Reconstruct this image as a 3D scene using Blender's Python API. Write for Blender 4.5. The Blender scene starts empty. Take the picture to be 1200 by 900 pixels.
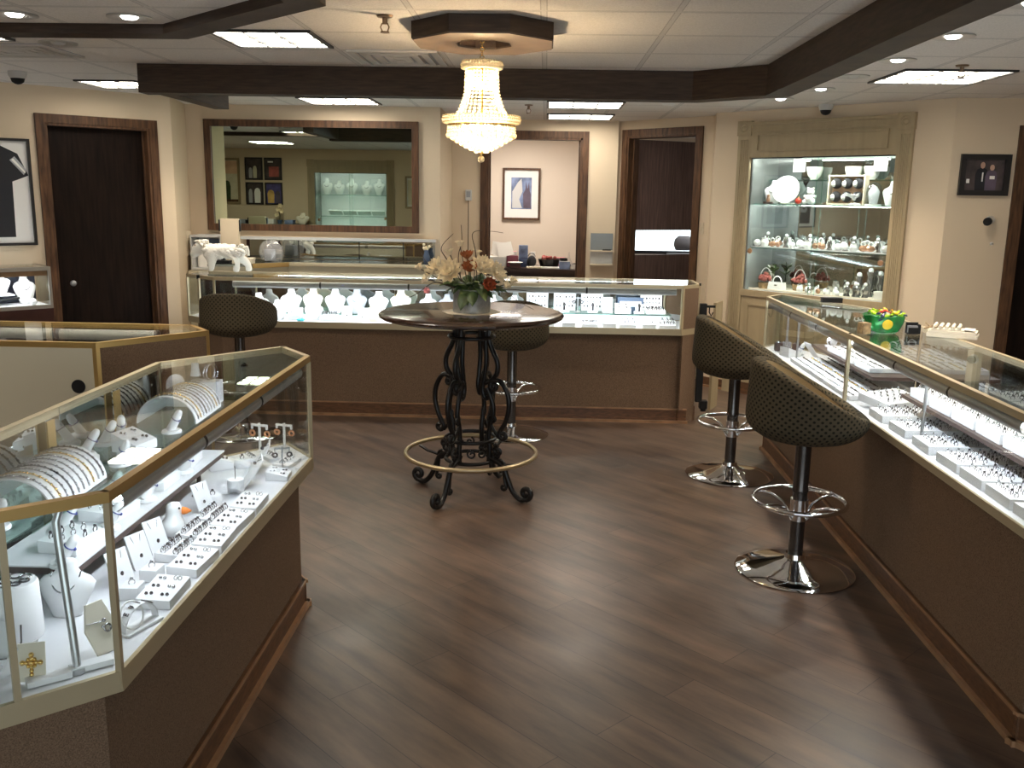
import bpy, bmesh, math, random
from mathutils import Vector, Matrix, Euler
random.seed(7)
SC = bpy.context.scene
COL = SC.collection
PI = math.pi
def R(d): return math.radians(d)

# ------------------------------------------------------------------ materials
MATS = {}
def newmat(name):
    m = bpy.data.materials.new(name); m.use_nodes = True
    nt = m.node_tree; nt.nodes.clear()
    out = nt.nodes.new('ShaderNodeOutputMaterial')
    MATS[name] = m
    return m, nt, out
def N(nt, t, **kw):
    n = nt.nodes.new(t)
    for k, v in kw.items(): setattr(n, k, v)
    return n
def pbr(name, col, rough=0.5, metal=0.0, noise=0.0, nscale=30.0, bump=0.0, bscale=60.0, spec=0.5, coat=0.0, stretch=None, trans=0.0, sub=0.0, col2=None):
    m, nt, out = newmat(name)
    b = N(nt, 'ShaderNodeBsdfPrincipled')
    b.inputs['Roughness'].default_value = rough
    b.inputs['Metallic'].default_value = metal
    b.inputs['Specular IOR Level'].default_value = spec
    b.inputs['Coat Weight'].default_value = coat
    b.inputs['Transmission Weight'].default_value = trans
    c = (*col, 1)
    b.inputs['Base Color'].default_value = c
    tc = None
    if noise > 0 or bump > 0:
        tc = N(nt, 'ShaderNodeTexCoord'); mp = N(nt, 'ShaderNodeMapping')
        if stretch: mp.inputs['Scale'].default_value = stretch
        nt.links.new(tc.outputs['Object'], mp.inputs['Vector'])
    if noise > 0:
        nz = N(nt, 'ShaderNodeTexNoise'); nz.inputs['Scale'].default_value = nscale; nz.inputs['Detail'].default_value = 4
        nt.links.new(mp.outputs['Vector'], nz.inputs['Vector'])
        rp = N(nt, 'ShaderNodeValToRGB')
        lo = tuple(max(0, x*(1-noise)) for x in col) if col2 is None else col
        hi = tuple(min(1, x*(1+noise)) for x in col) if col2 is None else col2
        rp.color_ramp.elements[0].position = 0.3; rp.color_ramp.elements[0].color = (*lo, 1)
        rp.color_ramp.elements[1].position = 0.7; rp.color_ramp.elements[1].color = (*hi, 1)
        nt.links.new(nz.outputs['Fac'], rp.inputs['Fac'])
        nt.links.new(rp.outputs['Color'], b.inputs['Base Color'])
    if bump > 0:
        nb = N(nt, 'ShaderNodeTexNoise'); nb.inputs['Scale'].default_value = bscale; nb.inputs['Detail'].default_value = 3
        nt.links.new(mp.outputs['Vector'], nb.inputs['Vector'])
        bp = N(nt, 'ShaderNodeBump'); bp.inputs['Strength'].default_value = bump; bp.inputs['Distance'].default_value = 0.004
        nt.links.new(nb.outputs['Fac'], bp.inputs['Height'])
        nt.links.new(bp.outputs['Normal'], b.inputs['Normal'])
    nt.links.new(b.outputs['BSDF'], out.inputs['Surface'])
    return m
def emis(name, col, s):
    m, nt, out = newmat(name)
    e = N(nt, 'ShaderNodeEmission'); e.inputs['Color'].default_value = (*col, 1); e.inputs['Strength'].default_value = s
    nt.links.new(e.outputs['Emission'], out.inputs['Surface'])
    return m
def pane(name, tint=(0.97, 0.99, 0.98), ior=1.5, rough=0.0):
    m, nt, out = newmat(name)
    t = N(nt, 'ShaderNodeBsdfTransparent'); t.inputs['Color'].default_value = (*tint, 1)
    g = N(nt, 'ShaderNodeBsdfGlossy'); g.inputs['Roughness'].default_value = rough
    f = N(nt, 'ShaderNodeFresnel'); f.inputs['IOR'].default_value = ior
    mx = N(nt, 'ShaderNodeMixShader')
    # a thin pane reflects alike on both of its faces
    ge = N(nt, 'ShaderNodeNewGeometry'); mi = N(nt, 'ShaderNodeMapRange')
    mi.inputs['To Min'].default_value = ior; mi.inputs['To Max'].default_value = 1.0/ior
    nt.links.new(ge.outputs['Backfacing'], mi.inputs['Value']); nt.links.new(mi.outputs['Result'], f.inputs['IOR'])
    nt.links.new(f.outputs['Fac'], mx.inputs['Fac'])
    nt.links.new(t.outputs['BSDF'], mx.inputs[1]); nt.links.new(g.outputs['BSDF'], mx.inputs[2])
    nt.links.new(mx.outputs['Shader'], out.inputs['Surface'])
    return m

pbr('paint', (0.66, 0.535, 0.385), 0.75, noise=0.03, nscale=2.0, bump=0.06, bscale=220)
pbr('office_paint', (0.66, 0.57, 0.47), 0.8, noise=0.02, nscale=2)
pbr('wood_dark', (0.085, 0.040, 0.019), 0.5, noise=0.55, nscale=9, stretch=(6, 6, 0.7), spec=0.3)
pbr('beam_wood', (0.042, 0.025, 0.016), 0.62, spec=0.3, noise=0.35, nscale=9, stretch=(1, 1, 9))
pbr('door_black', (0.009, 0.0042, 0.0025), 0.6, spec=0.12, noise=0.6, nscale=7, stretch=(7, 7, 0.5))
pbr('door_brown', (0.13, 0.080, 0.066), 0.55, spec=0.3, noise=0.3, nscale=8, stretch=(9, 9, 0.5))
pbr('cove_wood', (0.115, 0.052, 0.023), 0.42, noise=0.35, nscale=12, stretch=(2, 2, 8))
pbr('shoe_wood', (0.30, 0.165, 0.085), 0.4, noise=0.25, nscale=12)
pbr('carpet', (0.178, 0.116, 0.076), 0.95, noise=0.38, nscale=330, bump=0.4, bscale=420, spec=0.1)
pbr('cream_laminate', (0.60, 0.54, 0.40), 0.45)
pbr('gold_metal', (0.56, 0.37, 0.14), 0.34, 0.8)
pbr('champagne_metal', (0.52, 0.435, 0.285), 0.4, 0.5)
pbr('silver_frame', (0.62, 0.60, 0.56), 0.32, 0.8)
pbr('chrome', (0.82, 0.82, 0.83), 0.06, 1.0)
pbr('grey_column', (0.13, 0.12, 0.115), 0.22, 0.9)
pbr('steel_tube', (0.55, 0.56, 0.58), 0.28, 0.85)
pbr('louver_grey', (0.16, 0.155, 0.14), 0.6)
pbr('tube_housing', (0.42, 0.42, 0.42), 0.4, 0.3)
pbr('black_plastic', (0.010, 0.010, 0.011), 0.6, spec=0.25)
pbr('black_iron', (0.010, 0.0085, 0.008), 0.33, 0.35, bump=0.15, bscale=40)
pbr('brass_ring', (0.42, 0.33, 0.20), 0.36, 0.85)
pbr('table_wood', (0.030, 0.015, 0.009), 0.2, noise=0.3, nscale=7, stretch=(1, 9, 1), coat=0.35)
pbr('white_leather', (0.84, 0.84, 0.86), 0.6)
pbr('cream_leather', (0.80, 0.74, 0.62), 0.6)
pbr('grey_leather', (0.30, 0.31, 0.34), 0.6)
pbr('white_deck', (0.72, 0.72, 0.75), 0.5)
pbr('counter_top', (0.22, 0.23, 0.20), 0.25)
pbr('dark_deck', (0.02, 0.025, 0.045), 0.4)
pbr('tier_edge', (0.06, 0.035, 0.03), 0.5)
pbr('jewel_silver', (0.45, 0.45, 0.47), 0.18, 1.0)
pbr('jewel_dark', (0.10, 0.09, 0.10), 0.25, 0.8)
pbr('jewel_gold', (0.80, 0.56, 0.20), 0.2, 1.0)
pbr('jewel_rose', (0.72, 0.36, 0.20), 0.3, 0.8)
pbr('jewel_blue', (0.05, 0.07, 0.28), 0.2, 0.3)
pbr('galvanized', (0.36, 0.37, 0.36), 0.45, 0.65, noise=0.25, nscale=30)
pbr('petal_cream', (0.86, 0.74, 0.52), 0.65, noise=0.12, nscale=40)
pbr('petal_red', (0.30, 0.065, 0.02), 0.7, noise=0.4, nscale=60)
pbr('petal_orange', (0.34, 0.105, 0.03), 0.7, noise=0.3, nscale=60)
pbr('petal_pink', (0.80, 0.35, 0.38), 0.7)
pbr('leaf_green', (0.035, 0.065, 0.02), 0.5, noise=0.4, nscale=30)
pbr('leaf_pale', (0.085, 0.125, 0.035), 0.55, noise=0.3, nscale=30)
pbr('twig', (0.075, 0.05, 0.032), 0.7, noise=0.3, nscale=40)
pbr('paper', (0.86, 0.84, 0.80), 0.7)
pbr('paper_warm', (0.75, 0.66, 0.52), 0.7)
pbr('mat_board', (0.80, 0.78, 0.75), 0.8)
pbr('frame_black', (0.012, 0.011, 0.012), 0.35)
pbr('cloth_black', (0.018, 0.018, 0.022), 0.85)
pbr('cloth_grey', (0.40, 0.40, 0.42), 0.85)
pbr('skin', (0.52, 0.32, 0.23), 0.6)
pbr('photo_dark', (0.055, 0.04, 0.04), 0.5, noise=0.7, nscale=9)
pbr('photo_blue', (0.17, 0.22, 0.36), 0.6, noise=0.6, nscale=9)
pbr('photo_purple', (0.10, 0.075, 0.11), 0.6, noise=0.4, nscale=6)
pbr('photo_peach', (0.72, 0.46, 0.30), 0.6, noise=0.2, nscale=6)
pbr('photo_red', (0.42, 0.10, 0.08), 0.6, noise=0.3, nscale=12)
pbr('photo_indigo', (0.07, 0.06, 0.22), 0.6, noise=0.3, nscale=12)
pbr('photo_yellow', (0.62, 0.40, 0.12), 0.6, noise=0.3, nscale=12)
pbr('photo_cream', (0.62, 0.57, 0.42), 0.6, noise=0.1, nscale=8)
pbr('gold_frame', (0.30, 0.23, 0.13), 0.45, 0.3)
pbr('pine_frame', (0.37, 0.29, 0.175), 0.55, noise=0.08, nscale=6, stretch=(4, 4, 0.6))
pbr('plaster_white', (0.86, 0.83, 0.76), 0.6, bump=0.7, bscale=120)
pbr('porcelain', (0.86, 0.87, 0.88), 0.15, coat=0.3)
pbr('dark_wood_desk', (0.035, 0.017, 0.012), 0.35, noise=0.3, nscale=8)
pbr('red_brown', (0.055, 0.018, 0.014), 0.4, noise=0.3, nscale=10)
pbr('maroon', (0.16, 0.03, 0.05), 0.6)
pbr('box_blue', (0.08, 0.12, 0.2), 0.5)
pbr('pale_grey', (0.55, 0.55, 0.54), 0.5)
pbr('white_plastic', (0.82, 0.81, 0.78), 0.4)
pbr('ivory_plastic', (0.62, 0.52, 0.38), 0.5)
pbr('green_foil', (0.01, 0.17, 0.035), 0.22, 0.3, noise=0.6, nscale=25, bump=0.4, bscale=40)
pbr('lime', (0.38, 0.62, 0.02), 0.4, noise=0.4, nscale=60)
pbr('yellow_wrap', (0.75, 0.56, 0.03), 0.35)
pbr('navy_wrap', (0.045, 0.06, 0.12), 0.25, 0.3)
pbr('red_wrap', (0.6, 0.05, 0.03), 0.35)
pbr('box_wood', (0.42, 0.24, 0.11), 0.5, noise=0.3, nscale=20)
pbr('cork', (0.30, 0.20, 0.10), 0.6, noise=0.5, nscale=50)
pbr('orange', (0.85, 0.22, 0.02), 0.4)
pbr('teal', (0.05, 0.45, 0.55), 0.3)
pbr('red_flower', (0.24, 0.06, 0.05), 0.7, noise=0.5, nscale=80, bump=1.0, bscale=90)
pbr('camera_white', (0.50, 0.49, 0.47), 0.5)
pbr('sprinkler_brass', (0.22, 0.15, 0.10), 0.35, 0.9)
pbr('downlight_ring', (0.55, 0.53, 0.50), 0.35, 0.4)
pbr('vent_metal', (0.55, 0.52, 0.49), 0.5)
pbr('seat_inner', (0.30, 0.22, 0.12), 0.9, bump=0.3, bscale=300, spec=0.1)
pbr('crystal_dark', (0.35, 0.34, 0.33), 0.08, 0.8)
pbr('crystal_amber', (0.45, 0.25, 0.16), 0.12, 0.4)
pbr('mirror', (0.60, 0.70, 0.60), 0.0, 1.0)
pbr('mirror_grey', (0.55, 0.57, 0.56), 0.02, 1.0)
pbr('medallion_face', (0.15, 0.105, 0.075), 0.5, noise=0.2, nscale=8)
pane('glass'); pane('glass_green', (0.80, 0.93, 0.89)); pane('plastic_clear', (0.93, 0.94, 0.95), 1.45, 0.05); pane('glass_smoke', (0.75, 0.78, 0.78))
emis('lamp_white', (1.0, 0.97, 0.92), 14.0)
emis('bulb_warm', (1.0, 0.74, 0.42), 120.0)
emis('tube_glow', (0.86, 0.93, 1.0), 20.0)
emis('blue_led', (0.1, 0.15, 1.0), 6.0)
emis('cab_glow', (0.90, 1.0, 0.88), 1.6)
pbr('smoked_panel', (0.16, 0.17, 0.165), 0.2)
emis('diffuser_glow', (1.0, 0.93, 0.80), 14.0)

def make_bag():
    m, nt, out = newmat('bag_plastic'); L = nt.links.new
    t = N(nt, 'ShaderNodeBsdfTransparent'); d = N(nt, 'ShaderNodeBsdfDiffuse'); d.inputs['Color'].default_value = (0.8, 0.8, 0.8, 1)
    g = N(nt, 'ShaderNodeBsdfGlossy'); g.inputs['Roughness'].default_value = 0.15
    a = N(nt, 'ShaderNodeMixShader'); a.inputs['Fac'].default_value = 0.40; b = N(nt, 'ShaderNodeMixShader'); b.inputs['Fac'].default_value = 0.68
    L(d.outputs[0], a.inputs[1]); L(g.outputs[0], a.inputs[2]); L(a.outputs[0], b.inputs[1]); L(t.outputs[0], b.inputs[2]); L(b.outputs[0], out.inputs['Surface'])
make_bag()
def make_crystal():
    m, nt, out = newmat('crystal')
    t = N(nt, 'ShaderNodeBsdfTranslucent'); t.inputs['Color'].default_value = (0.95, 0.90, 0.76, 1)
    d = N(nt, 'ShaderNodeBsdfDiffuse'); d.inputs['Color'].default_value = (0.92, 0.86, 0.70, 1)
    g = N(nt, 'ShaderNodeBsdfGlossy'); g.inputs['Roughness'].default_value = 0.05
    tr = N(nt, 'ShaderNodeBsdfTransparent'); tr.inputs['Color'].default_value = (1, 0.97, 0.9, 1)
    m1 = N(nt, 'ShaderNodeMixShader'); m1.inputs['Fac'].default_value = 0.3
    m2 = N(nt, 'ShaderNodeMixShader'); m2.inputs['Fac'].default_value = 0.22
    m3 = N(nt, 'ShaderNodeMixShader'); m3.inputs['Fac'].default_value = 0.25
    L = nt.links.new
    L(t.outputs[0], m1.inputs[1]); L(d.outputs[0], m1.inputs[2])
    L(m1.outputs[0], m2.inputs[1]); L(g.outputs[0], m2.inputs[2])
    L(m2.outputs[0], m3.inputs[1]); L(tr.outputs[0], m3.inputs[2])
    L(m3.outputs[0], out.inputs['Surface'])
make_crystal()

def make_floor():
    m, nt, out = newmat('floor_planks')
    L = nt.links.new
    tc = N(nt, 'ShaderNodeTexCoord'); mp = N(nt, 'ShaderNodeMapping')
    mp.inputs['Rotation'].default_value = (0, 0, R(45)); mp.inputs['Location'].default_value = (0.13, 0.05, 0)
    L(tc.outputs['Object'], mp.inputs['Vector'])
    br = N(nt, 'ShaderNodeTexBrick'); br.offset = 0.37; br.offset_frequency = 2
    br.inputs['Scale'].default_value = 1.0
    br.inputs['Brick Width'].default_value = 1.12; br.inputs['Row Height'].default_value = 0.165
    br.inputs['Mortar Size'].default_value = 0.0016; br.inputs['Mortar Smooth'].default_value = 0.4
    br.inputs['Color1'].default_value = (0.078, 0.053, 0.040, 1); br.inputs['Color2'].default_value = (0.108, 0.074, 0.056, 1)
    br.inputs['Mortar'].default_value = (0.022, 0.013, 0.010, 1)
    L(mp.outputs['Vector'], br.inputs['Vector'])
    mp2 = N(nt, 'ShaderNodeMapping'); mp2.inputs['Scale'].default_value = (1.3, 7.5, 1)
    L(mp.outputs['Vector'], mp2.inputs['Vector'])
    nz = N(nt, 'ShaderNodeTexNoise'); nz.inputs['Scale'].default_value = 1.7; nz.inputs['Detail'].default_value = 6; nz.inputs['Roughness'].default_value = 0.6
    L(mp2.outputs['Vector'], nz.inputs['Vector'])
    rp = N(nt, 'ShaderNodeValToRGB')
    rp.color_ramp.elements[0].position = 0.3; rp.color_ramp.elements[0].color = (0.48, 0.46, 0.47, 1)
    rp.color_ramp.elements[1].position = 0.72; rp.color_ramp.elements[1].color = (1.65, 1.52, 1.35, 1)
    L(nz.outputs['Fac'], rp.inputs['Fac'])
    mx = N(nt, 'ShaderNodeMixRGB', blend_type='MULTIPLY'); mx.inputs['Fac'].default_value = 1.0
    L(br.outputs['Color'], mx.inputs['Color1']); L(rp.outputs['Color'], mx.inputs['Color2'])
    b = N(nt, 'ShaderNodeBsdfPrincipled')
    L(mx.outputs['Color'], b.inputs['Base Color'])
    n2 = N(nt, 'ShaderNodeTexNoise'); n2.inputs['Scale'].default_value = 3.0; n2.inputs['Detail'].default_value = 3
    L(mp.outputs['Vector'], n2.inputs['Vector'])
    mr = N(nt, 'ShaderNodeMapRange'); mr.inputs['To Min'].default_value = 0.24; mr.inputs['To Max'].default_value = 0.46
    L(n2.outputs['Fac'], mr.inputs['Value']); L(mr.outputs['Result'], b.inputs['Roughness'])
    b.inputs['Specular IOR Level'].default_value = 0.6
    bp = N(nt, 'ShaderNodeBump'); bp.inputs['Strength'].default_value = 0.12; bp.inputs['Distance'].default_value = 0.003
    L(nz.outputs['Fac'], bp.inputs['Height']); L(bp.outputs['Normal'], b.inputs['Normal'])
    L(b.outputs['BSDF'], out.inputs['Surface'])
make_floor()

def make_ceiling():
    m, nt, out = newmat('ceiling_tiles')
    L = nt.links.new
    tc = N(nt, 'ShaderNodeTexCoord'); sp = N(nt, 'ShaderNodeSeparateXYZ')
    L(tc.outputs['Object'], sp.inputs['Vector'])
    def edge(o, off, size):
        a = N(nt, 'ShaderNodeMath', operation='ADD'); a.inputs[1].default_value = off; L(sp.outputs[o], a.inputs[0])
        d = N(nt, 'ShaderNodeMath', operation='DIVIDE'); d.inputs[1].default_value = size; L(a.outputs[0], d.inputs[0])
        f = N(nt, 'ShaderNodeMath', operation='FRACT'); L(d.outputs[0], f.inputs[0])
        s = N(nt, 'ShaderNodeMath', operation='SUBTRACT'); s.inputs[1].default_value = 0.5; L(f.outputs[0], s.inputs[0])
        ab = N(nt, 'ShaderNodeMath', operation='ABSOLUTE'); L(s.outputs[0], ab.inputs[0])
        return ab
    ex = edge('X', 10.2 + 0.0245, 0.51); ey = edge('Y', 10.4 - 3.735, 0.52)
    mxm = N(nt, 'ShaderNodeMath', operation='MAXIMUM'); L(ex.outputs[0], mxm.inputs[0]); L(ey.outputs[0], mxm.inputs[1])
    rp = N(nt, 'ShaderNodeValToRGB')
    e = rp.color_ramp.elements
    e[0].position = 0.0; e[0].color = (0.78, 0.75, 0.72, 1)
    e[1].position = 0.472; e[1].color = (0.78, 0.75, 0.72, 1)
    x = e.new(0.476); x.color = (0.34, 0.32, 0.31, 1)
    x = e.new(0.482); x.color = (0.68, 0.66, 0.64, 1)
    x = e.new(0.5); x.color = (0.66, 0.64, 0.62, 1)
    L(mxm.outputs[0], rp.inputs['Fac'])
    nz = N(nt, 'ShaderNodeTexNoise'); nz.inputs['Scale'].default_value = 160; nz.inputs['Detail'].default_value = 4
    L(tc.outputs['Object'], nz.inputs['Vector'])
    r2 = N(nt, 'ShaderNodeValToRGB'); r2.color_ramp.elements[0].position = 0.35; r2.color_ramp.elements[0].color = (0.86, 0.86, 0.86, 1)
    r2.color_ramp.elements[1].position = 0.6; r2.color_ramp.elements[1].color = (1, 1, 1, 1)
    L(nz.outputs['Fac'], r2.inputs['Fac'])
    mu = N(nt, 'ShaderNodeMixRGB', blend_type='MULTIPLY'); mu.inputs['Fac'].default_value = 1
    L(rp.outputs['Color'], mu.inputs['Color1']); L(r2.outputs['Color'], mu.inputs['Color2'])
    b = N(nt, 'ShaderNodeBsdfPrincipled'); b.inputs['Roughness'].default_value = 0.9; b.inputs['Specular IOR Level'].default_value = 0.15
    L(mu.outputs['Color'], b.inputs['Base Color'])
    L(b.outputs['BSDF'], out.inputs['Surface'])
make_ceiling()

def make_dots():
    m, nt, out = newmat('dot_fabric')
    L = nt.links.new
    tc = N(nt, 'ShaderNodeTexCoord'); mp = N(nt, 'ShaderNodeMapping'); mp.inputs['Scale'].default_value = (1, 1, 1); mp.inputs['Rotation'].default_value = (0, 0, R(45))
    L(tc.outputs['UV'], mp.inputs['Vector'])
    vo = N(nt, 'ShaderNodeTexVoronoi'); vo.inputs['Scale'].default_value = 47.0; vo.inputs['Randomness'].default_value = 0.0
    L(mp.outputs['Vector'], vo.inputs['Vector'])
    rp = N(nt, 'ShaderNodeValToRGB'); rp.color_ramp.interpolation = 'LINEAR'
    rp.color_ramp.elements[0].position = 0.22; rp.color_ramp.elements[0].color = (0.016, 0.015, 0.011, 1)
    rp.color_ramp.elements[1].position = 0.31; rp.color_ramp.elements[1].color = (0.076, 0.060, 0.037, 1)
    L(vo.outputs['Distance'], rp.inputs['Fac'])
    b = N(nt, 'ShaderNodeBsdfPrincipled'); b.inputs['Roughness'].default_value = 0.9; b.inputs['Specular IOR Level'].default_value = 0.15
    L(rp.outputs['Color'], b.inputs['Base Color'])
    L(b.outputs['BSDF'], out.inputs['Surface'])
make_dots()

# ------------------------------------------------------------------ mesh builder
ORG = {}
class MB:
    def __init__(s): s.bm = bmesh.new(); s.uv = None
    def box(s, x0, x1, y0, y1, z0, z1, bev=0.0):
        v = [s.bm.verts.new(p) for p in ((x0,y0,z0),(x1,y0,z0),(x1,y1,z0),(x0,y1,z0),(x0,y0,z1),(x1,y0,z1),(x1,y1,z1),(x0,y1,z1))]
        f = [s.bm.faces.new([v[i] for i in q]) for q in ((0,3,2,1),(4,5,6,7),(0,1,5,4),(1,2,6,5),(2,3,7,6),(3,0,4,7))]
        if bev > 0:
            ed = set(); [ed.update(x.edges) for x in f]
            bmesh.ops.bevel(s.bm, geom=list(ed), offset=bev, segments=2, affect='EDGES', profile=0.7)
        return s
    def cbox(s, c, d, M=None, bev=0.0):
        t = MB(); t.box(-d[0]/2, d[0]/2, -d[1]/2, d[1]/2, -d[2]/2, d[2]/2, bev)
        M = (M or Matrix.Identity(3)).to_4x4(); M.translation = Vector(c)
        s.add(t, M); return s
    def add(s, o, M=None):
        me = bpy.data.meshes.new('tmp'); o.bm.to_mesh(me); o.bm.free()
        if M is not None: me.transform(M)
        s.bm.from_mesh(me); bpy.data.meshes.remove(me); return s
    def prism(s, pts, z0, z1):
        b = [s.bm.verts.new((p[0], p[1], z0)) for p in pts]; t = [s.bm.verts.new((p[0], p[1], z1)) for p in pts]
        n = len(pts)
        s.bm.faces.new(b[::-1]); s.bm.faces.new(t)
        for i in range(n): s.bm.faces.new((b[i], b[(i+1) % n], t[(i+1) % n], t[i]))
        return s
    def lathe(s, prof, c=(0, 0, 0), n=32, closed=False, axis=None):
        rings = []
        for r, z in prof:
            if r < 1e-6: rings.append([s.bm.verts.new((c[0], c[1], c[2]+z))])
            else: rings.append([s.bm.verts.new((c[0]+r*math.cos(2*PI*i/n), c[1]+r*math.sin(2*PI*i/n), c[2]+z)) for i in range(n)])
        seq = list(zip(rings, rings[1:]))
        if closed: seq.append((rings[-1], rings[0]))
        for a, b in seq:
            for i in range(n):
                j = (i+1) % n
                if len(a) == 1 and len(b) == 1: continue
                if len(a) == 1: s.bm.faces.new((a[0], b[j], b[i]))
                elif len(b) == 1: s.bm.faces.new((a[i], a[j], b[0]))
                else: s.bm.faces.new((a[i], a[j], b[j], b[i]))
        return s
    def cyl(s, c, r, z0, z1, n=24, r2=None):
        r2 = r if r2 is None else r2
        return s.lathe([(0, z0), (r, z0), (r2, z1), (0, z1)], (c[0], c[1], 0), n)
    def ball(s, c, r, n=12, m=8, sc=(1, 1, 1)):
        t = MB(); t.lathe([(max(0, math.sin(PI*i/m)), -math.cos(PI*i/m)) for i in range(m+1)], n=n)
        s.add(t, Matrix.Translation(Vector(c)) @ Matrix.Diagonal((r*sc[0], r*sc[1], r*sc[2], 1))); return s
    def tube(s, pts, rad, n=8, closed=False, flat=None):
        pts = [Vector(p) for p in pts]; m = len(pts)
        rr = rad if isinstance(rad, (list, tuple)) else [rad]*m
        rings = []; up = None
        for i, p in enumerate(pts):
            if closed: t = pts[(i+1) % m] - pts[i-1]
            else: t = pts[min(i+1, m-1)] - pts[max(i-1, 0)]
            t = t.normalized() if t.length > 1e-9 else Vector((0, 0, 1))
            if up is None:
                up = Vector((0, 0, 1)) if abs(t.z) < 0.9 else Vector((1, 0, 0))
            a = t.cross(up)
            if a.length < 1e-6: a = t.orthogonal()
            a.normalize(); b = a.cross(t).normalized(); up = b
            f = flat or 1.0
            rings.append([s.bm.verts.new(p + a*rr[i]*math.cos(2*PI*k/n)*f + b*rr[i]*math.sin(2*PI*k/n)) for k in range(n)])
        for i in range(m if closed else m-1):
            A, B = rings[i], rings[(i+1) % m]
            for k in range(n): s.bm.faces.new((A[k], A[(k+1) % n], B[(k+1) % n], B[k]))
        if not closed:
            s.bm.faces.new(rings[0][::-1]); s.bm.faces.new(rings[-1])
        return s
    def torus(s, c, Rr, r, n=32, k=8, M=None, sc=(1, 1, 1)):
        t = MB(); t.tube([(Rr*math.cos(2*PI*i/n)*sc[0], Rr*math.sin(2*PI*i/n)*sc[1], 0) for i in range(n)], r, k, closed=True)
        T = Matrix.Translation(Vector(c)) @ ((M or Matrix.Identity(3)).to_4x4())
        s.add(t, T); return s
    def sheet(s, rows, thick=None):
        g = [[s.bm.verts.new(p) for p in r] for r in rows]
        fs = []
        for i in range(len(g)-1):
            for j in range(len(g[0])-1): fs.append(s.bm.faces.new((g[i][j], g[i][j+1], g[i+1][j+1], g[i+1][j])))
        if thick:
            s.bm.normal_update()
            bmesh.ops.solidify(s.bm, geom=fs, thickness=thick)
        return s
    def loft(s, secs, cap=True):
        g = [[s.bm.verts.new(p) for p in r] for r in secs]; n = len(g[0])
        for a, b in zip(g, g[1:]):
            for i in range(n): s.bm.faces.new((a[i], a[(i+1) % n], b[(i+1) % n], b[i]))
        if cap: s.bm.faces.new(g[0][::-1]); s.bm.faces.new(g[-1])
        return s
    def build(s, name, mat, parent=None, smooth=None, sub=0):
        bm = s.bm
        bmesh.ops.recalc_face_normals(bm, faces=bm.faces)
        o0 = ORG.get(parent.name, Vector()) if parent is not None else Vector()
        if o0.length > 0: bmesh.ops.translate(bm, verts=bm.verts, vec=-o0)
        me = bpy.data.meshes.new(name); bm.to_mesh(me); bm.free()
        me.materials.append(MATS[mat])
        if smooth is not None:
            for p in me.polygons: p.use_smooth = True
            if smooth < 180:
                me.update()
                bm2 = bmesh.new(); bm2.from_mesh(me)
                for e in bm2.edges:
                    if len(e.link_faces) == 2 and e.calc_face_angle(0) > R(smooth): e.smooth = False
                bm2.to_mesh(me); bm2.free()
        o = bpy.data.objects.new(name, me); COL.objects.link(o)
        if parent is not None: o.parent = parent
        ORG[o.name] = o0
        if sub:
            md = o.modifiers.new('s', 'SUBSURF'); md.levels = sub; md.render_levels = sub
        return o
def tag(o, label, cat, group=None, kind=None):
    o['label'] = label; o['category'] = cat
    if group: o['group'] = group
    if kind: o['kind'] = kind
    return o
def thing(name, label, cat, loc=(0, 0, 0), rz=0.0, group=None):
    o = bpy.data.objects.new(name, None); COL.objects.link(o); o.empty_display_size = 0.05
    o.location = loc; o.rotation_euler = (0, 0, rz); ORG[o.name] = Vector(loc)
    return tag(o, label, cat, group)
def proto(name): # authored at the origin
    o = bpy.data.objects.new(name, None); COL.objects.link(o); o.empty_display_size = 0.05; ORG[o.name] = Vector()
    return o
def struct(name, mb, mat, parent=None, smooth=None):
    o = mb.build(name, mat, parent, smooth)
    if parent is None: o['kind'] = 'structure'
    return o
USED = set()
def copy_tree(o, parent=None):
    c = o.copy(); COL.objects.link(c)
    if parent is not None: c.parent = parent
    for ch in list(o.children): copy_tree(ch, c)
    return c
def put(p, label, cat, loc, rz=0.0, group=None, sc=None, rot=None):
    """first use moves the first-built one, later uses copy it and its parts"""
    if p.name not in USED: USED.add(p.name); o = p
    else: o = copy_tree(p)
    o.location = loc; o.rotation_euler = rot if rot else (0, 0, rz)
    o.scale = (sc, sc, sc) if isinstance(sc, (int, float)) else (sc or (1, 1, 1))
    if 'group' in o and not group: del o['group']
    return tag(o, label, cat, group)
ORD = ['first', 'second', 'third', 'fourth', 'fifth', 'sixth', 'seventh', 'eighth', 'ninth', 'tenth', 'eleventh', 'twelfth', 'thirteenth', 'fourteenth', 'fifteenth', 'sixteenth', 'seventeenth', 'eighteenth', 'nineteenth', 'twentieth', 'twenty-first', 'twenty-second', 'twenty-third', 'twenty-fourth']
def RZ(a): return Matrix.Rotation(a, 3, 'Z')
def edge_box(mb, a, b, n, off0, off1, z0, z1, trim0=0.0, trim1=0.0):
    """a slab along the line a-b, from off0 to off1 along the normal n"""
    a = Vector((*a, 0)); b = Vector((*b, 0)); u = (b-a).normalized(); a = a+u*trim0; b = b-u*trim1
    n = Vector((*n, 0))
    p = [a+n*off0, b+n*off0, b+n*off1, a+n*off1]
    return mb.prism([(q.x, q.y) for q in p], z0, z1)
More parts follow.
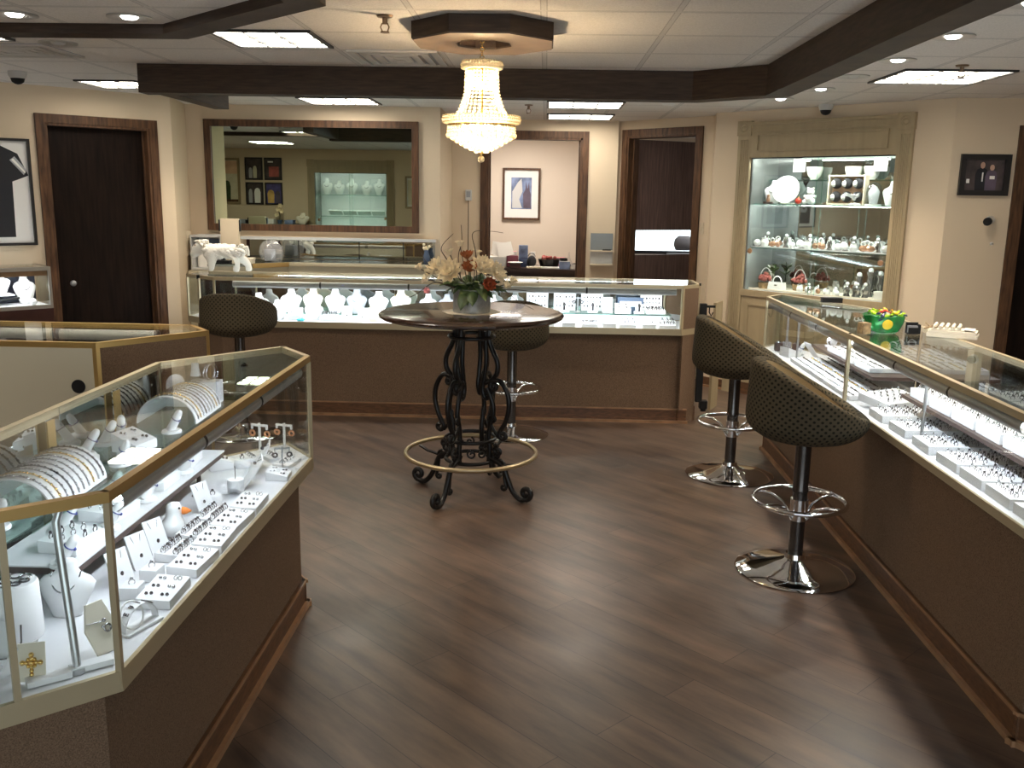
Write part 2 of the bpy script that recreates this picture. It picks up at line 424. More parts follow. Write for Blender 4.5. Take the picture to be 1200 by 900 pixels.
def inset(poly, d):
    """moves every edge of a counter-clockwise polygon inward by d"""
    n = len(poly); out = []
    dd = d if isinstance(d, (list, tuple)) else [d]*n
    L = []
    for i in range(n):
        a, b = Vector(poly[i]), Vector(poly[(i+1) % n]); u = (b-a).normalized(); nn = Vector((-u.y, u.x))
        L.append((a+nn*dd[i], u))
    for i in range(n):
        (p, u), (q, v) = L[i-1], L[i]
        den = u.x*v.y-u.y*v.x
        if abs(den) < 1e-6: out.append((q.x, q.y)); continue
        t = ((q.x-p.x)*v.y-(q.y-p.y)*v.x)/den
        out.append((p.x+u.x*t, p.y+u.y*t))
    return out
# ------------------------------------------------------------------ the room
C = 2.29
SQ = math.sqrt(0.5)
fl = MB(); fl.box(-7, 5, -3.2, 13, -0.1, 0); struct('floor', fl, 'floor_planks')
ce = MB(); ce.box(-7, 5, -3.2, 13, C, C+0.1); struct('ceiling', ce, 'ceiling_tiles')

def wall(name, a, b, t=0.14, z0=0.0, z1=C, holes=(), mat='paint', side=1):
    """wall whose room face runs from a to b; thickness goes to the side away from the room; holes = (s0, s1, z0, z1) along a-b"""
    a2, b2 = Vector(a), Vector(b); u = (b2-a2); Ln = u.length; u.normalize(); n = Vector((u.y, -u.x))*side
    mb = MB()
    def seg(s0, s1, zz0, zz1):
        if s1-s0 < 1e-4 or zz1-zz0 < 1e-4: return
        p, q = a2+u*s0, a2+u*s1
        mb.prism([tuple(p), tuple(q), tuple(q+n*t), tuple(p+n*t)], zz0, zz1)
    s = 0.0
    for h in sorted(holes):
        seg(s, h[0], z0, z1); seg(h[0], h[1], z0, h[2]); seg(h[0], h[1], h[3], z1); s = h[1]
    seg(s, Ln, z0, z1)
    return struct(name, mb, mat)
def cove(name, a, b, side=1, h=0.085):
    u = (Vector(b)-Vector(a)).normalized(); n = (-u.y*side, u.x*side)
    mb = MB(); edge_box(mb, a, b, n, 0.0, 0.012, 0, h); o = struct(name, mb, 'cove_wood')
    m2 = MB(); edge_box(m2, a, b, n, 0.012, 0.024, 0, 0.018); m2.build('shoe_moulding', 'shoe_wood', o)

# direction bookkeeping: with side=1 the thickness lies to the right of a->b
LW0, LW1 = (-5.5, 4.5), (-2.85, 7.15)
def sL(x): return (x-LW0[0])/SQ   # distance along the left wall for a given x
DX0, DX1 = -3.49, -2.974
wall('wall_left', LW0, LW1, side=-1, holes=[(sL(DX0), sL(DX1), 0, 2.045)])
wall('wall_left_return', LW1, (-2.98, 7.80), side=-1)
wall('wall_back', (-2.98, 7.75), (-0.873, 7.75), side=-1)
wall('wall_recess', (-0.873, 7.75), (-0.891, 8.9), side=-1)
wall('wall_doorway', (-0.891, 8.9), (0.66, 8.9), side=-1, holes=[(0.329, 1.219, 0, 2.13)])
def sD(x): return (x-0.64)/SQ
wall('wall_dutch_door', (0.64, 9.0), (1.42, 8.22), side=-1, holes=[(sD(0.75), sD(1.305), 0, 2.15)])
wall('wall_jog', (1.42, 8.22), (1.39, 7.96), side=-1, t=0.06)
def sC(x): return (x-1.39)/SQ
wall('wall_cabinet', (1.39, 7.96), (2.756, 6.594), side=-1, holes=[(sC(1.60), sC(2.53), 0.02, 2.17)])
wall('wall_right', (2.756, 6.594), (4.0, 6.594), side=-1, holes=[(0.50, 1.10, 0, 2.05)])
wall('wall_right_side', (4.0, 6.594), (4.0, -1.7), side=-1)
wall('wall_front', (4.0, -1.6), (-1.9, -1.6), side=-1, holes=[(0.25, 5.6, 0.35, 2.15)])
wall('wall_entry_side', (-1.9, -1.6), (-1.9, -0.02), side=-1)
wall('wall_front_left', (-1.9, 0.0), (-5.5, 0.0), side=-1, holes=[(0.72, 1.98, 0.80, 2.02)])
wall('wall_left_side', (-5.5, 0.0), (-5.5, 4.5), side=-1)
# storefront window in the front wall
wf = MB()
for x0, x1 in ((-1.62, -1.55), (0.72, 0.78), (2.2, 2.26), (3.68, 3.75)): wf.box(x0, x1, -1.70, -1.64, 0.35, 2.15)
wf.box(-1.6, 3.75, -1.70, -1.64, 0.35, 0.41); wf.box(-1.6, 3.75, -1.70, -1.64, 2.09, 2.15)
w = struct('window_1', wf, 'frame_black')
g = MB(); g.box(-1.56, 3.70, -1.676, -1.668, 0.40, 2.10); g.build('window_pane', 'glass', w)
# back rooms: the office behind the doorway and the room behind the split door
wall('wall_office_back', (-1.6, 10.9), (0.75, 10.9), side=-1, mat='office_paint')
wall('wall_office_left', (-1.5, 9.05), (-1.5, 10.9), side=-1, mat='office_paint')
wall('wall_office_right', (0.75, 10.95), (0.66, 9.12), side=-1, mat='office_paint', t=0.05)
wall('wall_far_back', (0.8, 11.3), (4.2, 11.3), side=-1, mat='office_paint', holes=[(0.06, 1.12, 0.93, 1.9)])
wall('wall_far_right', (4.2, 11.3), (4.2, 6.7), side=-1, mat='office_paint')
wn = MB(); wn.box(0.85, 1.94, 11.32, 11.38, 0.92, 0.97); wn.box(0.85, 1.94, 11.32, 11.38, 1.86, 1.91); wn.box(0.85, 0.90, 11.32, 11.38, 0.95, 1.9); wn.box(1.89, 1.94, 11.32, 11.38, 0.95, 1.9)
w2 = struct('window_2', wn, 'frame_black')
g = MB(); g.box(0.89, 1.90, 11.346, 11.352, 0.96, 1.87); g.build('window_pane', 'glass', w2)

def door_frame(name, a, b, h, n, tw=0.06, depth=0.14):
    """casing round an opening a-b; n points into the room"""
    mb = MB(); A, B = Vector(a), Vector(b); u = (B-A).normalized()
    for p, d in ((A, -1), (B, 1)):
        q = p+u*tw*d
        e = (p, q) if d > 0 else (q, p)
        edge_box(mb, tuple(e[0]), tuple(e[1]), n, 0, 0.02, 0, h+tw)
    edge_box(mb, tuple(A), tuple(B), n, 0, 0.02, h, h+tw)
    for p, d in ((A, 1), (B, -1)):
        q = p+u*0.018*d; e = (p, q) if d > 0 else (q, p)
        edge_box(mb, tuple(e[0]), tuple(e[1]), n, -depth, 0.012, 0, h)
    edge_box(mb, tuple(A), tuple(B), n, -depth, 0.012, h-0.018, h)
    for p, d in ((A, 1), (B, -1)):
        q = p+u*0.032*d; e = (p, q) if d > 0 else (q, p)
        edge_box(mb, tuple(e[0]), tuple(e[1]), n, -0.10, -0.05, 0, h)
    return struct(name, mb, 'wood_dark')
nL = (SQ, -SQ)
door_frame('trim_1', (DX0, 10+DX0), (DX1, 10+DX1), 2.045, nL)
d1 = MB(); edge_box(d1, (DX0+0.015, 10+DX0+0.015), (DX1-0.015, 10+DX1-0.015), nL, -0.10, -0.06, 0.005, 2.0445)
d1 = struct('door_1', d1, 'door_black')
k = MB(); k.ball((DX0+0.07+0.03, 10+DX0+0.07-0.03, 0.93), 0.022); k.cyl((DX0+0.085, 10+DX0+0.055), 0.01, 0.925, 0.935); k.build('door_knob', 'steel_tube', d1, 60)
door_frame('trim_2', (-0.562, 8.9), (0.328, 8.9), 2.13, (0, -1))
nD = (-SQ, -SQ)
door_frame('trim_3', (0.75, 8.89), (1.305, 8.335), 2.15, nD)
# split door: two leaves swung into the room behind
def leaf(name, z0, z1, knob=False):
    a = Vector((0.80, 8.98)); u = Vector((0.885, 0.465)).normalized(); b = a+u*0.735
    mb = MB(); edge_box(mb, tuple(a), tuple(b), (-u.y, u.x), -0.02, 0.02, z0, z1)
    o = struct(name, mb, 'door_brown')
    if knob:
        p = a+u*0.70; q = Vector((u.y, -u.x))
        m = MB(); m.ball((p.x+q.x*0.065, p.y+q.y*0.065, z1-0.10), 0.028); m.tube([(p.x+q.x*0.0, p.y+q.y*0.0, z1-0.10), (p.x+q.x*0.06, p.y+q.y*0.06, z1-0.10)], 0.011)
        m.build('door_knob', 'black_iron', o, 60)
    else:
        for zz in (1.95, 1.45):
            m = MB(); m.cyl((0.79, 8.955), 0.012, zz-0.05, zz+0.05, 10); m.build('hinge', 'steel_tube', o, 60)
    return o
leaf('door_2', 1.29, 2.13); leaf('door_3', 0.02, 1.055, True)
# dark door at the far right
nR = (0, -1)
door_frame('trim_4', (3.256, 6.594), (3.856, 6.594), 2.05, nR, tw=0.065)
d4 = MB(); d4.box(3.27, 3.84, 6.66, 6.70, 0.01, 2.03); struct('door_4', d4, 'door_black')
# skirtings
cove('baseboard_cabinet_wall', (1.39, 7.96), (1.555, 7.795), side=-1)
cove('baseboard_left', (-5.5, 4.5), (-3.56, 6.44), side=-1)
cove('baseboard_right', (2.76, 6.594), (3.18, 6.594), side=-1)

# dark ceiling beams
def beam(name, pts, z0=2.134, w=0.135, side=1):
    """pts: line of the room-side lower edge; the beam lies to the right of it (side=1) or left"""
    P = [Vector(p) for p in pts]; n = len(P); inner = []; outer = []
    for i in range(n):
        ds = []
        if i > 0: ds.append((P[i]-P[i-1]).normalized())
        if i < n-1: ds.append((P[i+1]-P[i]).normalized())
        ns = [Vector((d.y, -d.x))*side for d in ds]
        m = sum(ns, Vector((0, 0))).normalized(); k = w/max(0.3, m.dot(ns[0]))
        outer.append(P[i]+m*k)
    mb = MB()
    for i in range(n-1):
        mb.prism([tuple(P[i]), tuple(P[i+1]), tuple(outer[i+1]), tuple(outer[i])], z0, C+0.01)
    bmesh.ops.remove_doubles(mb.bm, verts=mb.bm.verts, dist=1e-5)
    return struct(name, mb, 'beam_wood')
beam('beam_main', [(-2.30, 5.33), (0.80, 5.40), (1.142, 5.10), (1.142, -0.4)], side=-1)
beam('beam_left', [(-4.4, 4.23), (-1.59, 4.23), (-0.80, 3.47), (-0.80, -0.4)], side=1, w=0.135, z0=2.25)
beam('beam_corner', [(-2.20, 5.462), (-2.20, 6.55)], side=-1, w=0.10, z0=2.15)

# wooden octagon on the ceiling above the chandelier
def octo(rx, ry, cx, cy): return [(cx+rx*math.cos(PI/8+i*PI/4)/math.cos(PI/8), cy+ry*math.sin(PI/8+i*PI/4)/math.cos(PI/8)) for i in range(8)]
t = thing('ceiling_medallion', 'dark wooden octagonal ceiling medallion above the crystal chandelier', 'ceiling medallion', (-0.275, 4.08, C))
mb = MB()
o1 = octo(0.29, 0.29, -0.275, 4.08); i1 = octo(0.105, 0.105, -0.275, 4.08)
for k in range(8):
    j = (k+1) % 8
    mb.prism([o1[k], o1[j], i1[j], i1[k]], 2.222, C-0.001)
bmesh.ops.remove_doubles(mb.bm, verts=mb.bm.verts, dist=1e-5)
mb.build('ring', 'beam_wood', t)
mb = MB()
o2 = octo(0.284, 0.284, -0.275, 4.08); i2 = octo(0.112, 0.112, -0.275, 4.08)
for k in range(8):
    j = (k+1) % 8
    mb.prism([o2[k], o2[j], i2[j], i2[k]], 2.217, 2.2225)
mb.build('face', 'medallion_face', t)

# ------------------------------------------------------------------ ceiling fixtures
def ceil_light(x0, x1, y0, y1, label):
    cx, cy = (x0+x1)/2, (y0+y1)/2
    t = thing('ceiling_light', label, 'ceiling light', (cx, cy, C), group='square ceiling lights')
    f = MB(); w = 0.018; zz0, zz1 = C-0.012, C-0.001
    f.box(x0, x1, y0, y0+w, zz0, zz1); f.box(x0, x1, y1-w, y1, zz0, zz1); f.box(x0, x0+w, y0+w, y1-w, zz0, zz1); f.box(x1-w, x1, y0+w, y1-w, zz0, zz1)
    f.build('frame', 'frame_black', t)
    d = MB(); d.box(x0+w, x1-w, y0+w, y1-w, C-0.006, C-0.002); d.build('diffuser', 'diffuser_glow', t)
    l = MB(); nx, ny = 3, 3
    for i in range(1, nx):
        x = x0+w+(x1-x0-2*w)*i/nx; l.box(x-0.004, x+0.004, y0+w, y1-w, C-0.014, C-0.0062)
    for i in range(1, ny):
        y = y0+w+(y1-y0-2*w)*i/ny; l.box(x0+w, x1-w, y-0.004, y+0.004, C-0.0138, C-0.0062)
    l.build('louver', 'louver_grey', t)
ceil_light(-1.50, -1.04, 4.20, 4.66, 'square ceiling light left of the octagonal medallion')
ceil_light(1.885, 2.48, 5.20, 5.79, 'square ceiling light over the right counter with sprinkler in front')
ceil_light(-0.01, 0.57, 7.10, 7.62, 'ceiling light behind the main beam, nearer of the two by the doorway')
ceil_light(-0.01, 0.57, 8.18, 8.70, 'ceiling light behind the main beam, farther of the two by the doorway')
ceil_light(-3.07, -2.66, 6.13, 6.56, 'square ceiling light by the dark left door')
ceil_light(-1.87, -1.31, 7.04, 7.55, 'square ceiling light in front of the big wall mirror')
ceil_light(-3.1, -2.53, 4.0, 4.53, 'square ceiling light at the left edge above the air vent')
DL = [(1.706, 4.193, 1, 'nearest of the row beside the right beam'), (1.732, 4.892, 1, 'second of the row beside the right beam'), (1.718, 5.528, 0, 'unlit, third of the row beside the right beam'),
      (1.72, 6.165, 1, 'fourth of the row beside the right beam'), (1.62, 6.78, 1, 'farthest of the row beside the right beam'), (1.687, 3.50, 1, 'at the right edge of the photo'),
      (-2.172, 3.948, 1, 'outer one inside the left beam corner'), (-1.714, 3.981, 1, 'inner one inside the left beam corner'), (-2.372, 4.62, 0, 'unlit, small, near the left air vent'), (-2.18, 6.75, 1, 'by the wall mirror behind the main beam')]
LIT = []
for x, y, lit, w in DL:
    if y < 4.0 and x < 0: y -= 0.05
    t = thing('downlight', 'round recessed ceiling downlight, ' + w, 'downlight', (x, y, C), group='recessed downlights')
    m = MB(); m.lathe([(0.036, -0.001), (0.088, -0.001), (0.090, -0.006), (0.080, -0.009), (0.060, -0.004), (0.036, -0.002)], (x, y, C), 28, closed=True); m.build('trim_ring', 'downlight_ring', t, 40)
    m = MB(); m.lathe([(0, -0.0015), (0.035, -0.0015), (0.026, -0.010), (0, -0.014)], (x, y, C), 24); m.build('bulb', 'lamp_white' if lit else 'pale_grey', t, 50)
    if lit: LIT.append((x, y))
def sprinkler(x, y, w):
    t = thing('fire_sprinkler', 'brass fire sprinkler hanging from the ceiling ' + w, 'fire sprinkler', (x, y, C), group='ceiling sprinklers')
    m = MB(); m.lathe([(0, -0.001), (0.034, -0.001), (0.030, -0.008), (0, -0.010)], (x, y, C), 20); m.build('escutcheon', 'sprinkler_brass', t, 50)
    m = MB(); m.cyl((x, y), 0.010, C-0.035, C-0.008, 12)
    m.tube([(x-0.010, y, C-0.03), (x-0.017, y, C-0.045), (x-0.010, y, C-0.062)], 0.003, 6); m.tube([(x+0.010, y, C-0.03), (x+0.017, y, C-0.045), (x+0.010, y, C-0.062)], 0.003, 6)
    m.build('body', 'sprinkler_brass', t, 50)
    m = MB(); m.cyl((x, y), 0.018, C-0.067, C-0.062, 16); m.build('deflector', 'sprinkler_brass', t)
sprinkler(-0.654, 3.85, 'left of the octagonal medallion'); sprinkler(2.117, 5.05, 'in front of the right square light'); sprinkler(-0.151, 7.45, 'beside the chandelier behind the main beam')
def vent(x0, x1, y0, y1, w):
    t = thing('ceiling_vent', 'square white metal ceiling air vent ' + w, 'air vent', ((x0+x1)/2, (y0+y1)/2, C), group='ceiling air vents')
    m = MB(); m.box(x0, x1, y0, y1, C-0.004, C-0.001); m.build('backing', 'grey_leather', t)
    for i in range(4):
        q = MB(); d = i*0.055; w_ = 0.035
        a0, a1, b0, b1 = x0+d, x1-d, y0+d, y1-d
        z0, z1 = C-0.012, C-0.004
        q.box(a0, a1, b0, b0+w_, z0, z1); q.box(a0, a1, b1-w_, b1, z0, z1); q.box(a0, a0+w_, b0+w_, b1-w_, z0, z1); q.box(a1-w_, a1, b0+w_, b1-w_, z0, z1)
        q.build('louver_ring', 'vent_metal', t)
    q = MB(); q.cbox(((x0+x1)/2, (y0+y1)/2, C-0.008), (0.06, 0.06, 0.01)); q.build('centre_plate', 'vent_metal', t)
vent(-1.0, -0.55, 4.74, 5.27, 'between the medallion and the main beam'); vent(-2.95, -2.47, 4.66, 5.08, 'at the left edge over the corner counter')
def dome(x, y, w):
    t = thing('security_camera', 'white dome security camera on the ceiling ' + w, 'security camera', (x, y, C), group='dome cameras')
    m = MB(); m.lathe([(0, -0.001), (0.052, -0.001), (0.052, -0.02), (0.042, -0.042), (0, -0.042)], (x, y, C), 24); m.build('housing', 'camera_white', t, 40)
    m = MB(); m.lathe([(0.040, -0.042), (0.034, -0.062), (0.018, -0.074), (0, -0.078)], (x, y, C), 24); m.build('dome', 'black_plastic', t, 80)
dome(2.04, 7.14, 'above the lit display cabinet'); dome(-3.22, 5.75, 'above the framed jersey')
t = thing('smoke_detector', 'small white round detector on the ceiling near the split door', 'detector', (0.90, 7.25, C))
m = MB(); m.lathe([(0, -0.001), (0.05, -0.001), (0.046, -0.012), (0, -0.014)], (0.90, 7.25, C), 24); m.build('body', 'white_plastic', t, 50)

# ------------------------------------------------------------------ things on the walls
def frame_on(name, label, cat, c, w, h, n, fw, fmat, layers, depth=0.025, group=None, tilt=0.0):
    """picture frame centred at c on a wall with room normal n; layers = list of (part, material, builder rects [(x0,x1,y0,y1)] in -0.5..0.5 picture units, z step)"""
    t = thing(name, label, cat, c, 0, group)
    n = Vector((*n, 0)).normalized(); u = Vector((-n.y, n.x, 0)); up = Vector((0, 0, 1))
    M = Matrix((u, up, n)).transposed().to_4x4(); M.translation = Vector(c)
    if tilt: M = M @ Matrix.Rotation(tilt, 4, 'Z')
    def B(rects, d0, d1):
        q = MB()
        for r in rects: q.box(r[0], r[1], r[2], r[3], d0, d1)
        out = MB(); out.add(q, M); return out
    W, H = w/2, h/2
    B([(-W, W, -H, -H+fw), (-W, W, H-fw, H), (-W, -W+fw, -H+fw, H-fw), (W-fw, W, -H+fw, H-fw)], 0.001, depth).build('frame', fmat, t)
    d = 0.003
    for part, mat, rects in layers:
        if callable(rects):
            q = MB(); rects(q); out = MB(); out.add(q, M @ Matrix.Translation((0, 0, d)) @ Matrix.Diagonal((w, h, 1, 1))); out.build(part, mat, t)
        else:
            B([(r[0]*w, r[1]*w, r[2]*h, r[3]*h) for r in rects], d, d+0.002).build(part, mat, t)
        d += 0.0022
    return t
def figure(px, w, h, base=-0.42):
    """flat printed silhouette of a standing person, in picture units"""
    def f(q):
        s = w
        pts = [(px-s*0.9, base), (px-s, base+h*0.55), (px-s*0.75, base+h*0.72), (px-s*0.25, base+h*0.78), (px+s*0.25, base+h*0.78), (px+s*0.75, base+h*0.72), (px+s, base+h*0.55), (px+s*0.9, base)]
        q.prism([p for p in pts], 0, 0.002)
    return f
def head(px, w, h, base=-0.42):
    def f(q):
        q.prism([(px+w*0.38*math.cos(a*PI/8), base+h*0.9+h*0.12*math.sin(a*PI/8)) for a in range(16)], 0, 0.002)
    return f
# jersey frame on the left wall
jc = (-3.80, 6.20, 1.567)
def jersey_body(q):
    q.prism([(0.30, -0.42), (0.31, 0.10), (0.42, 0.14), (0.47, 0.16), (0.38, 0.36), (0.20, 0.44), (0.07, 0.45), (0.03, 0.41), (-0.03, 0.41), (-0.07, 0.45), (-0.20, 0.44), (-0.38, 0.36), (-0.47, 0.16), (-0.42, 0.14), (-0.31, 0.10), (-0.30, -0.42)][::-1], 0, 0.004)
def sleeve(s, q):
    if 1:
        P = [(0.30*s, 0.30), (0.35*s, 0.335), (0.455*s, 0.21), (0.425*s, 0.165)]
        q.prism(P if s > 0 else P[::-1], 0, 0.003)
def stripe(s, q):
    if 1:
        P = [(0.315*s, 0.302), (0.335*s, 0.316), (0.443*s, 0.192), (0.436*s, 0.18)]
        q.prism(P if s > 0 else P[::-1], 0, 0.002)
def numeral(q):
    ou = [(-0.10, -0.20), (-0.13, -0.16), (-0.13, 0.14), (-0.10, 0.18), (0.10, 0.18), (0.13, 0.14), (0.13, -0.16), (0.10, -0.20)]
    inn = [(-0.04, -0.14), (-0.06, -0.12), (-0.06, 0.10), (-0.04, 0.12), (0.04, 0.12), (0.06, 0.10), (0.06, -0.12), (0.04, -0.14)]
    for k in range(8):
        j = (k+1) % 8; q.prism([ou[k], ou[j], inn[j], inn[k]], 0, 0.002)
def collar(q):
    for k in range(10):
        a0, a1 = PI+PI*k/10, PI+PI*(k+1)/10
        q.prism([(0.075*math.cos(a0), 0.46+0.07*math.sin(a0)), (0.05*math.cos(a0), 0.46+0.045*math.sin(a0)), (0.05*math.cos(a1), 0.46+0.045*math.sin(a1)), (0.075*math.cos(a1), 0.46+0.07*math.sin(a1))], 0, 0.003)
frame_on('framed_jersey', 'black sports jersey in a thin black frame left of the dark door', 'framed jersey', jc, 0.66, 0.72, nL, 0.018, 'frame_black',
         [('mat_board', 'mat_board', [(-0.48, 0.48, -0.48, 0.48)]), ('jersey', 'cloth_black', jersey_body), ('sleeve_band', 'cloth_grey', lambda q: sleeve(1, q)), ('sleeve_band', 'cloth_grey', lambda q: sleeve(-1, q)), ('sleeve_stripe', 'paper', lambda q: stripe(1, q)), ('sleeve_stripe', 'paper', lambda q: stripe(-1, q)), ('numeral', 'cloth_grey', numeral), ('collar', 'paper', collar)])
# big mirror on the back wall
t = thing('wall_mirror', 'large wood-framed wall mirror behind the back counter', 'mirror', (-1.93, 7.74, 1.28))
mx0, mx1, mz0, mz1 = -2.812, -1.048, 1.278, 2.172; fw = 0.055
m = MB(); m.box(mx0, mx1, 7.712, 7.748, mz1-fw, mz1); m.box(mx0, mx1, 7.712, 7.748, mz0, mz0+fw); m.box(mx0, mx0+fw, 7.712, 7.748, mz0+fw, mz1-fw); m.box(mx1-fw, mx1, 7.712, 7.748, mz0+fw, mz1-fw)
m.build('frame', 'wood_dark', t)
m = MB(); m.box(mx0+fw-0.003, mx1-fw+0.003, 7.732, 7.742, mz0+fw-0.003, mz1-fw+0.003); m.build('mirror_glass', 'mirror', t)
# office picture
oc = (-0.287, 10.885, 1.615)
def abst(q):
    q.prism([(-0.24, -0.27), (-0.24, 0.05), (-0.10, 0.22), (0.0, 0.30), (0.03, 0.05), (-0.06, -0.10), (0.02, -0.27)][::-1], 0, 0.002)
def abst2(q):
    q.prism([(0.06, -0.27), (0.04, 0.0), (0.10, 0.08), (0.12, 0.24), (0.16, 0.10), (0.20, 0.24), (0.22, 0.06), (0.25, 0.0), (0.25, -0.27)][::-1], 0, 0.002)
frame_on('framed_picture', 'dark-framed blue and grey art print on the office wall', 'picture', oc, 0.435, 0.585, (0, -1), 0.024, 'wood_dark',
         [('mat_board', 'mat_board', [(-0.47, 0.47, -0.47, 0.47)]), ('print', 'photo_blue', [(-0.27, 0.27, -0.29, 0.32)]), ('print_shape', 'pale_grey', abst), ('print_dark_shape', 'photo_purple', abst2)])
# framed photograph on the right wall
frame_on('framed_photo', 'black-framed dark photograph of two people in suits on the right wall', 'picture', (2.985, 6.588, 1.785), 0.335, 0.275, (0, -1), 0.035, 'frame_black',
         [('photograph', 'photo_dark', [(-0.41, 0.41, -0.39, 0.39)]), ('photo_figure', 'cloth_black', figure(-0.05, 0.13, 0.72, -0.39)), ('photo_second_figure', 'photo_purple', figure(0.14, 0.12, 0.66, -0.39)), ('photo_head', 'skin', head(-0.05, 0.12, 0.66, -0.36)), ('photo_head', 'skin', head(0.14, 0.12, 0.60, -0.36)),
          ('photo_shirt', 'paper', [(-0.055, -0.03, -0.16, 0.06)]), ('photo_card', 'paper', [(0.10, 0.20, -0.10, -0.02), (-0.36, -0.30, -0.2, -0.10)])])
# bullet camera and little switch below it
t = thing('wall_camera', 'small white bullet security camera on the right wall', 'security camera', (3.03, 6.59, 1.48))
m = MB(); m.tube([(3.045, 6.592, 1.482), (3.035, 6.54, 1.482)], 0.012, 10); m.tube([(3.06, 6.592, 1.482), (3.06, 6.585, 1.482)], 0.03, 14); m.build('bracket', 'white_plastic', t, 60)
m = MB(); m.tube([(3.06, 6.565, 1.486), (3.01, 6.50, 1.476)], 0.026, 14); m.build('body', 'white_plastic', t, 60)
m = MB(); m.tube([(3.0105, 6.5005, 1.476), (2.996, 6.482, 1.473)], 0.0275, 14); m.build('lens', 'black_plastic', t, 60)
t = thing('wall_button', 'tiny chrome button below the bullet camera', 'button', (3.09, 6.59, 1.32))
m = MB(); m.tube([(3.092, 6.593, 1.322), (3.092, 6.583, 1.322)], 0.011, 12); m.build('plate', 'white_plastic', t, 60)
m = MB(); m.tube([(3.092, 6.583, 1.322), (3.092, 6.575, 1.322)], 0.006, 10); m.build('cap', 'chrome', t, 60)
# switch beside the split door
def plate(name, label, cat, c, w, h, n, mat='ivory_plastic'):
    t = thing(name, label, cat, c)
    n3 = Vector((*n, 0)).normalized(); u = Vector((-n3.y, n3.x, 0)); M = Matrix((u, Vector((0, 0, 1)), n3)).transposed().to_4x4(); M.translation = Vector(c)
    q = MB(); q.box(-w/2, w/2, -h/2, h/2, 0.001, 0.006, 0.001); o = MB(); o.add(q, M); o.build('plate', mat, t)
    q = MB(); q.box(-w*0.15, w*0.15, -h*0.15, h*0.15, 0.006, 0.012); o = MB(); o.add(q, M); o.build('toggle', mat, t)
plate('light_switch', 'beige light switch on the wall right of the split door', 'light switch', (1.37+0.0, 8.27, 1.34), 0.04, 0.10, (-SQ, -SQ))
# small intercom box on a rod in the recess left of the doorway
t = thing('wall_phone', 'small grey intercom box with hanging cord left of the office doorway', 'intercom', (-0.735, 8.89, 1.55))
m = MB(); m.box(-0.763, -0.703, 8.862, 8.899, 1.545, 1.645, 0.006); m.build('housing', 'pale_grey', t)
m = MB(); m.box(-0.752, -0.714, 8.856, 8.862, 1.575, 1.63); m.build('speaker_grille', 'grey_leather', t)
m = MB(); m.tube([(-0.733, 8.872, 1.545), (-0.733, 8.872, 1.35), (-0.735, 8.873, 1.1), (-0.74, 8.873, 0.95)], 0.004, 6); m.build('cord', 'black_plastic', t, 60)
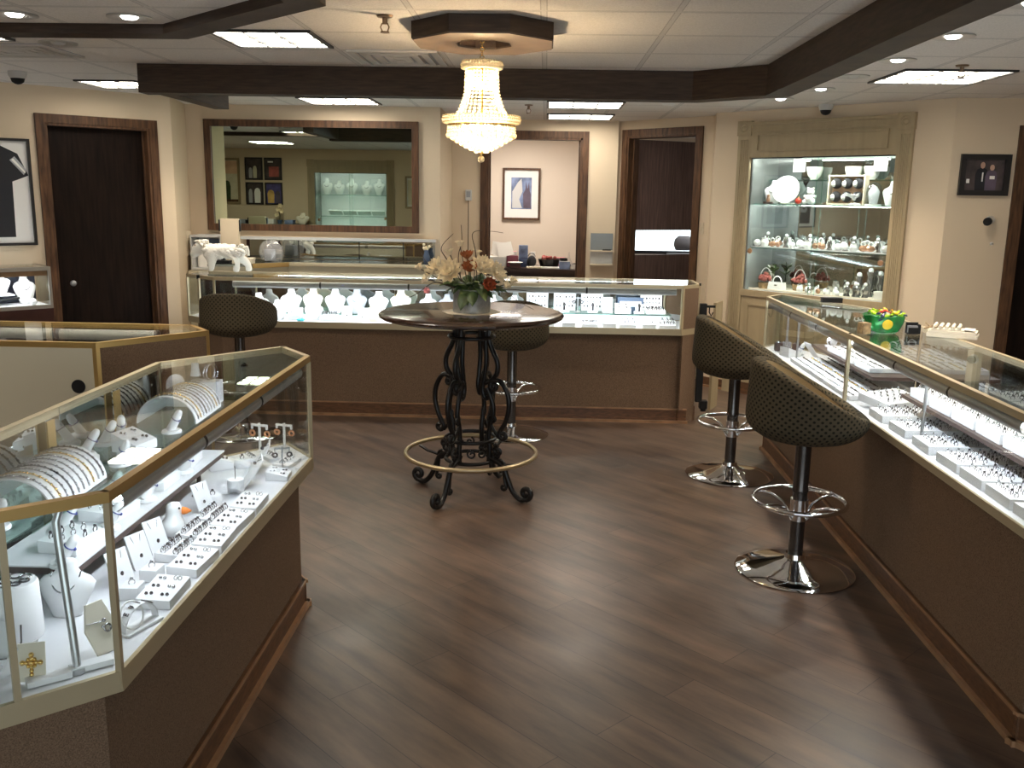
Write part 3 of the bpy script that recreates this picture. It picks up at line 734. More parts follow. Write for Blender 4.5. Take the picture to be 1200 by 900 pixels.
# ------------------------------------------------------------------ glass show cases
def dirn(a, b):
    u = (Vector(b)-Vector(a)).normalized(); return u, Vector((-u.y, u.x))
def show_case(name, label, cat, poly, kinds, zb=0.565, deck=0.60, top=1.0, rail='champagne_metal', base_in=0.055, base_mat='carpet', cove_edges=(), deck_mat='white_deck', posts=(), post_w=0.016, rail_h=0.024, front_rail=None, gold=(), strip_z=0.02):
    """poly counter-clockwise; kinds per edge: glass / mirror / solid / cream / none"""
    n = len(poly); cx = sum(p[0] for p in poly)/n; cy = sum(p[1] for p in poly)/n
    t = thing(name, label, cat, (cx, cy, 0))
    ins = [0.004 if k in ('solid', 'cream') else base_in for k in kinds]
    bp = inset(poly, ins)
    m = MB(); m.prism(bp, 0.0, zb-0.002); m.build('base', base_mat, t)
    for i in cove_edges:
        u, nn = dirn(bp[i], bp[(i+1) % n])
        m = MB(); edge_box(m, bp[i], bp[(i+1) % n], nn, 0.0, -0.014, 0.0, 0.105, -0.012, -0.012); c = m.build('kick_board', 'cove_wood', t)
        m = MB(); edge_box(m, bp[i], bp[(i+1) % n], nn, -0.014, -0.03, 0.0, 0.02, -0.024, -0.024); edge_box(m, bp[i], bp[(i+1) % n], nn, -0.014, -0.02, 0.097, 0.108, -0.016, -0.016); m.build('shoe_moulding', 'shoe_wood', c)
    m = MB(); m.prism(inset(poly, 0.012), zb, deck); m.build('deck', deck_mat, t)
    gz0, gz1 = deck, top-rail_h
    for i, k in enumerate(kinds):
        a, b = poly[i], poly[(i+1) % n]; u, nn = dirn(a, b)
        m = MB(); edge_box(m, a, b, nn, 0, 0.020, top-rail_h, top-0.001); m.build('top_rail', front_rail if i in gold else rail, t)
        if k in ('glass', 'mirror'):
            m = MB(); edge_box(m, a, b, nn, 0, 0.011, zb-0.008, deck+0.004); m.build('bottom_rail', rail, t)
        if k == 'glass':
            m = MB(); edge_box(m, a, b, nn, 0.004, 0.009, deck+0.004, top-rail_h, 0.003, 0.003); m.build('glass_front', 'glass', t)
        elif k == 'mirror':
            L = (Vector(b)-Vector(a)).length; nd = max(1, round(L/0.75))
            for j in range(nd):
                o0 = 0.006+0.010*(j % 2)
                p = Vector(a)+u*(L*j/nd); q = Vector(a)+u*(L*(j+1)/nd)
                m = MB(); edge_box(m, tuple(p), tuple(q), nn, o0, o0+0.006, deck+0.004, top-rail_h, 0.002, 0.002); m.build('sliding_door', 'mirror_grey', t)
        elif k in ('solid', 'cream'):
            m = MB(); edge_box(m, a, b, nn, 0.0, 0.012, 0.10, top-rail_h, 0.016, 0.016); m.build('end_panel', 'carpet' if k == 'solid' else 'cream_laminate', t)
            for p, d in ((a, 1), (b, -1)):
                m = MB(); pp = Vector(p); q = pp+u*d*0.016
                edge_box(m, tuple(pp), tuple(q), nn if d > 0 else -nn, 0.0, 0.02 if d > 0 else -0.02, strip_z, top-rail_h); m.build('corner_strip', rail, t)
    for i in posts:
        p = Vector(poly[i]); u0, _ = dirn(poly[i-1], poly[i]); u1, _ = dirn(poly[i], poly[(i+1) % n])
        c = p+(u1-u0).normalized()*post_w*0.55
        m = MB(); m.cbox((c.x, c.y, (zb+top-rail_h)/2), (post_w, post_w, top-rail_h-zb), RZ(math.atan2(u1.y, u1.x))); m.build('post', rail, t)
    m = MB(); m.prism(inset(poly, 0.015), top-0.0075, top-0.0015); m.build('glass_top', 'glass', t)
    return t
def case_tube(parent, a, b, nn, top=1.0, off=0.03, power=4.0, sockets=2):
    """lamp along the front top: grey housing towards the customer, glowing tube inside"""
    A, B = Vector((*a, top-0.050)), Vector((*b, top-0.050)); n3 = Vector((*nn, 0)); u = (B-A).normalized()
    A += n3*off; B += n3*off
    arc = []
    for k in range(9):
        w = R(-80+k*20); arc.append((w, Vector((0, 0, 1))*math.sin(w)*0.021-n3*math.cos(w)*0.021))
    m = MB(); m.sheet([[A+d for _, d in arc], [B+d for _, d in arc]], 0.002); h = m.build('light_housing', 'tube_housing', parent, 60)
    m = MB(); m.tube([A+u*0.02+n3*0.004, B-u*0.02+n3*0.004], 0.008, 8); m.build('light_tube', 'tube_glow', h, 60)
    for k in range(sockets):
        p = A+(B-A)*((k+1)/(sockets+1)); m = MB(); m.tube([p-u*0.006, p+u*0.006], 0.0245, 14); m.build('lamp_bracket', 'black_plastic', h, 60)
    ld = bpy.data.lights.new('case_lamp_light', 'AREA'); ld.shape = 'RECTANGLE'; ld.size = (B-A).length*0.96; ld.size_y = 0.014; ld.energy = power*(B-A).length; ld.color = (0.84, 0.91, 1.0)
    o = bpy.data.objects.new('case_lamp_light', ld); COL.objects.link(o)
    z = (Vector((0, 0, 1))-n3*0.55).normalized(); x = u; y = z.cross(x)
    M = Matrix((x, y, z)).transposed().to_4x4(); M.translation = (A+B)/2+n3*0.016-Vector((0, 0, 0.012)); o.matrix_world = M
    return h

# --- left front case
LP = [(-0.872, 1.76), (-0.872, 3.39), (-1.03, 3.60), (-1.375, 3.19), (-1.375, 1.40), (-1.245, 1.435), (-1.02, 1.628)]
LC = show_case('display_case', 'glass jewelry case with gold rails at the left front corner', 'display case', LP, ['glass', 'glass', 'glass', 'mirror', 'none', 'glass', 'glass'], rail='champagne_metal', front_rail='gold_metal', gold=(0, 5, 6), cove_edges=(0, 1, 6), posts=(0, 1, 3, 6), post_w=0.013)
case_tube(LC, (-0.872, 1.84), (-0.872, 3.30), (-1, 0), power=2.8)
ce_ = lambda *p: Vector(p)
m = MB(); m.tube([(-0.965, 1.755, 0.601), (-0.972, 1.762, 0.66), (-1.008, 1.80, 0.88), (-1.012, 1.805, 0.915), (-1.006, 1.812, 0.94), (-0.985, 1.825, 0.952), (-0.93, 1.845, 0.955)], 0.0085, 12); m.build('lamp_post', 'steel_tube', LC, 60)
m = MB(); m.cyl((-0.965, 1.755), 0.017, 0.6005, 0.612, 16); m.build('post_foot', 'steel_tube', LC, 60)
# dark edged lower tier and upper glass shelf
TZ = 0.705
m = MB(); m.prism([(-1.115, 2.06), (-1.115, 3.10), (-1.34, 3.10), (-1.34, 2.06)], TZ-0.022, TZ-0.004); s = m.build('tier_shelf', 'tier_edge', LC)
m = MB(); m.prism([(-1.112, 2.057), (-1.112, 3.103), (-1.338, 3.103), (-1.338, 2.057)], TZ-0.004, TZ); m.build('tier_top', 'white_deck', s)
for y in (2.10, 2.9):
    m = MB(); m.tube([(-1.15, y, 0.601), (-1.13, y, 0.65), (-1.13, y, TZ-0.023)], 0.008, 8); m.build('shelf_bracket', 'black_iron', LC, 60)
UZ = 0.845
m = MB(); m.prism([(-1.135, 1.93), (-1.135, 3.42), (-1.345, 3.17), (-1.345, 1.52), (-1.26, 1.52)], UZ-0.007, UZ); m.build('upper_shelf', 'glass_green', LC)
for x, y in ((-1.335, 2.42), (-1.335, 2.82)):
    m = MB(); m.box(-1.3515, -1.346, y-0.02, y+0.02, 0.601, 0.974); m.build('shelf_standard', 'gold_metal', LC)

# --- right case (two sections)
RP = [(1.875, 2.30), (1.875, 5.35), (1.535, 6.06), (1.405, 5.89), (1.405, 2.555), (1.62, 2.30)]
RC = show_case('display_case', 'long glass jewelry case along the right side beside two bar stools', 'display case', RP, ['mirror', 'glass', 'glass', 'glass', 'glass', 'none'], zb=0.655, deck=0.672, cove_edges=(2, 3, 4), posts=(2, 3, 4), post_w=0.012)
m = MB(); m.box(1.4055, 1.421, 4.262, 4.28, 0.655, 0.976); m.build('middle_post', 'champagne_metal', RC)
m = MB(); m.cyl((1.413, 4.271), 0.007, 0.975, 1.003, 10); m.build('post_cap', 'black_plastic', RC)
m = MB(); m.box(1.845, 1.8725, 3.97, 4.03, 0.673, 0.975); m.build('rear_post', 'champagne_metal', RC)
for y0, y1 in ((2.70, 4.22), (4.30, 5.84)): case_tube(RC, (1.405, y1), (1.405, y0), (1, 0), power=2.1)
RTZ = 0.785
for y0, y1 in ((2.55, 3.97), (4.34, 5.35)):
    m = MB(); m.box(1.555, 1.84, y0, y1, RTZ-0.016, RTZ); s = m.build('tier_shelf', 'tier_edge', RC)
    for y in (y0+0.06, y1-0.06):
        m = MB(); m.tube([(1.80, y, 0.6735), (1.80, y, RTZ-0.017)], 0.009, 8); m.build('shelf_leg', 'black_iron', s, 60)
for y in (5.69, 5.44, 3.5875):
    m = MB(); m.tube([(1.50, y, 0.6735), (1.50, y, 0.97)], 0.007, 8); m.build('lamp_post', 'steel_tube', RC, 60)

# --- back case
BP = [(-2.35, 6.50), (0.975, 6.50), (1.112, 6.63), (1.112, 7.0), (-2.63, 7.0), (-2.63, 6.72)]
BC = show_case('display_case', 'long lit jewelry case across the back behind the round table', 'display case', BP, ['glass', 'solid', 'solid', 'mirror', 'glass', 'glass'], zb=0.655, deck=0.688, cove_edges=(0, 5), posts=(0, 1, 5), base_in=0.06, post_w=0.012, strip_z=0.655)
m = MB(); u_, n_ = dirn(BP[1], BP[2]); edge_box(m, BP[1], BP[2], n_, -0.002, 0.011, 0.647, 0.69); m.build('bottom_rail', 'champagne_metal', BC)
bpin = inset(BP, 0.004)
m = MB(); edge_box(m, (0.96, 6.56), (1.105, 6.69), Vector((-0.67, 0.74)), -0.012, -0.03, 0, 0.105); m.build('kick_board', 'cove_wood', BC)
m = MB(); m.cbox((-2.49, 6.595, 0.83), (0.014, 0.014, 0.30), RZ(-0.66)); m.build('post', 'champagne_metal', BC)
m = MB(); m.cyl((-2.497, 6.60), 0.011, 0.975, 1.002, 10); m.build('post_cap', 'black_plastic', BC)
case_tube(BC, (-2.22, 6.50), (0.93, 6.50), (0, 1), power=6.2, sockets=4, off=0.035)
for x0, x1, z in ((-2.0, -0.9, 0.722), (-0.86, -0.14, 0.722), (-0.12, 0.93, 0.762)):
    m = MB(); m.box(x0, x1, 6.74, 6.955, z-0.008, z); m.build('glass_shelf', 'glass_green', BC)
    m = MB(); m.box(x0+0.01, x1-0.01, 6.755, 6.955, 0.6885, z-0.010, 0.002); m.build('riser', 'white_deck', BC, 40)
m = MB(); m.cyl((1.108, 6.626), 0.008, 0.99, 1.008, 10); m.build('post_cap', 'black_plastic', BC)

# --- second case behind the left one: staff side with cream panels
QP = [(-3.0, 3.575), (-1.78, 3.575), (-1.464, 3.966), (-1.60, 4.135), (-3.0, 4.135)]
QC = show_case('display_case', 'case with cream back panel and brown side behind the left front case', 'display case', QP, ['cream', 'solid', 'glass', 'glass', 'none'], zb=0.655, deck=0.672, rail='gold_metal', deck_mat='dark_deck', posts=(3,))
m = MB(); m.tube([(-1.862, 3.5745, 0.82), (-1.862, 3.571, 0.82)], 0.028, 24); m.build('cable_hole', 'black_plastic', QC)
for x0, x1 in ((-2.85, -2.20), (-2.19, -1.73)):
    m = MB(); m.tube([(x0, 4.06, 0.955), (x1, 4.06, 0.955)], 0.024, 14); h = m.build('light_housing', 'white_plastic', QC, 60)
    for x in (x0, x1-0.012):
        m = MB(); m.tube([(x, 4.06, 0.955), (x+0.014, 4.06, 0.955)], 0.0255, 14); m.build('lamp_bracket', 'grey_leather', h, 60)
m = MB(); m.box(-1.99, -1.98, 3.95, 3.96, 0.70, 0.712); m.build('indicator_light', 'blue_led', QC)

# --- silver framed case against the left wall
t = thing('wall_case', 'silver-framed lit wall case on a dark red base left of the dark door', 'display case', (-3.55, 6.05, 0))
uL = Vector((SQ, SQ)); nLv = Vector(nL)
e1 = Vector((-3.335, 6.155)); e0 = e1-uL*1.5     # front line
def wc(mb, s0, s1, d0, d1, z0, z1):
    a = e1-uL*s1; b = e1-uL*s0; return edge_box(mb, tuple(a), tuple(b), -nLv, d0, d1, z0, z1)
m = MB(); wc(m, 0, 1.5, 0.0, 0.33, 0.0, 0.80); m.build('base', 'red_brown', t)
m = MB(); wc(m, 0, 1.5, 0, 0.016, 0.80, 0.825); wc(m, 0, 1.5, 0, 0.016, 1.055, 1.08); wc(m, 0, 0.018, 0, 0.016, 0.825, 1.055); wc(m, 0, 0.018, 0.016, 0.33, 0.80, 0.815); wc(m, 0, 0.018, 0.016, 0.33, 1.06, 1.08); m.build('frame', 'silver_frame', t)
m = MB(); wc(m, 0.018, 1.5, 0.005, 0.010, 0.825, 1.055); m.build('glass_front', 'glass', t)
m = MB(); wc(m, 0.004, 0.010, 0.018, 0.32, 0.815, 1.06); m.build('glass_side', 'glass', t)
m = MB(); wc(m, 0.0, 1.5, 0.018, 0.33, 1.072, 1.08); m.build('glass_top', 'glass', t)
m = MB(); wc(m, 0.02, 1.5, 0.30, 0.325, 0.815, 1.06); m.build('back_panel', 'dark_deck', t)
m = MB(); wc(m, 0.012, 1.5, 0.018, 0.30, 0.805, 0.818); m.build('deck', 'white_deck', t)
m = MB(); wc(m, 0.20, 1.4, 0.12, 0.28, 0.885, 0.893); m.build('shelf', 'white_deck', t)
m = MB(); p0, p1 = e1-uL*0.04-nLv*0.05, e1-uL*1.45-nLv*0.05; m.tube([(p0.x, p0.y, 1.045), (p1.x, p1.y, 1.045)], 0.008, 8); m.build('light_tube', 'tube_glow', t, 60)
m = MB(); wc(m, 0.02, 1.48, 0.018, 0.030, 1.02, 1.057); m.build('light_housing', 'shoe_wood', t)

# --- counter behind the back case, with mirror strip and ledge
t = thing('back_counter', 'cream counter with gold top edge under the big wall mirror', 'counter', (-1.8, 7.5, 0))
KP = [(-2.02, 7.27), (-0.90, 7.27), (-0.90, 7.70), (-2.60, 7.70), (-2.60, 7.06), (-2.24, 7.06)]
m = MB(); m.prism(inset(KP, 0.012), 0.0, 1.03); m.build('body', 'cream_laminate', t)
m = MB(); m.prism(inset(KP, 0.004), 1.03, 1.043); m.build('worktop', 'counter_top', t)
m = MB(); m.prism(inset(KP, 0.02), 1.043, 1.049); m.build('glass_top', 'glass_smoke', t)
u_, n_ = dirn(KP[5], KP[0]); m = MB(); edge_box(m, KP[5], KP[0], n_, -0.006, 0.010, 1.02, 1.055); m.build('edge_strip', 'gold_metal', t)
u_, n_ = dirn(KP[0], KP[1]); m = MB(); edge_box(m, KP[0], KP[1], n_, -0.004, 0.010, 1.025, 1.055); m.build('edge_strip', 'champagne_metal', t)
t = thing('mirror_strip', 'long low mirror strip on the wall above the cream back counter', 'mirror', (-1.7, 7.74, 1.05))
m = MB(); m.box(-2.50, -0.915, 7.735, 7.748, 1.052, 1.212); m.build('mirror_glass', 'mirror_grey', t)
for x in (-2.06, -1.55, -1.18): 
    m = MB(); m.box(x-0.003, x+0.003, 7.731, 7.735, 1.053, 1.211); m.build('joint', 'black_plastic', t)
t = thing('wall_ledge', 'narrow cream ledge under the big wall mirror', 'ledge', (-1.7, 7.7, 1.214))
m = MB(); m.box(-2.53, -0.90, 7.66, 7.748, 1.214, 1.232, 0.003); m.build('board', 'ivory_plastic', t)
m = MB(); m.box(-2.53, -0.90, 7.654, 7.66, 1.210, 1.234); m.build('lip', 'pale_grey', t)
# little mirrored shelf box right of the doorway
t = thing('wall_shelf', 'small mirrored shelf box on the wall between the doorway and the split door', 'shelf', (0.56, 8.86, 0.95))
m = MB(); m.box(0.43, 0.64, 8.80, 8.897, 1.09, 1.102); m.build('shelf_board', 'ivory_plastic', t)
m = MB(); m.box(0.43, 0.64, 8.885, 8.897, 1.102, 1.26); m.build('back_panel', 'smoked_panel', t)
m = MB(); m.box(0.43, 0.64, 8.86, 8.897, 0.975, 1.09); m.build('front_panel', 'pale_grey', t)
m = MB(); m.box(0.43, 0.64, 8.79, 8.897, 0.962, 0.975); m.build('lower_board', 'ivory_plastic', t)
m = MB(); m.box(0.54, 0.62, 8.81, 8.83, 1.103, 1.115, 0.003); tag(m.build('stapler', 'black_plastic'), 'small black stapler on the shelf box beside the split door', 'stapler')

# --- swing gate with black post at the right end of the back case
t = thing('gate', 'narrow tan swing gate beside the black post at the back case end', 'gate', (1.30, 7.0, 0.05))
m = MB(); edge_box(m, (1.262, 6.90), (1.345, 7.08), (0.9, -0.42), 0, 0.02, 0.02, 0.84); m.build('gate_panel', 'pine_frame', t)
t = thing('gate_post', 'black metal gate post at the right end of the back case', 'post', (1.14, 6.6, 0.1))
m = MB(); m.box(1.118, 1.165, 6.61, 6.66, 0.145, 0.862, 0.003); m.build('post', 'black_plastic', t)
m = MB(); m.box(1.166, 1.225, 6.62, 6.65, 0.835, 0.850); m.tube([(1.185, 6.635, 0.835), (1.185, 6.635, 0.80), (1.20, 6.635, 0.775), (1.212, 6.635, 0.80)], 0.005, 6); m.build('latch', 'black_plastic', t)
m = MB(); m.box(1.150, 1.205, 6.605, 6.665, 0.095, 0.155, 0.004); m.cyl((1.18, 6.635), 0.02, 0.075, 0.095, 12); m.build('pivot_bracket', 'black_plastic', t)
# ------------------------------------------------------------------ bar stools
def make_stool(lift=0.0, hs=1.0):
    p = proto('bar_stool')
    # base and column
    m = MB(); m.lathe([(0, 0.0), (0.252, 0.0), (0.256, 0.006), (0.250, 0.012), (0.19, 0.026), (0.12, 0.042), (0.06, 0.056), (0.046, 0.062), (0.041, 0.082), (0, 0.082)], n=56); m.build('base', 'chrome', p, 40)
    m = MB(); m.lathe([(0, 0.082), (0.031, 0.082), (0.031, 0.365), (0, 0.365)], n=24); m.build('lower_column', 'grey_column', p, 40)
    m = MB(); m.lathe([(0, 0.365), (0.0345, 0.365), (0.0345, 0.375), (0.033, 0.38), (0.033, 0.598+lift), (0, 0.598+lift)], n=24); m.build('upper_column', 'grey_column', p, 40)
    m = MB(); m.torus((0, 0, 0.322), 0.195, 0.0105, 56, 10); fr = m.build('foot_ring', 'chrome', p, 80)
    for a in (35, 145, 215, 325):
        c, s = math.cos(R(a)), math.sin(R(a)); q = MB()
        q.tube([(0.195*c, 0.195*s, 0.322), (0.13*c, 0.13*s, 0.318), (0.075*c, 0.075*s, 0.295), (0.036*c, 0.036*s, 0.245)], 0.007, 8); q.build('ring_bracket', 'chrome', fr, 80)
    m = MB(); m.lathe([(0.0315, 0.235), (0.038, 0.235), (0.038, 0.33), (0.0315, 0.33)], n=24, closed=True); m.build('ring_collar', 'chrome', p, 40)
    # bucket: x forward is the front of the seat
    z0 = 0.605+lift
    m = MB(); n = 64
    def rim(a):   # height of the rim above the underside, highest at the back (a = pi)
        b = 0.5*(1-math.cos(a)); return hs*(0.088+0.232*(1-(1-b)**1.2))
    def rad(a, h):  # outer radius at height h
        t_ = max(0.0, min(1.0, h/0.20)); k = 0.64+0.37*math.sin(min(1.0, max(0.0, h)/0.085)*PI/2)**0.62-0.045*max(0.0, (h-0.12)/0.20)
        ex = 0.254 if math.cos(a) > 0 else 0.250
        return Vector((ex*math.cos(a)*k, 0.243*math.sin(a)*k))
    K = 12; secs = []
    prof_uv = []
    for i in range(n):
        a = 2*PI*i/n; H = rim(a)
        col = [Vector((0.10*math.cos(a), 0.10*math.sin(a), -0.012)), Vector((0.140*math.cos(a), 0.135*math.sin(a), -0.007))]
        for k in range(K+1):
            h = 0.006+(H-0.006)*k/K; r = rad(a, h); col.append(Vector((r.x, r.y, h)))
        r = rad(a, H)
        nrm = Vector((math.cos(a), math.sin(a)))
        for k in range(1, 7):   # rounded lip to the inside
            w = PI*k/6; tck = 0.030
            col.append(Vector((r.x-nrm.x*tck*(1-math.cos(w)), r.y-nrm.y*tck*(1-math.cos(w)), H+0.016*math.sin(w))))
        secs.append(col)
    inner = []
    g = [[m.bm.verts.new(v) for v in c] for c in secs]
    uv = m.bm.loops.layers.uv.new('UVMap')
    L = [0.0]
    for v, w in zip(secs[n//2], secs[n//2][1:]): L.append(L[-1]+(w-v).length)
    for i in range(n):
        j = (i+1) % n
        for k in range(len(secs[0])-1):
            f = m.bm.faces.new((g[i][k], g[j][k], g[j][k+1], g[i][k+1]))
            for lp, (ii, kk) in zip(f.loops, ((i, k), (i+1, k), (i+1, k+1), (i, k+1))):
                hh = secs[ii % n][kk].z if kk <= K+2 else secs[ii % n][K+2].z+0.01*(kk-K-2)
                lp[uv].uv = (0.24*2*PI*ii/n, hh*1.1)
    c0 = m.bm.verts.new((0, 0, -0.013))
    for i in range(n): m.bm.faces.new((g[(i+1) % n][0], g[i][0], c0))
    bmesh.ops.translate(m.bm, verts=m.bm.verts, vec=(0, 0, z0))
    m.build('seat_shell', 'dot_fabric', p, 70)
    m = MB(); ins = []
    for i in range(n):
        a = 2*PI*i/n; H = rim(a); r = rad(a, H); col = []
        q = Vector((r.x-0.0585*math.cos(a), r.y-0.0585*math.sin(a)))
        for k in range(7):
            h = H-0.0+(0.062-H)*k/6 if H > 0.062 else H+0.0005*k
            h = max(h, 0.05); f = 1.0-0.12*(k/6)
            col.append(Vector((q.x*f, q.y*f, z0+h)))
        ins.append(col)
    g = [[m.bm.verts.new(v) for v in c] for c in ins]
    for i in range(n):
        j = (i+1) % n
        for k in range(6): m.bm.faces.new((g[i][k], g[i][k+1], g[j][k+1], g[j][k]))
    m.build('seat_lining', 'seat_inner', p, 70)
    m = MB(); m.lathe([(0, 0.04), (0.165, 0.04), (0.178, 0.055), (0.172, 0.082), (0.12, 0.094), (0, 0.098)], (0, 0, z0), 40); m.build('seat_cushion', 'seat_inner', p, 60)
    return p
ST = make_stool(); ST2 = make_stool(0.078, 0.84); ST2.name = 'bar_stool.001'; ORG[ST2.name] = Vector()
put(ST, 'dotted bucket bar stool in front of the right case, nearest to the camera', 'bar stool', (1.128, 3.873, 0), R(-8), 'dotted bar stools')
put(ST, 'dotted bucket bar stool at the right case, farther one beside the gate', 'bar stool', (1.118, 5.30, 0), R(-6), 'dotted bar stools')
put(ST, 'dotted bar stool behind the round table facing the back case', 'bar stool', (-0.205, 6.12, 0), R(92), 'dotted bar stools')
put(ST2, 'dotted bar stool seen from behind at the left end of the back case', 'bar stool', (-1.995, 5.95, 0), R(90), 'dotted bar stools')

# ------------------------------------------------------------------ round bar table with scroll base
TX, TY = -0.378, 4.83
t = thing('bar_table', 'round dark wood bar table with black scrolled iron base', 'table', (TX, TY, 0))
m = MB(); m.lathe([(0, 0.962), (0.455, 0.962), (0.470, 0.966), (0.486, 0.976), (0.4865, 0.985), (0.478, 0.993), (0.466, 0.998), (0, 0.998)], (TX, TY, 0), 96); m.build('table_top', 'table_wood', t, 30)
def spiral(cx, cz, r0, r1, a0, turns, n=22):
    return [(cx+(r0+(r1-r0)*i/n)*math.cos(R(a0+turns*360*i/n)), cz+(r0+(r1-r0)*i/n)*math.sin(R(a0+turns*360*i/n))) for i in range(n+1)]
def catmull(P, k=6):
    out = []
    for i in range(len(P)-1):
        p0, p1, p2, p3 = P[max(i-1, 0)], P[i], P[i+1], P[min(i+2, len(P)-1)]
        for j in range(k):
            s = j/k; s2, s3 = s*s, s*s*s
            out.append(tuple(0.5*((2*p1[d])+(-p0[d]+p2[d])*s+(2*p0[d]-5*p1[d]+4*p2[d]-p3[d])*s2+(-p0[d]+3*p1[d]-3*p2[d]+p3[d])*s3) for d in range(len(p1))))
    out.append(tuple(P[-1])); return out
def leg_curves():
    cs = []
    # straight upper post swelling out into an S that ends in a curl
    cs.append((catmull([(0.105, 0.962), (0.105, 0.875), (0.120, 0.82), (0.158, 0.745), (0.158, 0.685), (0.128, 0.645), (0.118, 0.62)]) + spiral(0.140, 0.612, 0.022, 0.006, 180, 0.95, 12), 0.0135))
    cs.append((catmull([(0.088, 0.90), (0.088, 0.83), (0.092, 0.74), (0.082, 0.66), (0.070, 0.59), (0.085, 0.545)]) + spiral(0.098, 0.560, 0.020, 0.006, 230, 0.9, 12), 0.0125))
    # outer C scroll
    cs.append((spiral(0.115, 0.618, 0.008, 0.028, 40, 0.35, 8)[::1] + catmull([(0.128, 0.640), (0.180, 0.640), (0.222, 0.580), (0.232, 0.505), (0.212, 0.425), (0.182, 0.375)]) + spiral(0.200, 0.352, 0.028, 0.007, 120, 1.05, 14), 0.0135))
    # inner stem to the cage
    cs.append((catmull([(0.098, 0.60), (0.130, 0.53), (0.138, 0.46), (0.120, 0.40), (0.112, 0.33), (0.118, 0.26), (0.112, 0.19)]), 0.0135))
    cs.append((spiral(0.135, 0.430, 0.006, 0.022, 200, 0.8, 10) + catmull([(0.118, 0.415), (0.142, 0.375), (0.172, 0.335)]) , 0.009))
    cs.append((spiral(0.170, 0.262, 0.028, 0.006, 90, 1.3, 16), 0.010)); cs.append((spiral(0.160, 0.235, 0.026, 0.006, 270, -1.2, 16), 0.010))
    # foot
    cs.append((catmull([(0.105, 0.235), (0.125, 0.215), (0.165, 0.205), (0.205, 0.175), (0.232, 0.115), (0.262, 0.055), (0.305, 0.017), (0.345, 0.022)]) + spiral(0.342, 0.056, 0.036, 0.008, -80, 1.2, 18), 0.0145))
    cs.append((catmull([(0.205, 0.175), (0.212, 0.11), (0.222, 0.075)]) + spiral(0.206, 0.066, 0.018, 0.005, 20, -0.95, 10), 0.009))
    cs.append((catmull([(0.150, 0.208), (0.190, 0.215)]) + spiral(0.188, 0.188, 0.026, 0.006, 90, -1.0, 12), 0.009))
    return cs
for k, a in enumerate((-27, 63, 153, 243)):
    c, s = math.cos(R(a)), math.sin(R(a)); m = MB()
    for pts, r in leg_curves(): m.tube([(TX+x*c, TY+x*s, max(z, r)) for x, z in pts], r, 8)
    m.build('scroll_leg', 'black_iron', t, 80)
m = MB(); m.torus((TX, TY, 0.868), 0.118, 0.010, 40, 8); m.build('top_band', 'black_iron', t, 80)
for zz in (0.315, 0.200):
    m = MB(); m.torus((TX, TY, zz), 0.135, 0.0105, 40, 8); m.build('cage_band', 'black_iron', t, 80)
for k in range(4):
    a0 = -27+45+90*k; m = MB(); ca, sa = math.cos(R(a0)), math.sin(R(a0))
    for sg in (1, -1):
        pts = spiral(0.026, 0.040, 0.006, 0.026, 0, 1.2, 14)
        P = []
        for x, z in pts: w = a0+sg*(x)*430; P.append((TX+0.135*math.cos(R(w)), TY+0.135*math.sin(R(w)), 0.215+z))
        m.tube(P, 0.006, 6)
    m.build('cage_scroll', 'black_iron', t, 80)
m = MB(); m.torus((TX, TY, 0.232), 0.352, 0.0125, 72, 10); fr = m.build('foot_ring', 'brass_ring', t, 80)
for a in (-27, 63, 153, 243):
    c, s = math.cos(R(a)), math.sin(R(a)); m = MB(); m.tube([(TX+r*c, TY+r*s, z) for r, z in ((0.135, 0.20), (0.20, 0.188), (0.28, 0.20), (0.335, 0.222))], 0.009, 8); m.build('ring_bracket', 'black_iron', fr, 80)

# ------------------------------------------------------------------ doily and flower pot
t = thing('doily', 'cream paper doily under the flower pot', 'doily', (TX, TY, 0.998))
m = MB(); n = 64; m.prism([(TX+(0.148+0.006*math.cos(8*2*PI*i/n))*math.cos(2*PI*i/n), TY-0.02+(0.148+0.006*math.cos(8*2*PI*i/n))*math.sin(2*PI*i/n)) for i in range(n)], 0.9985, 1.0005); m.build('sheet', 'paper_warm', t)
PX, PY, PZ = TX+0.002, TY-0.03, 1.001
t = thing('flower_pot', 'round galvanized metal pot of cream and rust artificial flowers on the table', 'flower arrangement', (PX, PY, PZ))
m = MB(); m.lathe([(0, 0.0), (0.097, 0.0), (0.098, 0.006), (0.098, 0.116), (0.1005, 0.120), (0.0975, 0.122), (0.094, 0.118), (0.093, 0.02), (0, 0.02)], (PX, PY, PZ), 40); pot = m.build('pot', 'galvanized', t, 40)
m = MB(); m.lathe([(0, 0.10), (0.093, 0.10), (0.05, 0.135), (0, 0.14)], (PX, PY, PZ), 24); m.build('moss', 'leaf_green', t, 60)
def petal(L, W, curl, cup, n=5):
    rows = []
    for i in range(n+1):
        s = i/n; w = W*math.sin(PI*min(1, 0.12+0.88*s))**0.7*(1 if s < 1 else 0.3); x = L*s; z = curl*s*s*L
        rows.append([(x, w*v, z+cup*W*v*v) for v in (-1, -0.5, 0, 0.5, 1)])
    return rows
def flower_mb(layers, M):
    m = MB()
    for n, L, W, tilt, curl, ph in layers:
        for k in range(n):
            q = MB(); q.sheet(petal(L, W, curl, 0.6), 0.0012)
            T = Matrix.Rotation(2*PI*(k+ph)/n, 4, 'Z') @ Matrix.Rotation(-R(tilt), 4, 'Y')
            m.add(q, M @ T)
    return m
def aim(pos, d):
    z = Vector(d).normalized(); M = z.to_track_quat('Z', 'Y').to_matrix().to_4x4(); M.translation = Vector(pos); return M
def at(dx, dz, dy=0.0): return (PX+dx, PY+dy, PZ+dz)
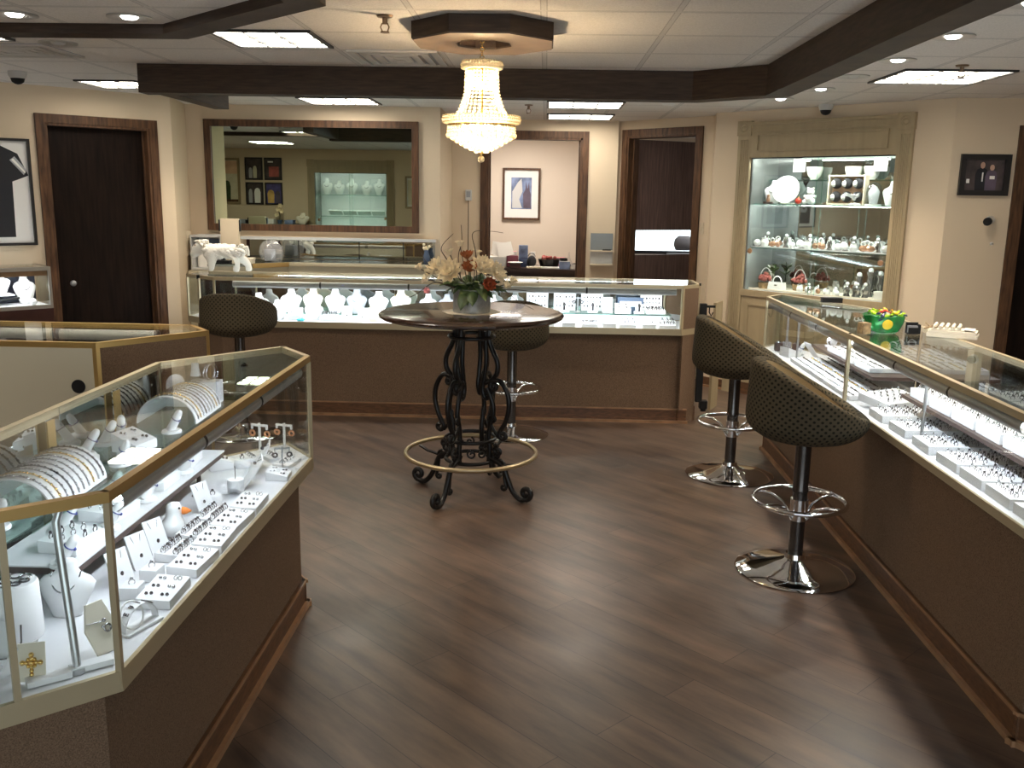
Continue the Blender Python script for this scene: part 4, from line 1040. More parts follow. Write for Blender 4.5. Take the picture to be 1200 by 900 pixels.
BIG = [((-0.105, 0.205, -0.06), (-0.25, -0.75, 0.45), 0.085), ((-0.185, 0.21, 0.02), (-0.8, -0.3, 0.6), 0.075), ((0.055, 0.225, -0.05), (0.3, -0.6, 0.7), 0.082), ((0.115, 0.20, -0.03), (0.8, -0.4, 0.5), 0.075)]
for (dx, dz, dy), d, s in BIG:
    f = flower_mb([(11, s*0.95, s*0.24, 12, 0.15, 0), (10, s*0.85, s*0.22, 32, 0.25, 0.5), (7, s*0.6, s*0.18, 55, 0.25, 0.2)], aim(at(dx, dz, dy), d)).build('cream_flower', 'petal_cream', t, 60)
    q = MB(); e = Vector(d).normalized()*0.012; q.ball((PX+dx+e.x, PY+dy+e.y, PZ+dz+e.z), 0.014, 10, 8); q.build('flower_centre', 'leaf_pale', f, 80)
    q = MB(); q.tube([(PX+dx*0.3, PY+dy*0.3, PZ+0.11), (PX+dx*0.7, PY+dy*0.7, PZ+dz*0.7), at(dx, dz, dy)], 0.0035, 6); q.build('flower_stem', 'leaf_green', f, 80)
RUST = [((-0.005, 0.215, -0.06), (0.0, -0.6, 0.8), 0.056, 'petal_orange'), ((0.085, 0.150, -0.085), (0.4, -0.9, 0.2), 0.052, 'petal_red'), ((-0.022, 0.275, -0.03), (-0.1, -0.3, 1.0), 0.046, 'petal_orange')]
for (dx, dz, dy), d, s, mt in RUST:
    f = flower_mb([(10, s, s*0.32, 25, 0.3, 0), (8, s*0.75, s*0.28, 55, 0.2, 0.5), (6, s*0.5, s*0.25, 75, 0.1, 0.1)], aim(at(dx, dz, dy), d)).build('rust_flower', mt, t, 60)
    q = MB(); q.tube([(PX+dx*0.3, PY+dy*0.3, PZ+0.11), at(dx, dz, dy)], 0.003, 6); q.build('flower_stem', 'leaf_green', f, 80)
BUD = [((-0.265, 0.215, 0.0), (-0.6, -0.2, 0.8)), ((-0.225, 0.165, -0.02), (-0.9, -0.1, 0.2)), ((0.175, 0.135, -0.06), (0.5, -0.5, 0.6)), ((0.205, 0.155, -0.03), (0.6, -0.2, 0.9)), ((-0.115, 0.29, 0.02), (-0.3, 0, 1)), ((-0.062, 0.335, 0.0), (-0.1, 0, 1)), ((0.150, 0.19, 0.0), (0.4, 0, 1)), ((0.02, 0.29, 0.02), (0.2, 0, 1))]
for (dx, dz, dy), d in BUD:
    s = 0.038
    f = flower_mb([(5, s, s*0.42, 58, -0.25, 0), (4, s*0.95, s*0.38, 70, -0.3, 0.5)], aim(at(dx, dz, dy), d)).build('cream_bud', 'petal_cream', t, 60)
    q = MB(); q.tube([(PX+dx*0.25, PY+dy*0.3, PZ+0.11), (PX+dx*0.65, PY+dy*0.6, PZ+0.11+(dz-0.11)*0.55), at(dx, dz, dy)], 0.0025, 6); q.build('bud_stem', 'twig', f, 80)
f = flower_mb([(6, 0.034, 0.016, 45, 0.1, 0)], aim(at(-0.215, 0.105, -0.05), (-0.5, -0.7, 0.3))).build('pink_flower', 'petal_pink', t, 60)
rnd = random.Random(5)
for k in range(40):
    a = rnd.uniform(0, 2*PI); el = rnd.uniform(-0.35, 0.8); Lf = rnd.uniform(0.07, 0.125)
    q = MB(); q.sheet(petal(Lf, Lf*0.27, -0.5, -0.3), 0.001)
    o = MB(); o.add(q, Matrix.Translation((PX+0.06*math.cos(a), PY+0.06*math.sin(a), PZ+0.125+0.03*rnd.random())) @ Matrix.Rotation(a, 4, 'Z') @ Matrix.Rotation(-el, 4, 'Y'))
    o.build('leaf', 'leaf_green' if k % 4 else 'leaf_pale', t, 60)
for k, (a, s) in enumerate(((-1.95, 0.05), (-1.6, 0.06), (-1.25, 0.055), (-1.75, 0.045))):
    q = MB(); q.sheet(petal(s, s*0.27, -1.0, -0.3), 0.001)
    o = MB(); o.add(q, Matrix.Translation((PX-0.01+0.085*math.cos(a), PY+0.088*math.sin(a), PZ+0.128)) @ Matrix.Rotation(a, 4, 'Z') @ Matrix.Rotation(R(35), 4, 'Y')); o.build('leaf', 'leaf_pale', t, 60)
TW = [((0.07, 0.12), (0.165, 0.115), (0.24, 0.06), (0.325, 0.012)), ((-0.07, 0.12), (-0.19, 0.15), (-0.30, 0.08), (-0.40, 0.04)), ((-0.06, 0.13), (-0.17, 0.20), (-0.23, 0.24), (-0.27, 0.30)), ((-0.05, 0.14), (-0.07, 0.28), (-0.055, 0.36), (-0.06, 0.445)),
      ((0.03, 0.14), (0.02, 0.30), (0.0, 0.40), (0.05, 0.42)), ((0.07, 0.12), (0.19, 0.12), (0.26, 0.115), (0.33, 0.105)), ((-0.04, 0.14), (-0.13, 0.27), (-0.16, 0.33), (-0.10, 0.40))]
for pts in TW:
    q = MB(); q.tube(catmull([(PX+x, PY-0.03+0.02*i, PZ+z) for i, (x, z) in enumerate(pts)]), [0.0032-0.0018*i/18 for i in range(19)], 6); q.build('twig', 'twig', t, 80)

# ------------------------------------------------------------------ chandelier
HX, HY = -0.283, 4.08
def Zc(z): return z
t = thing('chandelier', 'lit crystal basket chandelier hanging over the room centre', 'chandelier', (HX, HY, C))
k0 = 4.08/4.2
m = MB()
for i in range(9):
    z = C-0.008-i*0.0165
    m.torus((HX, HY, z), 0.008, 0.0022, 14, 6, Matrix.Rotation(R(90), 3, 'X') @ Matrix.Rotation(0, 3, 'Z') if i % 2 else Matrix.Rotation(R(90), 3, 'Y'))
m.build('chain', 'jewel_gold', t, 80)
z_top = 2.155
m = MB(); m.tube([(HX, HY, z_top-0.41), (HX, HY, z_top+0.01)], 0.006, 8); m.build('stem', 'jewel_gold', t, 80)
def bead_ring(m, r, z, n, br, sz=1.0):
    for i in range(n):
        a = 2*PI*i/n; m.ball((HX+r*math.cos(a), HY+r*math.sin(a), z), br, 6, 5, (1, 1, sz))
m = MB(); m.lathe([(0.068, 0.018), (0.078, 0.017), (0.088, 0.006), (0.089, -0.006), (0.080, -0.017), (0.068, -0.018)], (HX, HY, 2.135), 48, closed=True); cr = m.build('crown_band', 'crystal', t, 60)
m = MB()
for zz in (-0.012, 0.0, 0.012): bead_ring(m, 0.0885-0.004*abs(zz)/0.012, 2.135+zz, 44, 0.0045)
m.build('crown_beads', 'crystal', cr, 80)
m = MB(); m.lathe([(0.030, 0), (0.066, 0), (0.066, 0.003), (0.030, 0.003)], (HX, HY, 2.12), 32, closed=True); m.build('crown_plate', 'jewel_gold', t, 40)
for i in range(28):
    a = 2*PI*i/28; m = MB()
    pts = [(0.066, 2.105), (0.067, 2.09), (0.068, 2.075), (0.068, 2.06), (0.069, 2.045), (0.071, 2.03), (0.074, 2.015), (0.078, 2.0), (0.083, 1.985), (0.089, 1.97), (0.096, 1.955), (0.103, 1.942), (0.110, 1.93)]
    for r, z in pts: m.ball((HX+r*math.cos(a), HY+r*math.sin(a), z), 0.0068 if z > 2.04 else 0.0055, 6, 5)
    m.build('crystal_strand', 'crystal', t, 80)
m = MB(); m.lathe([(0.115, 0.016), (0.150, 0.017), (0.166, 0.008), (0.168, -0.005), (0.158, -0.016), (0.120, -0.017)], (HX, HY, 1.912), 64, closed=True); br = m.build('main_band', 'crystal', t, 60)
m = MB()
for zz in (-0.010, 0.002, 0.013): bead_ring(m, 0.1665-0.003*(abs(zz) > 0.009), 1.912+zz, 72, 0.0048)
m.build('band_beads', 'crystal', br, 80)
m = MB(); m.lathe([(0.140, 0.0), (0.146, 0.0), (0.146, -0.010), (0.140, -0.010)], (HX, HY, 1.893), 64, closed=True); m.build('gold_hoop', 'jewel_gold', t, 60)
m = MB()
for zz in (1.886, 1.875, 1.864): bead_ring(m, 0.142, zz, 56, 0.0062)
m.build('drop_row', 'crystal', t, 80)
tiers = [(0.142, 1.848, 40), (0.124, 1.838, 36), (0.105, 1.827, 30), (0.086, 1.816, 25), (0.066, 1.805, 19), (0.046, 1.795, 13), (0.025, 1.786, 7)]
for r, z, n in tiers:
    m = MB(); bead_ring(m, r, z, n, 0.0105, 1.1); m.build('crystal_tier', 'crystal', t, 80)
m = MB(); m.lathe([(0, 0.003), (0.012, 0.0), (0.012, -0.003), (0, -0.005)], (HX, HY, 1.778), 16); m.build('finial_cap', 'jewel_gold', t, 60)
m = MB(); m.ball((HX, HY, 1.750), 0.0145, 12, 10); m.build('crystal_ball', 'crystal', t, 80)
CHB = []
for i in range(6):
    a = 2*PI*i/6; CHB.append((HX+0.075*math.cos(a), HY+0.075*math.sin(a), 1.885))
for i in range(3):
    a = 2*PI*i/3; CHB.append((HX+0.036*math.cos(a), HY+0.036*math.sin(a), 2.055))
for x, y, z in CHB:
    m = MB(); m.lathe([(0, -0.014), (0.007, -0.011), (0.008, 0.0), (0.005, 0.012), (0, 0.02)], (x, y, z), 10); m.build('bulb', 'bulb_warm', t, 80)
# ------------------------------------------------------------------ small display pieces (built once, then copied)
def ring_mesh(name, r=0.0075, t=0.0014, mat='jewel_silver', stone=True):
    m = MB(); m.torus((0, 0, r), r, t, 12, 5, Matrix.Rotation(R(90), 3, 'X'))
    if stone: m.ball((0, 0, 2*r+0.002), 0.0046, 6, 4)
    return m
RINGS = []
for nm, mt in (('ring', 'jewel_silver'), ('ring', 'jewel_dark'), ('ring', 'jewel_dark'), ('ring', 'jewel_silver')):
    o = ring_mesh(nm, mat=mt).build(nm, mt, None, 80); COL.objects.unlink(o); RINGS.append(o)
def mini(mb, mat, name='ring'):
    o = mb.build(name, mat, None, 80); COL.objects.unlink(o); return o
q = MB(); q.ball((-0.006, 0, 0.003), 0.0047, 7, 5); q.ball((0.006, 0, 0.003), 0.0047, 7, 5); STUD = [mini(q, 'jewel_dark', 'earring_pair')]
q = MB(); q.ball((-0.006, 0, 0.003), 0.0047, 7, 5); q.ball((0.006, 0, 0.003), 0.0047, 7, 5); STUD.append(mini(q, 'jewel_silver', 'earring_pair'))
q = MB(); q.torus((-0.006, 0, 0.006), 0.005, 0.001, 10, 5, Matrix.Rotation(R(60), 3, 'X')); q.torus((0.006, 0, 0.006), 0.005, 0.001, 10, 5, Matrix.Rotation(R(60), 3, 'X')); STUD.append(mini(q, 'jewel_silver', 'earring_pair')); STUD.append(STUD[0])
def inst(o, parent, loc, rz=0.0, name=None, tilt=None):
    c = o.copy(); COL.objects.link(c); c.parent = parent; c.location = loc
    c.rotation_euler = tilt if tilt else (0, 0, rz); return c
rj = random.Random(11)
def pad(nx, ny, w, l, h, pool, name='earring_pad', slope=0.006, mat='white_leather', rz=0.0, zig=False):
    """display pad, w along x, l along y, with a grid of small pieces on it"""
    p = proto(name); m = MB(); m.box(-w/2, w/2, -l/2, l/2, 0, h, 0.003)
    for v in m.bm.verts:
        if v.co.z > h*0.5: v.co.z += slope*(-v.co.x/w)*2*0.5
    m.build('pad', mat, p, 40)
    for i in range(nx):
        for j in range(ny):
            x = (-w/2)+w*(i+0.5)/nx*0.92+w*0.04; y = (-l/2)+l*(j+0.5)/ny*0.92+l*0.04
            z = h+slope*(-x/w)
            inst(pool[rj.randrange(len(pool))], p, (x, y, z-0.002 if pool is RINGS else z), rz+rj.uniform(-0.25, 0.25))
    return p
EP = pad(2, 3, 0.084, 0.150, 0.026, STUD)
SP = pad(2, 8, 0.078, 0.118, 0.024, RINGS, 'ring_pad', rz=R(0))
SP2 = pad(1, 4, 0.05, 0.085, 0.02, RINGS, 'ring_pad')
BPAD = pad(3, 3, 0.11, 0.13, 0.03, RINGS, 'ring_pad', rz=R(90))
DP = pad(2, 2, 0.085, 0.095, 0.042, STUD, 'earring_pad', slope=0.03)
RT = pad(6, 5, 0.255, 0.165, 0.034, RINGS, 'ring_tray', slope=0.0, rz=R(20))
RT2 = pad(6, 4, 0.235, 0.185, 0.032, RINGS, 'ring_tray', slope=0.012, rz=R(20))
RT2.name = 'ring_tray.001'
def simple_tray():
    p = proto('jewelry_tray'); m = MB(); m.box(-0.12, 0.12, -0.10, 0.10, 0, 0.022, 0.003); m.build('pad', 'white_leather', p, 40)
    for i in range(5):
        m = MB()
        for j in range(9): m.ball((-0.095+0.0475*i, -0.085+0.021*j, 0.0235), 0.0045 if (i+j) % 3 else 0.0065, 6, 4)
        m.build('ring_row', ('jewel_silver', 'jewel_dark', 'jewel_gold')[i % 3], p, 80)
    return p
FT = simple_tray()
def ring_cube():
    p = proto('ring_block'); m = MB(); m.box(-0.024, 0.024, -0.026, 0.026, 0, 0.034, 0.006); m.build('block', 'white_leather', p, 50)
    inst(RINGS[0], p, (0, 0, 0.031), R(30)); return p
CUBE = ring_cube()
def ring_puck():
    p = proto('ring_stand'); m = MB(); m.lathe([(0, 0), (0.030, 0), (0.031, 0.004), (0.028, 0.028), (0.025, 0.031), (0, 0.031)], n=24); m.build('drum', 'white_leather', p, 40)
    inst(RINGS[1], p, (0, 0, 0.029), R(10)); return p
PUCK = ring_puck()
def pend_card():
    p = proto('pendant_card'); m = MB()
    m.loft([[(-0.012, -0.032, 0.0), (-0.007, -0.032, 0.0), (-0.007, 0.032, 0.0), (-0.012, 0.032, 0.0)], [(-0.047, -0.032, 0.088), (-0.043, -0.032, 0.090), (-0.043, 0.032, 0.090), (-0.047, 0.032, 0.088)]]); m.build('card', 'white_leather', p)
    m = MB(); m.box(-0.05, -0.009, -0.02, 0.02, 0, 0.003); m.build('foot', 'white_leather', p)
    m = MB(); m.tube([(-0.0405, -0.016, 0.085), (-0.029, -0.006, 0.050), (-0.0225, 0, 0.034), (-0.029, 0.006, 0.050), (-0.0405, 0.016, 0.085)], 0.0009, 5); m.build('chain', 'jewel_silver', p, 80)
    m = MB(); m.ball((-0.020, 0, 0.030), 0.006, 8, 6, (0.5, 1, 1.3)); m.build('pendant', 'jewel_dark', p, 80); return p
CARD = pend_card()
def finger():
    p = proto('ring_finger'); m = MB(); m.lathe([(0, 0), (0.030, 0), (0.031, 0.005), (0.028, 0.010), (0, 0.011)], n=24); m.build('base', 'white_leather', p, 40)
    m = MB(); M = Matrix.Translation((0.004, 0, 0.008)) @ Matrix.Rotation(R(-32), 4, 'Y')
    q = MB(); q.lathe([(0, 0), (0.0145, 0), (0.0125, 0.045), (0.0115, 0.068), (0.008, 0.078), (0, 0.082)], n=18); m.add(q, M); m.build('finger', 'white_leather', p, 50)
    m = MB(); q = MB(); q.torus((0, 0, 0.048), 0.0132, 0.0017, 18, 6); q.ball((-0.0135, 0, 0.048), 0.0045, 7, 5); m.add(q, M); m.build('ring', 'jewel_blue', p, 80); return p
FING = finger()
def ramp(r, L, nb):
    p = proto('bracelet_ramp'); n = 24
    arc = [(math.cos(PI*k/n)*r, math.sin(PI*k/n)*r*0.92) for k in range(n+1)]
    m = MB(); m.sheet([[(x, -L/2, z) for x, z in arc], [(x, L/2, z) for x, z in arc]], 0.004); m.build('ramp', 'white_leather', p, 50)
    m = MB(); m.prism([(x*0.97, z*0.97) for x, z in arc], 0, 0.003); o = MB(); o.add(m, Matrix.Translation((0, L/2-0.01, 0)) @ Matrix.Rotation(R(90), 4, 'X')); o.build('end_panel', 'white_leather', p)
    for j in range(nb):
        y = -L/2+L*(j+0.7)/(nb+0.4); m = MB(); mt = ('jewel_silver', 'jewel_gold', 'jewel_silver', 'jewel_dark', 'jewel_silver', 'jewel_silver')[j % 6]
        for k in range(2, 37):
            a = PI*k/38; m.ball(((r+0.0045)*math.cos(a), y, (r+0.0045)*math.sin(a)*0.92), 0.0052 if k % 2 else 0.0038, 6, 4)
        m.build('bracelet', mt, p, 80)
    return p
RAMP1 = ramp(0.098, 0.30, 10); RAMP2 = ramp(0.095, 0.26, 9); RAMP2.name = 'bracelet_ramp.001'
def ell(a, b, z, n=24, cy=0.0, p=2.0): return [(a*abs(math.cos(2*PI*i/n))**(2/p)*(1 if math.cos(2*PI*i/n) >= 0 else -1), cy+b*abs(math.sin(2*PI*i/n))**(2/p)*(1 if math.sin(2*PI*i/n) >= 0 else -1), z) for i in range(n)]
def bust(mat='white_leather', neck='jewel_silver', h=1.0):
    """necklace bust, facing -y"""
    p = proto('necklace_bust'); m = MB()
    prof = [(0.040, 0.030, 0.0, 0.0), (0.044, 0.033, 0.01, 0.0), (0.060, 0.036, 0.05, 0.004), (0.076, 0.036, 0.085, 0.010), (0.080, 0.033, 0.105, 0.015), (0.066, 0.028, 0.122, 0.020), (0.038, 0.024, 0.134, 0.024), (0.027, 0.022, 0.150, 0.027), (0.026, 0.021, 0.170, 0.029), (0.022, 0.017, 0.176, 0.029)]
    m.loft([ell(a, b, z*h, 24, cy) for a, b, z, cy in prof]); m.build('bust', mat, p, 60)
    m = MB(); pts = []
    for i in range(25):
        a = -PI*1.0*i/24; x = 0.040*math.cos(a); dz = abs(math.sin(a)); pts.append((x, 0.018-0.045*dz-0.002, (0.140-0.055*dz)*h))
    m.tube(pts, 0.0024, 6); m.build('necklace', neck, p, 80); return p
BUST = bust(); BUSTC = bust('cream_leather', 'jewel_gold'); BUSTC.name = 'necklace_bust.001'; BUSTG = bust('grey_leather', 'jewel_silver'); BUSTG.name = 'necklace_bust.002'
def easel(w=0.10, h=0.10):
    p = proto('curved_easel'); m = MB(); n = 14
    arc = [(0.5*w-w*k/n*0.0+0.0, 0, 0) for k in range(n+1)]
    m.sheet([[(0.085*(1-math.cos(R(80*k/n)))*1.0-0.045, s*w/2, 0.003+h*math.sin(R(80*(1-k/n)))) for k in range(n+1)] for s in (-1, 1)], 0.004); m.build('curved_panel', 'white_leather', p, 60)
    m = MB(); m.tube([(-0.043, -0.02, h*0.97), (-0.030, 0, h*0.85), (-0.043, 0.02, h*0.97)], 0.001, 5); m.build('chain', 'jewel_dark', p, 80)
    m = MB(); m.ball((-0.022, 0, h*0.80), 0.006, 8, 6); m.build('pendant', 'jewel_dark', p, 80); return p
EAS = easel()
def tee(mat='white_plastic', ear='jewel_rose'):
    p = proto('earring_stand'); m = MB(); m.lathe([(0, 0), (0.028, 0), (0.028, 0.004), (0.01, 0.012), (0.006, 0.02), (0, 0.02)], n=20); m.build('foot', mat, p, 40)
    m = MB(); m.box(-0.004, 0.004, -0.003, 0.003, 0.018, 0.125); m.build('post', mat, p)
    m = MB(); m.box(-0.035, 0.035, -0.004, 0.004, 0.112, 0.120); m.box(-0.035, -0.029, -0.004, 0.004, 0.100, 0.112); m.box(0.029, 0.035, -0.004, 0.004, 0.100, 0.112); m.build('crossbar', mat, p)
    for s in (-1, 1):
        m = MB(); m.torus((0.032*s, 0, 0.083), 0.010, 0.0042, 18, 8, Matrix.Rotation(R(90), 3, 'X')); m.build('earring', ear, p, 80)
    return p
TEE = tee(); TEEB = tee('steel_tube', 'jewel_dark'); TEEB.name = 'earring_stand.001'
def watch_pillow():
    p = proto('watch_stand'); m = MB(); m.box(-0.03, 0.03, -0.022, 0.022, 0, 0.012, 0.003); m.build('base', 'white_leather', p, 40)
    m = MB(); m.lathe([(0.019, -0.022), (0.0225, -0.018), (0.0225, 0.018), (0.019, 0.022)], n=20, closed=False); o = MB(); o.add(m, Matrix.Translation((0, 0, 0.034)) @ Matrix.Rotation(R(90), 4, 'Y')); o.build('cuff', 'white_leather', p, 60)
    m = MB(); m.lathe([(0.0233, -0.006), (0.0250, -0.006), (0.0250, 0.006), (0.0233, 0.006)], n=20, closed=True); o = MB(); o.add(m, Matrix.Translation((0, 0, 0.034)) @ Matrix.Rotation(R(90), 4, 'Y')); o.build('watch_strap', 'jewel_dark', p, 60)
    m = MB(); m.tube([(0, -0.022, 0.046), (0, -0.0255, 0.048)], 0.010, 14); m.build('watch_face', 'jewel_silver', p, 60); return p
WAT = watch_pillow()

# ------------------------------------------------------------------ contents of the left front case
DZ = 0.601; G1 = 'earring pads along the front glass of the left case'
for k, (y, x) in enumerate(((2.13, -0.934), (2.325, -0.933), (2.49, -0.933), (2.645, -0.933), (2.81, -0.933))):
    put(EP, 'white earring pad with six pairs, %s from the near end along the left case front' % ORD[k], 'earring pad', (x, y, DZ), R(-3 if k % 2 else 2), G1)
put(DP, 'small white earring pad at the far front corner of the left case', 'earring pad', (-0.93, 3.13, DZ), R(4), G1, sc=(0.9, 0.9, 0.6))
put(SP2, 'flat white pad of gold rings at the far front end of the left case', 'ring pad', (-0.945, 3.29, DZ), R(-10), None, sc=(1.3, 1.3, 0.8))
for k, y in enumerate((2.40, 2.545, 2.685)):
    put(SP, 'white pad with two zigzag ring rows, %s from the near end behind the earring pads' % ORD[k], 'ring pad', (-1.006, y, DZ), R(-4), 'two-row ring pads in the left case')
put(CUBE, 'small white ring block with one ring, nearer of two in the left case', 'ring block', (-1.012, 2.125, DZ), R(4), 'ring blocks'); put(CUBE, 'small white ring block with one ring, farther of two in the left case', 'ring block', (-1.008, 2.235, DZ), R(-3), 'ring blocks')
for k, (x, y) in enumerate(((-1.050, 2.185), (-1.052, 2.305), (-1.052, 2.415))):
    put(CARD, 'white slanted pendant card in the left case, %s from the near end' % ORD[k], 'pendant card', (x, y, DZ), R(-25), 'slanted pendant cards')
put(CARD, 'white slanted pendant card by the round ring stand in the left case', 'pendant card', (-1.045, 2.755, DZ), R(-25), 'slanted pendant cards')
put(PUCK, 'round white ring stand with dark ring in the left case', 'ring stand', (-1.062, 2.835, DZ))
put(PUCK, 'round white ring stand at the back of the left case deck', 'ring stand', (-1.10, 3.25, DZ), 0.6)
t = thing('slanted_stand', 'white cylinder display cut at a slant with grey front in the left case', 'display stand', (-1.018, 2.93, DZ))
m = MB(); a = ell(0.027, 0.027, DZ+0.004, 24); b = ell(0.027, 0.027, DZ+0.05, 24)
m.loft([[(-1.018+x, 2.93+y, DZ+0.001+max(0, (0.03*(-y)/0.027))) for x, y, z in a], [(-1.018+x, 2.93+y, DZ+0.055) for x, y, z in b]]); m.build('drum', 'white_leather', t, 50)
m = MB(); m.tube([(-1.018, 2.93, DZ+0.055), (-1.018, 2.93, DZ+0.10)], 0.0012, 6); m.build('wire', 'black_iron', t)
put(EAS, 'white curved pendant easel near the far end of the left case', 'pendant easel', (-1.005, 3.03, DZ), R(200), 'curved easels'); put(EAS, 'larger white curved easel behind the slanted cylinder stand', 'pendant easel', (-1.03, 3.19, DZ), R(195), 'curved easels', sc=1.1)
put(TEE, 'white T-shaped earring stand with rose gold hoops in the left case', 'earring stand', (-1.085, 3.42, DZ), R(-15), 'earring stands'); put(TEE, 'white T-shaped earring stand at the far corner of the left case', 'earring stand', (-1.005, 3.475, DZ), R(-15), 'earring stands', sc=(1, 1, 0.9))
put(TEEB, 'small grey metal jewelry tree in the left case', 'jewelry stand', (-0.938, 3.207, DZ), R(20), sc=(0.8, 0.8, 0.75))
put(DP, 'tall white earring pad at the back far end of the left case', 'earring pad', (-1.185, 3.235, DZ), R(35), G1)
for k, (x, y) in enumerate(((-1.10, 3.345), (-1.02, 3.36))): put(SP2, 'flat white pad with two gold rings, %s, at the far end' % ('near the shelf' if k == 0 else 'between the earring stands'), 'ring pad', (x, y, DZ), R(40), None, sc=(1.2, 1, 0.7))
# bird figurine
t = thing('bird_figurine', 'small white bird figurine with orange beak in the left case', 'figurine', (-1.068, 2.545, DZ))
m = MB(); m.loft([ell(0.018, 0.022, z, 20, cy) if False else [(-1.078+a*math.cos(2*PI*i/20), 2.545+cy+b*math.sin(2*PI*i/20), DZ+z) for i in range(20)] for a, b, z, cy in ((0.014, 0.018, 0, 0), (0.030, 0.034, 0.010, 0), (0.036, 0.042, 0.028, 0), (0.030, 0.034, 0.045, 0.004), (0.022, 0.022, 0.056, 0.012), (0.022, 0.022, 0.070, 0.016), (0.023, 0.024, 0.082, 0.018), (0.016, 0.017, 0.094, 0.018), (0.004, 0.004, 0.098, 0.018))]); m.build('body', 'porcelain', t, 80)
m = MB(); m.loft([[(-1.052+dx, 2.563+s*0.010*math.cos(2*PI*i/10), DZ+0.072+s*0.012*math.sin(2*PI*i/10)) for i in range(10)] for dx, s in ((0, 1), (0.012, 0.8), (0.026, 0.15))]); m.build('beak', 'orange', t, 60)
m = MB(); m.ball((-1.056, 2.548, DZ+0.084), 0.0035, 8, 6); m.build('eye', 'black_plastic', t, 80)
# tier shelf
for k, (x, y, rz) in enumerate(((-1.185, 2.19, -10), (-1.20, 2.42, -6), (-1.19, 2.70, 0), (-1.20, 2.93, 5))):
    put(BPAD, 'white ring pad on the dark-edged shelf of the left case, %s from the near end' % ORD[k], 'ring pad', (x, y, TZ+0.001), R(rz), 'ring pads on the lower shelf')
for k, (x, y) in enumerate(((-1.150, 2.065), (-1.150, 2.305), (-1.152, 2.545), (-1.150, 2.825), (-1.27, 2.30), (-1.27, 2.56))):
    put(FING, 'white ring finger stand on the dark-edged shelf, %s' % (ORD[k]+' along its front edge' if k < 4 else ('near one at its back' if k == 4 else 'far one at its back')), 'ring stand', (x, y, TZ+0.001), R(180+20*(k % 3)), 'finger stands on the lower shelf')
# upper glass shelf
put(RAMP1, 'white half-round bracelet ramp on the glass shelf, nearer one in the left case', 'bracelet ramp', (-1.243, 2.17, UZ+0.001), R(3), 'bracelet ramps', sc=(0.95, 1, 0.95)); put(RAMP2, 'white half-round bracelet ramp on the glass shelf, farther one in the left case', 'bracelet ramp', (-1.236, 3.04, UZ+0.001), R(2), 'bracelet ramps')
for k, (x, y, rz) in enumerate(((-1.265, 2.395, 10), (-1.20, 2.60, -15), (-1.255, 1.84, 20))):
    put(DP, 'white sloped earring pad on the glass shelf, %s' % ('just past the near bracelet ramp', 'before the far bracelet ramp', 'nearest to the camera')[k], 'earring pad', (x, y, UZ+0.001), R(rz), 'sloped pads on the glass shelf')
for k, (x, y, a, w) in enumerate(((-1.170, 2.44, 150, 'at the glass shelf edge past the near ramp'), (-1.31, 2.52, 200, 'at the back past the near ramp'), (-1.31, 2.64, 170, 'at the back between the two ramps'), (-1.170, 2.80, 160, 'beside the far bracelet ramp'), (-1.30, 2.73, 120, 'at the back before the far ramp'), (-1.22, 1.93, 150, 'at the near end of the glass shelf'))):
    put(FING, 'white ring finger stand '+w, 'ring stand', (x, y, UZ+0.001), R(a), 'finger stands on the glass shelf')
t = thing('display_block', 'small white block on the far end of the glass shelf', 'display block', (-1.25, 3.165, UZ))
m = MB(); m.box(-1.272, -1.165, 3.205, 3.27, UZ+0.001, UZ+0.082, 0.003); m.build('block', 'white_leather', t, 40)
t = thing('crown_ring_holder', 'clear crown-shaped ring holder on the white block', 'ring holder', (-1.25, 3.23, UZ+0.083))
m = MB(); m.box(-1.275, -1.225, 3.207, 3.255, UZ+0.083, UZ+0.100, 0.002); m.build('base', 'plastic_clear', t)
m = MB(); m.lathe([(0.019, 0), (0.015, 0.02), (0.013, 0.045), (0.011, 0.045), (0.012, 0.02), (0.015, 0.0)], (-1.25, 3.23, UZ+0.1005), 20, closed=True); m.build('crown', 'porcelain', t, 40)
t = thing('bangle', 'pair of silver bangles standing on the white block', 'bangle', (-1.20, 3.23, UZ+0.083))
for d in (0, 0.008):
    m = MB(); m.torus((-1.20+d, 3.23+d, UZ+0.083+0.0315), 0.028, 0.003, 32, 8, Matrix.Rotation(R(65), 3, 'Z') @ Matrix.Rotation(R(90), 3, 'X')); m.build('hoop', 'jewel_silver', t, 80)
t = thing('oval_panel', 'white rounded display panel at the back far corner of the left case', 'display panel', (-1.31, 3.10, UZ))
m = MB(); m.prism([(0.035*math.cos(PI*i/16), 0.075+0.035*math.sin(PI*i/16)) for i in range(17)]+[(-0.035, 0), (0.035, 0)], 0, 0.005); o = MB(); o.add(m, Matrix.Translation((-1.312, 3.194, UZ+0.001)) @ Matrix.Rotation(R(50), 4, 'Z') @ Matrix.Rotation(R(90), 4, 'X')); o.build('panel', 'white_leather', t)
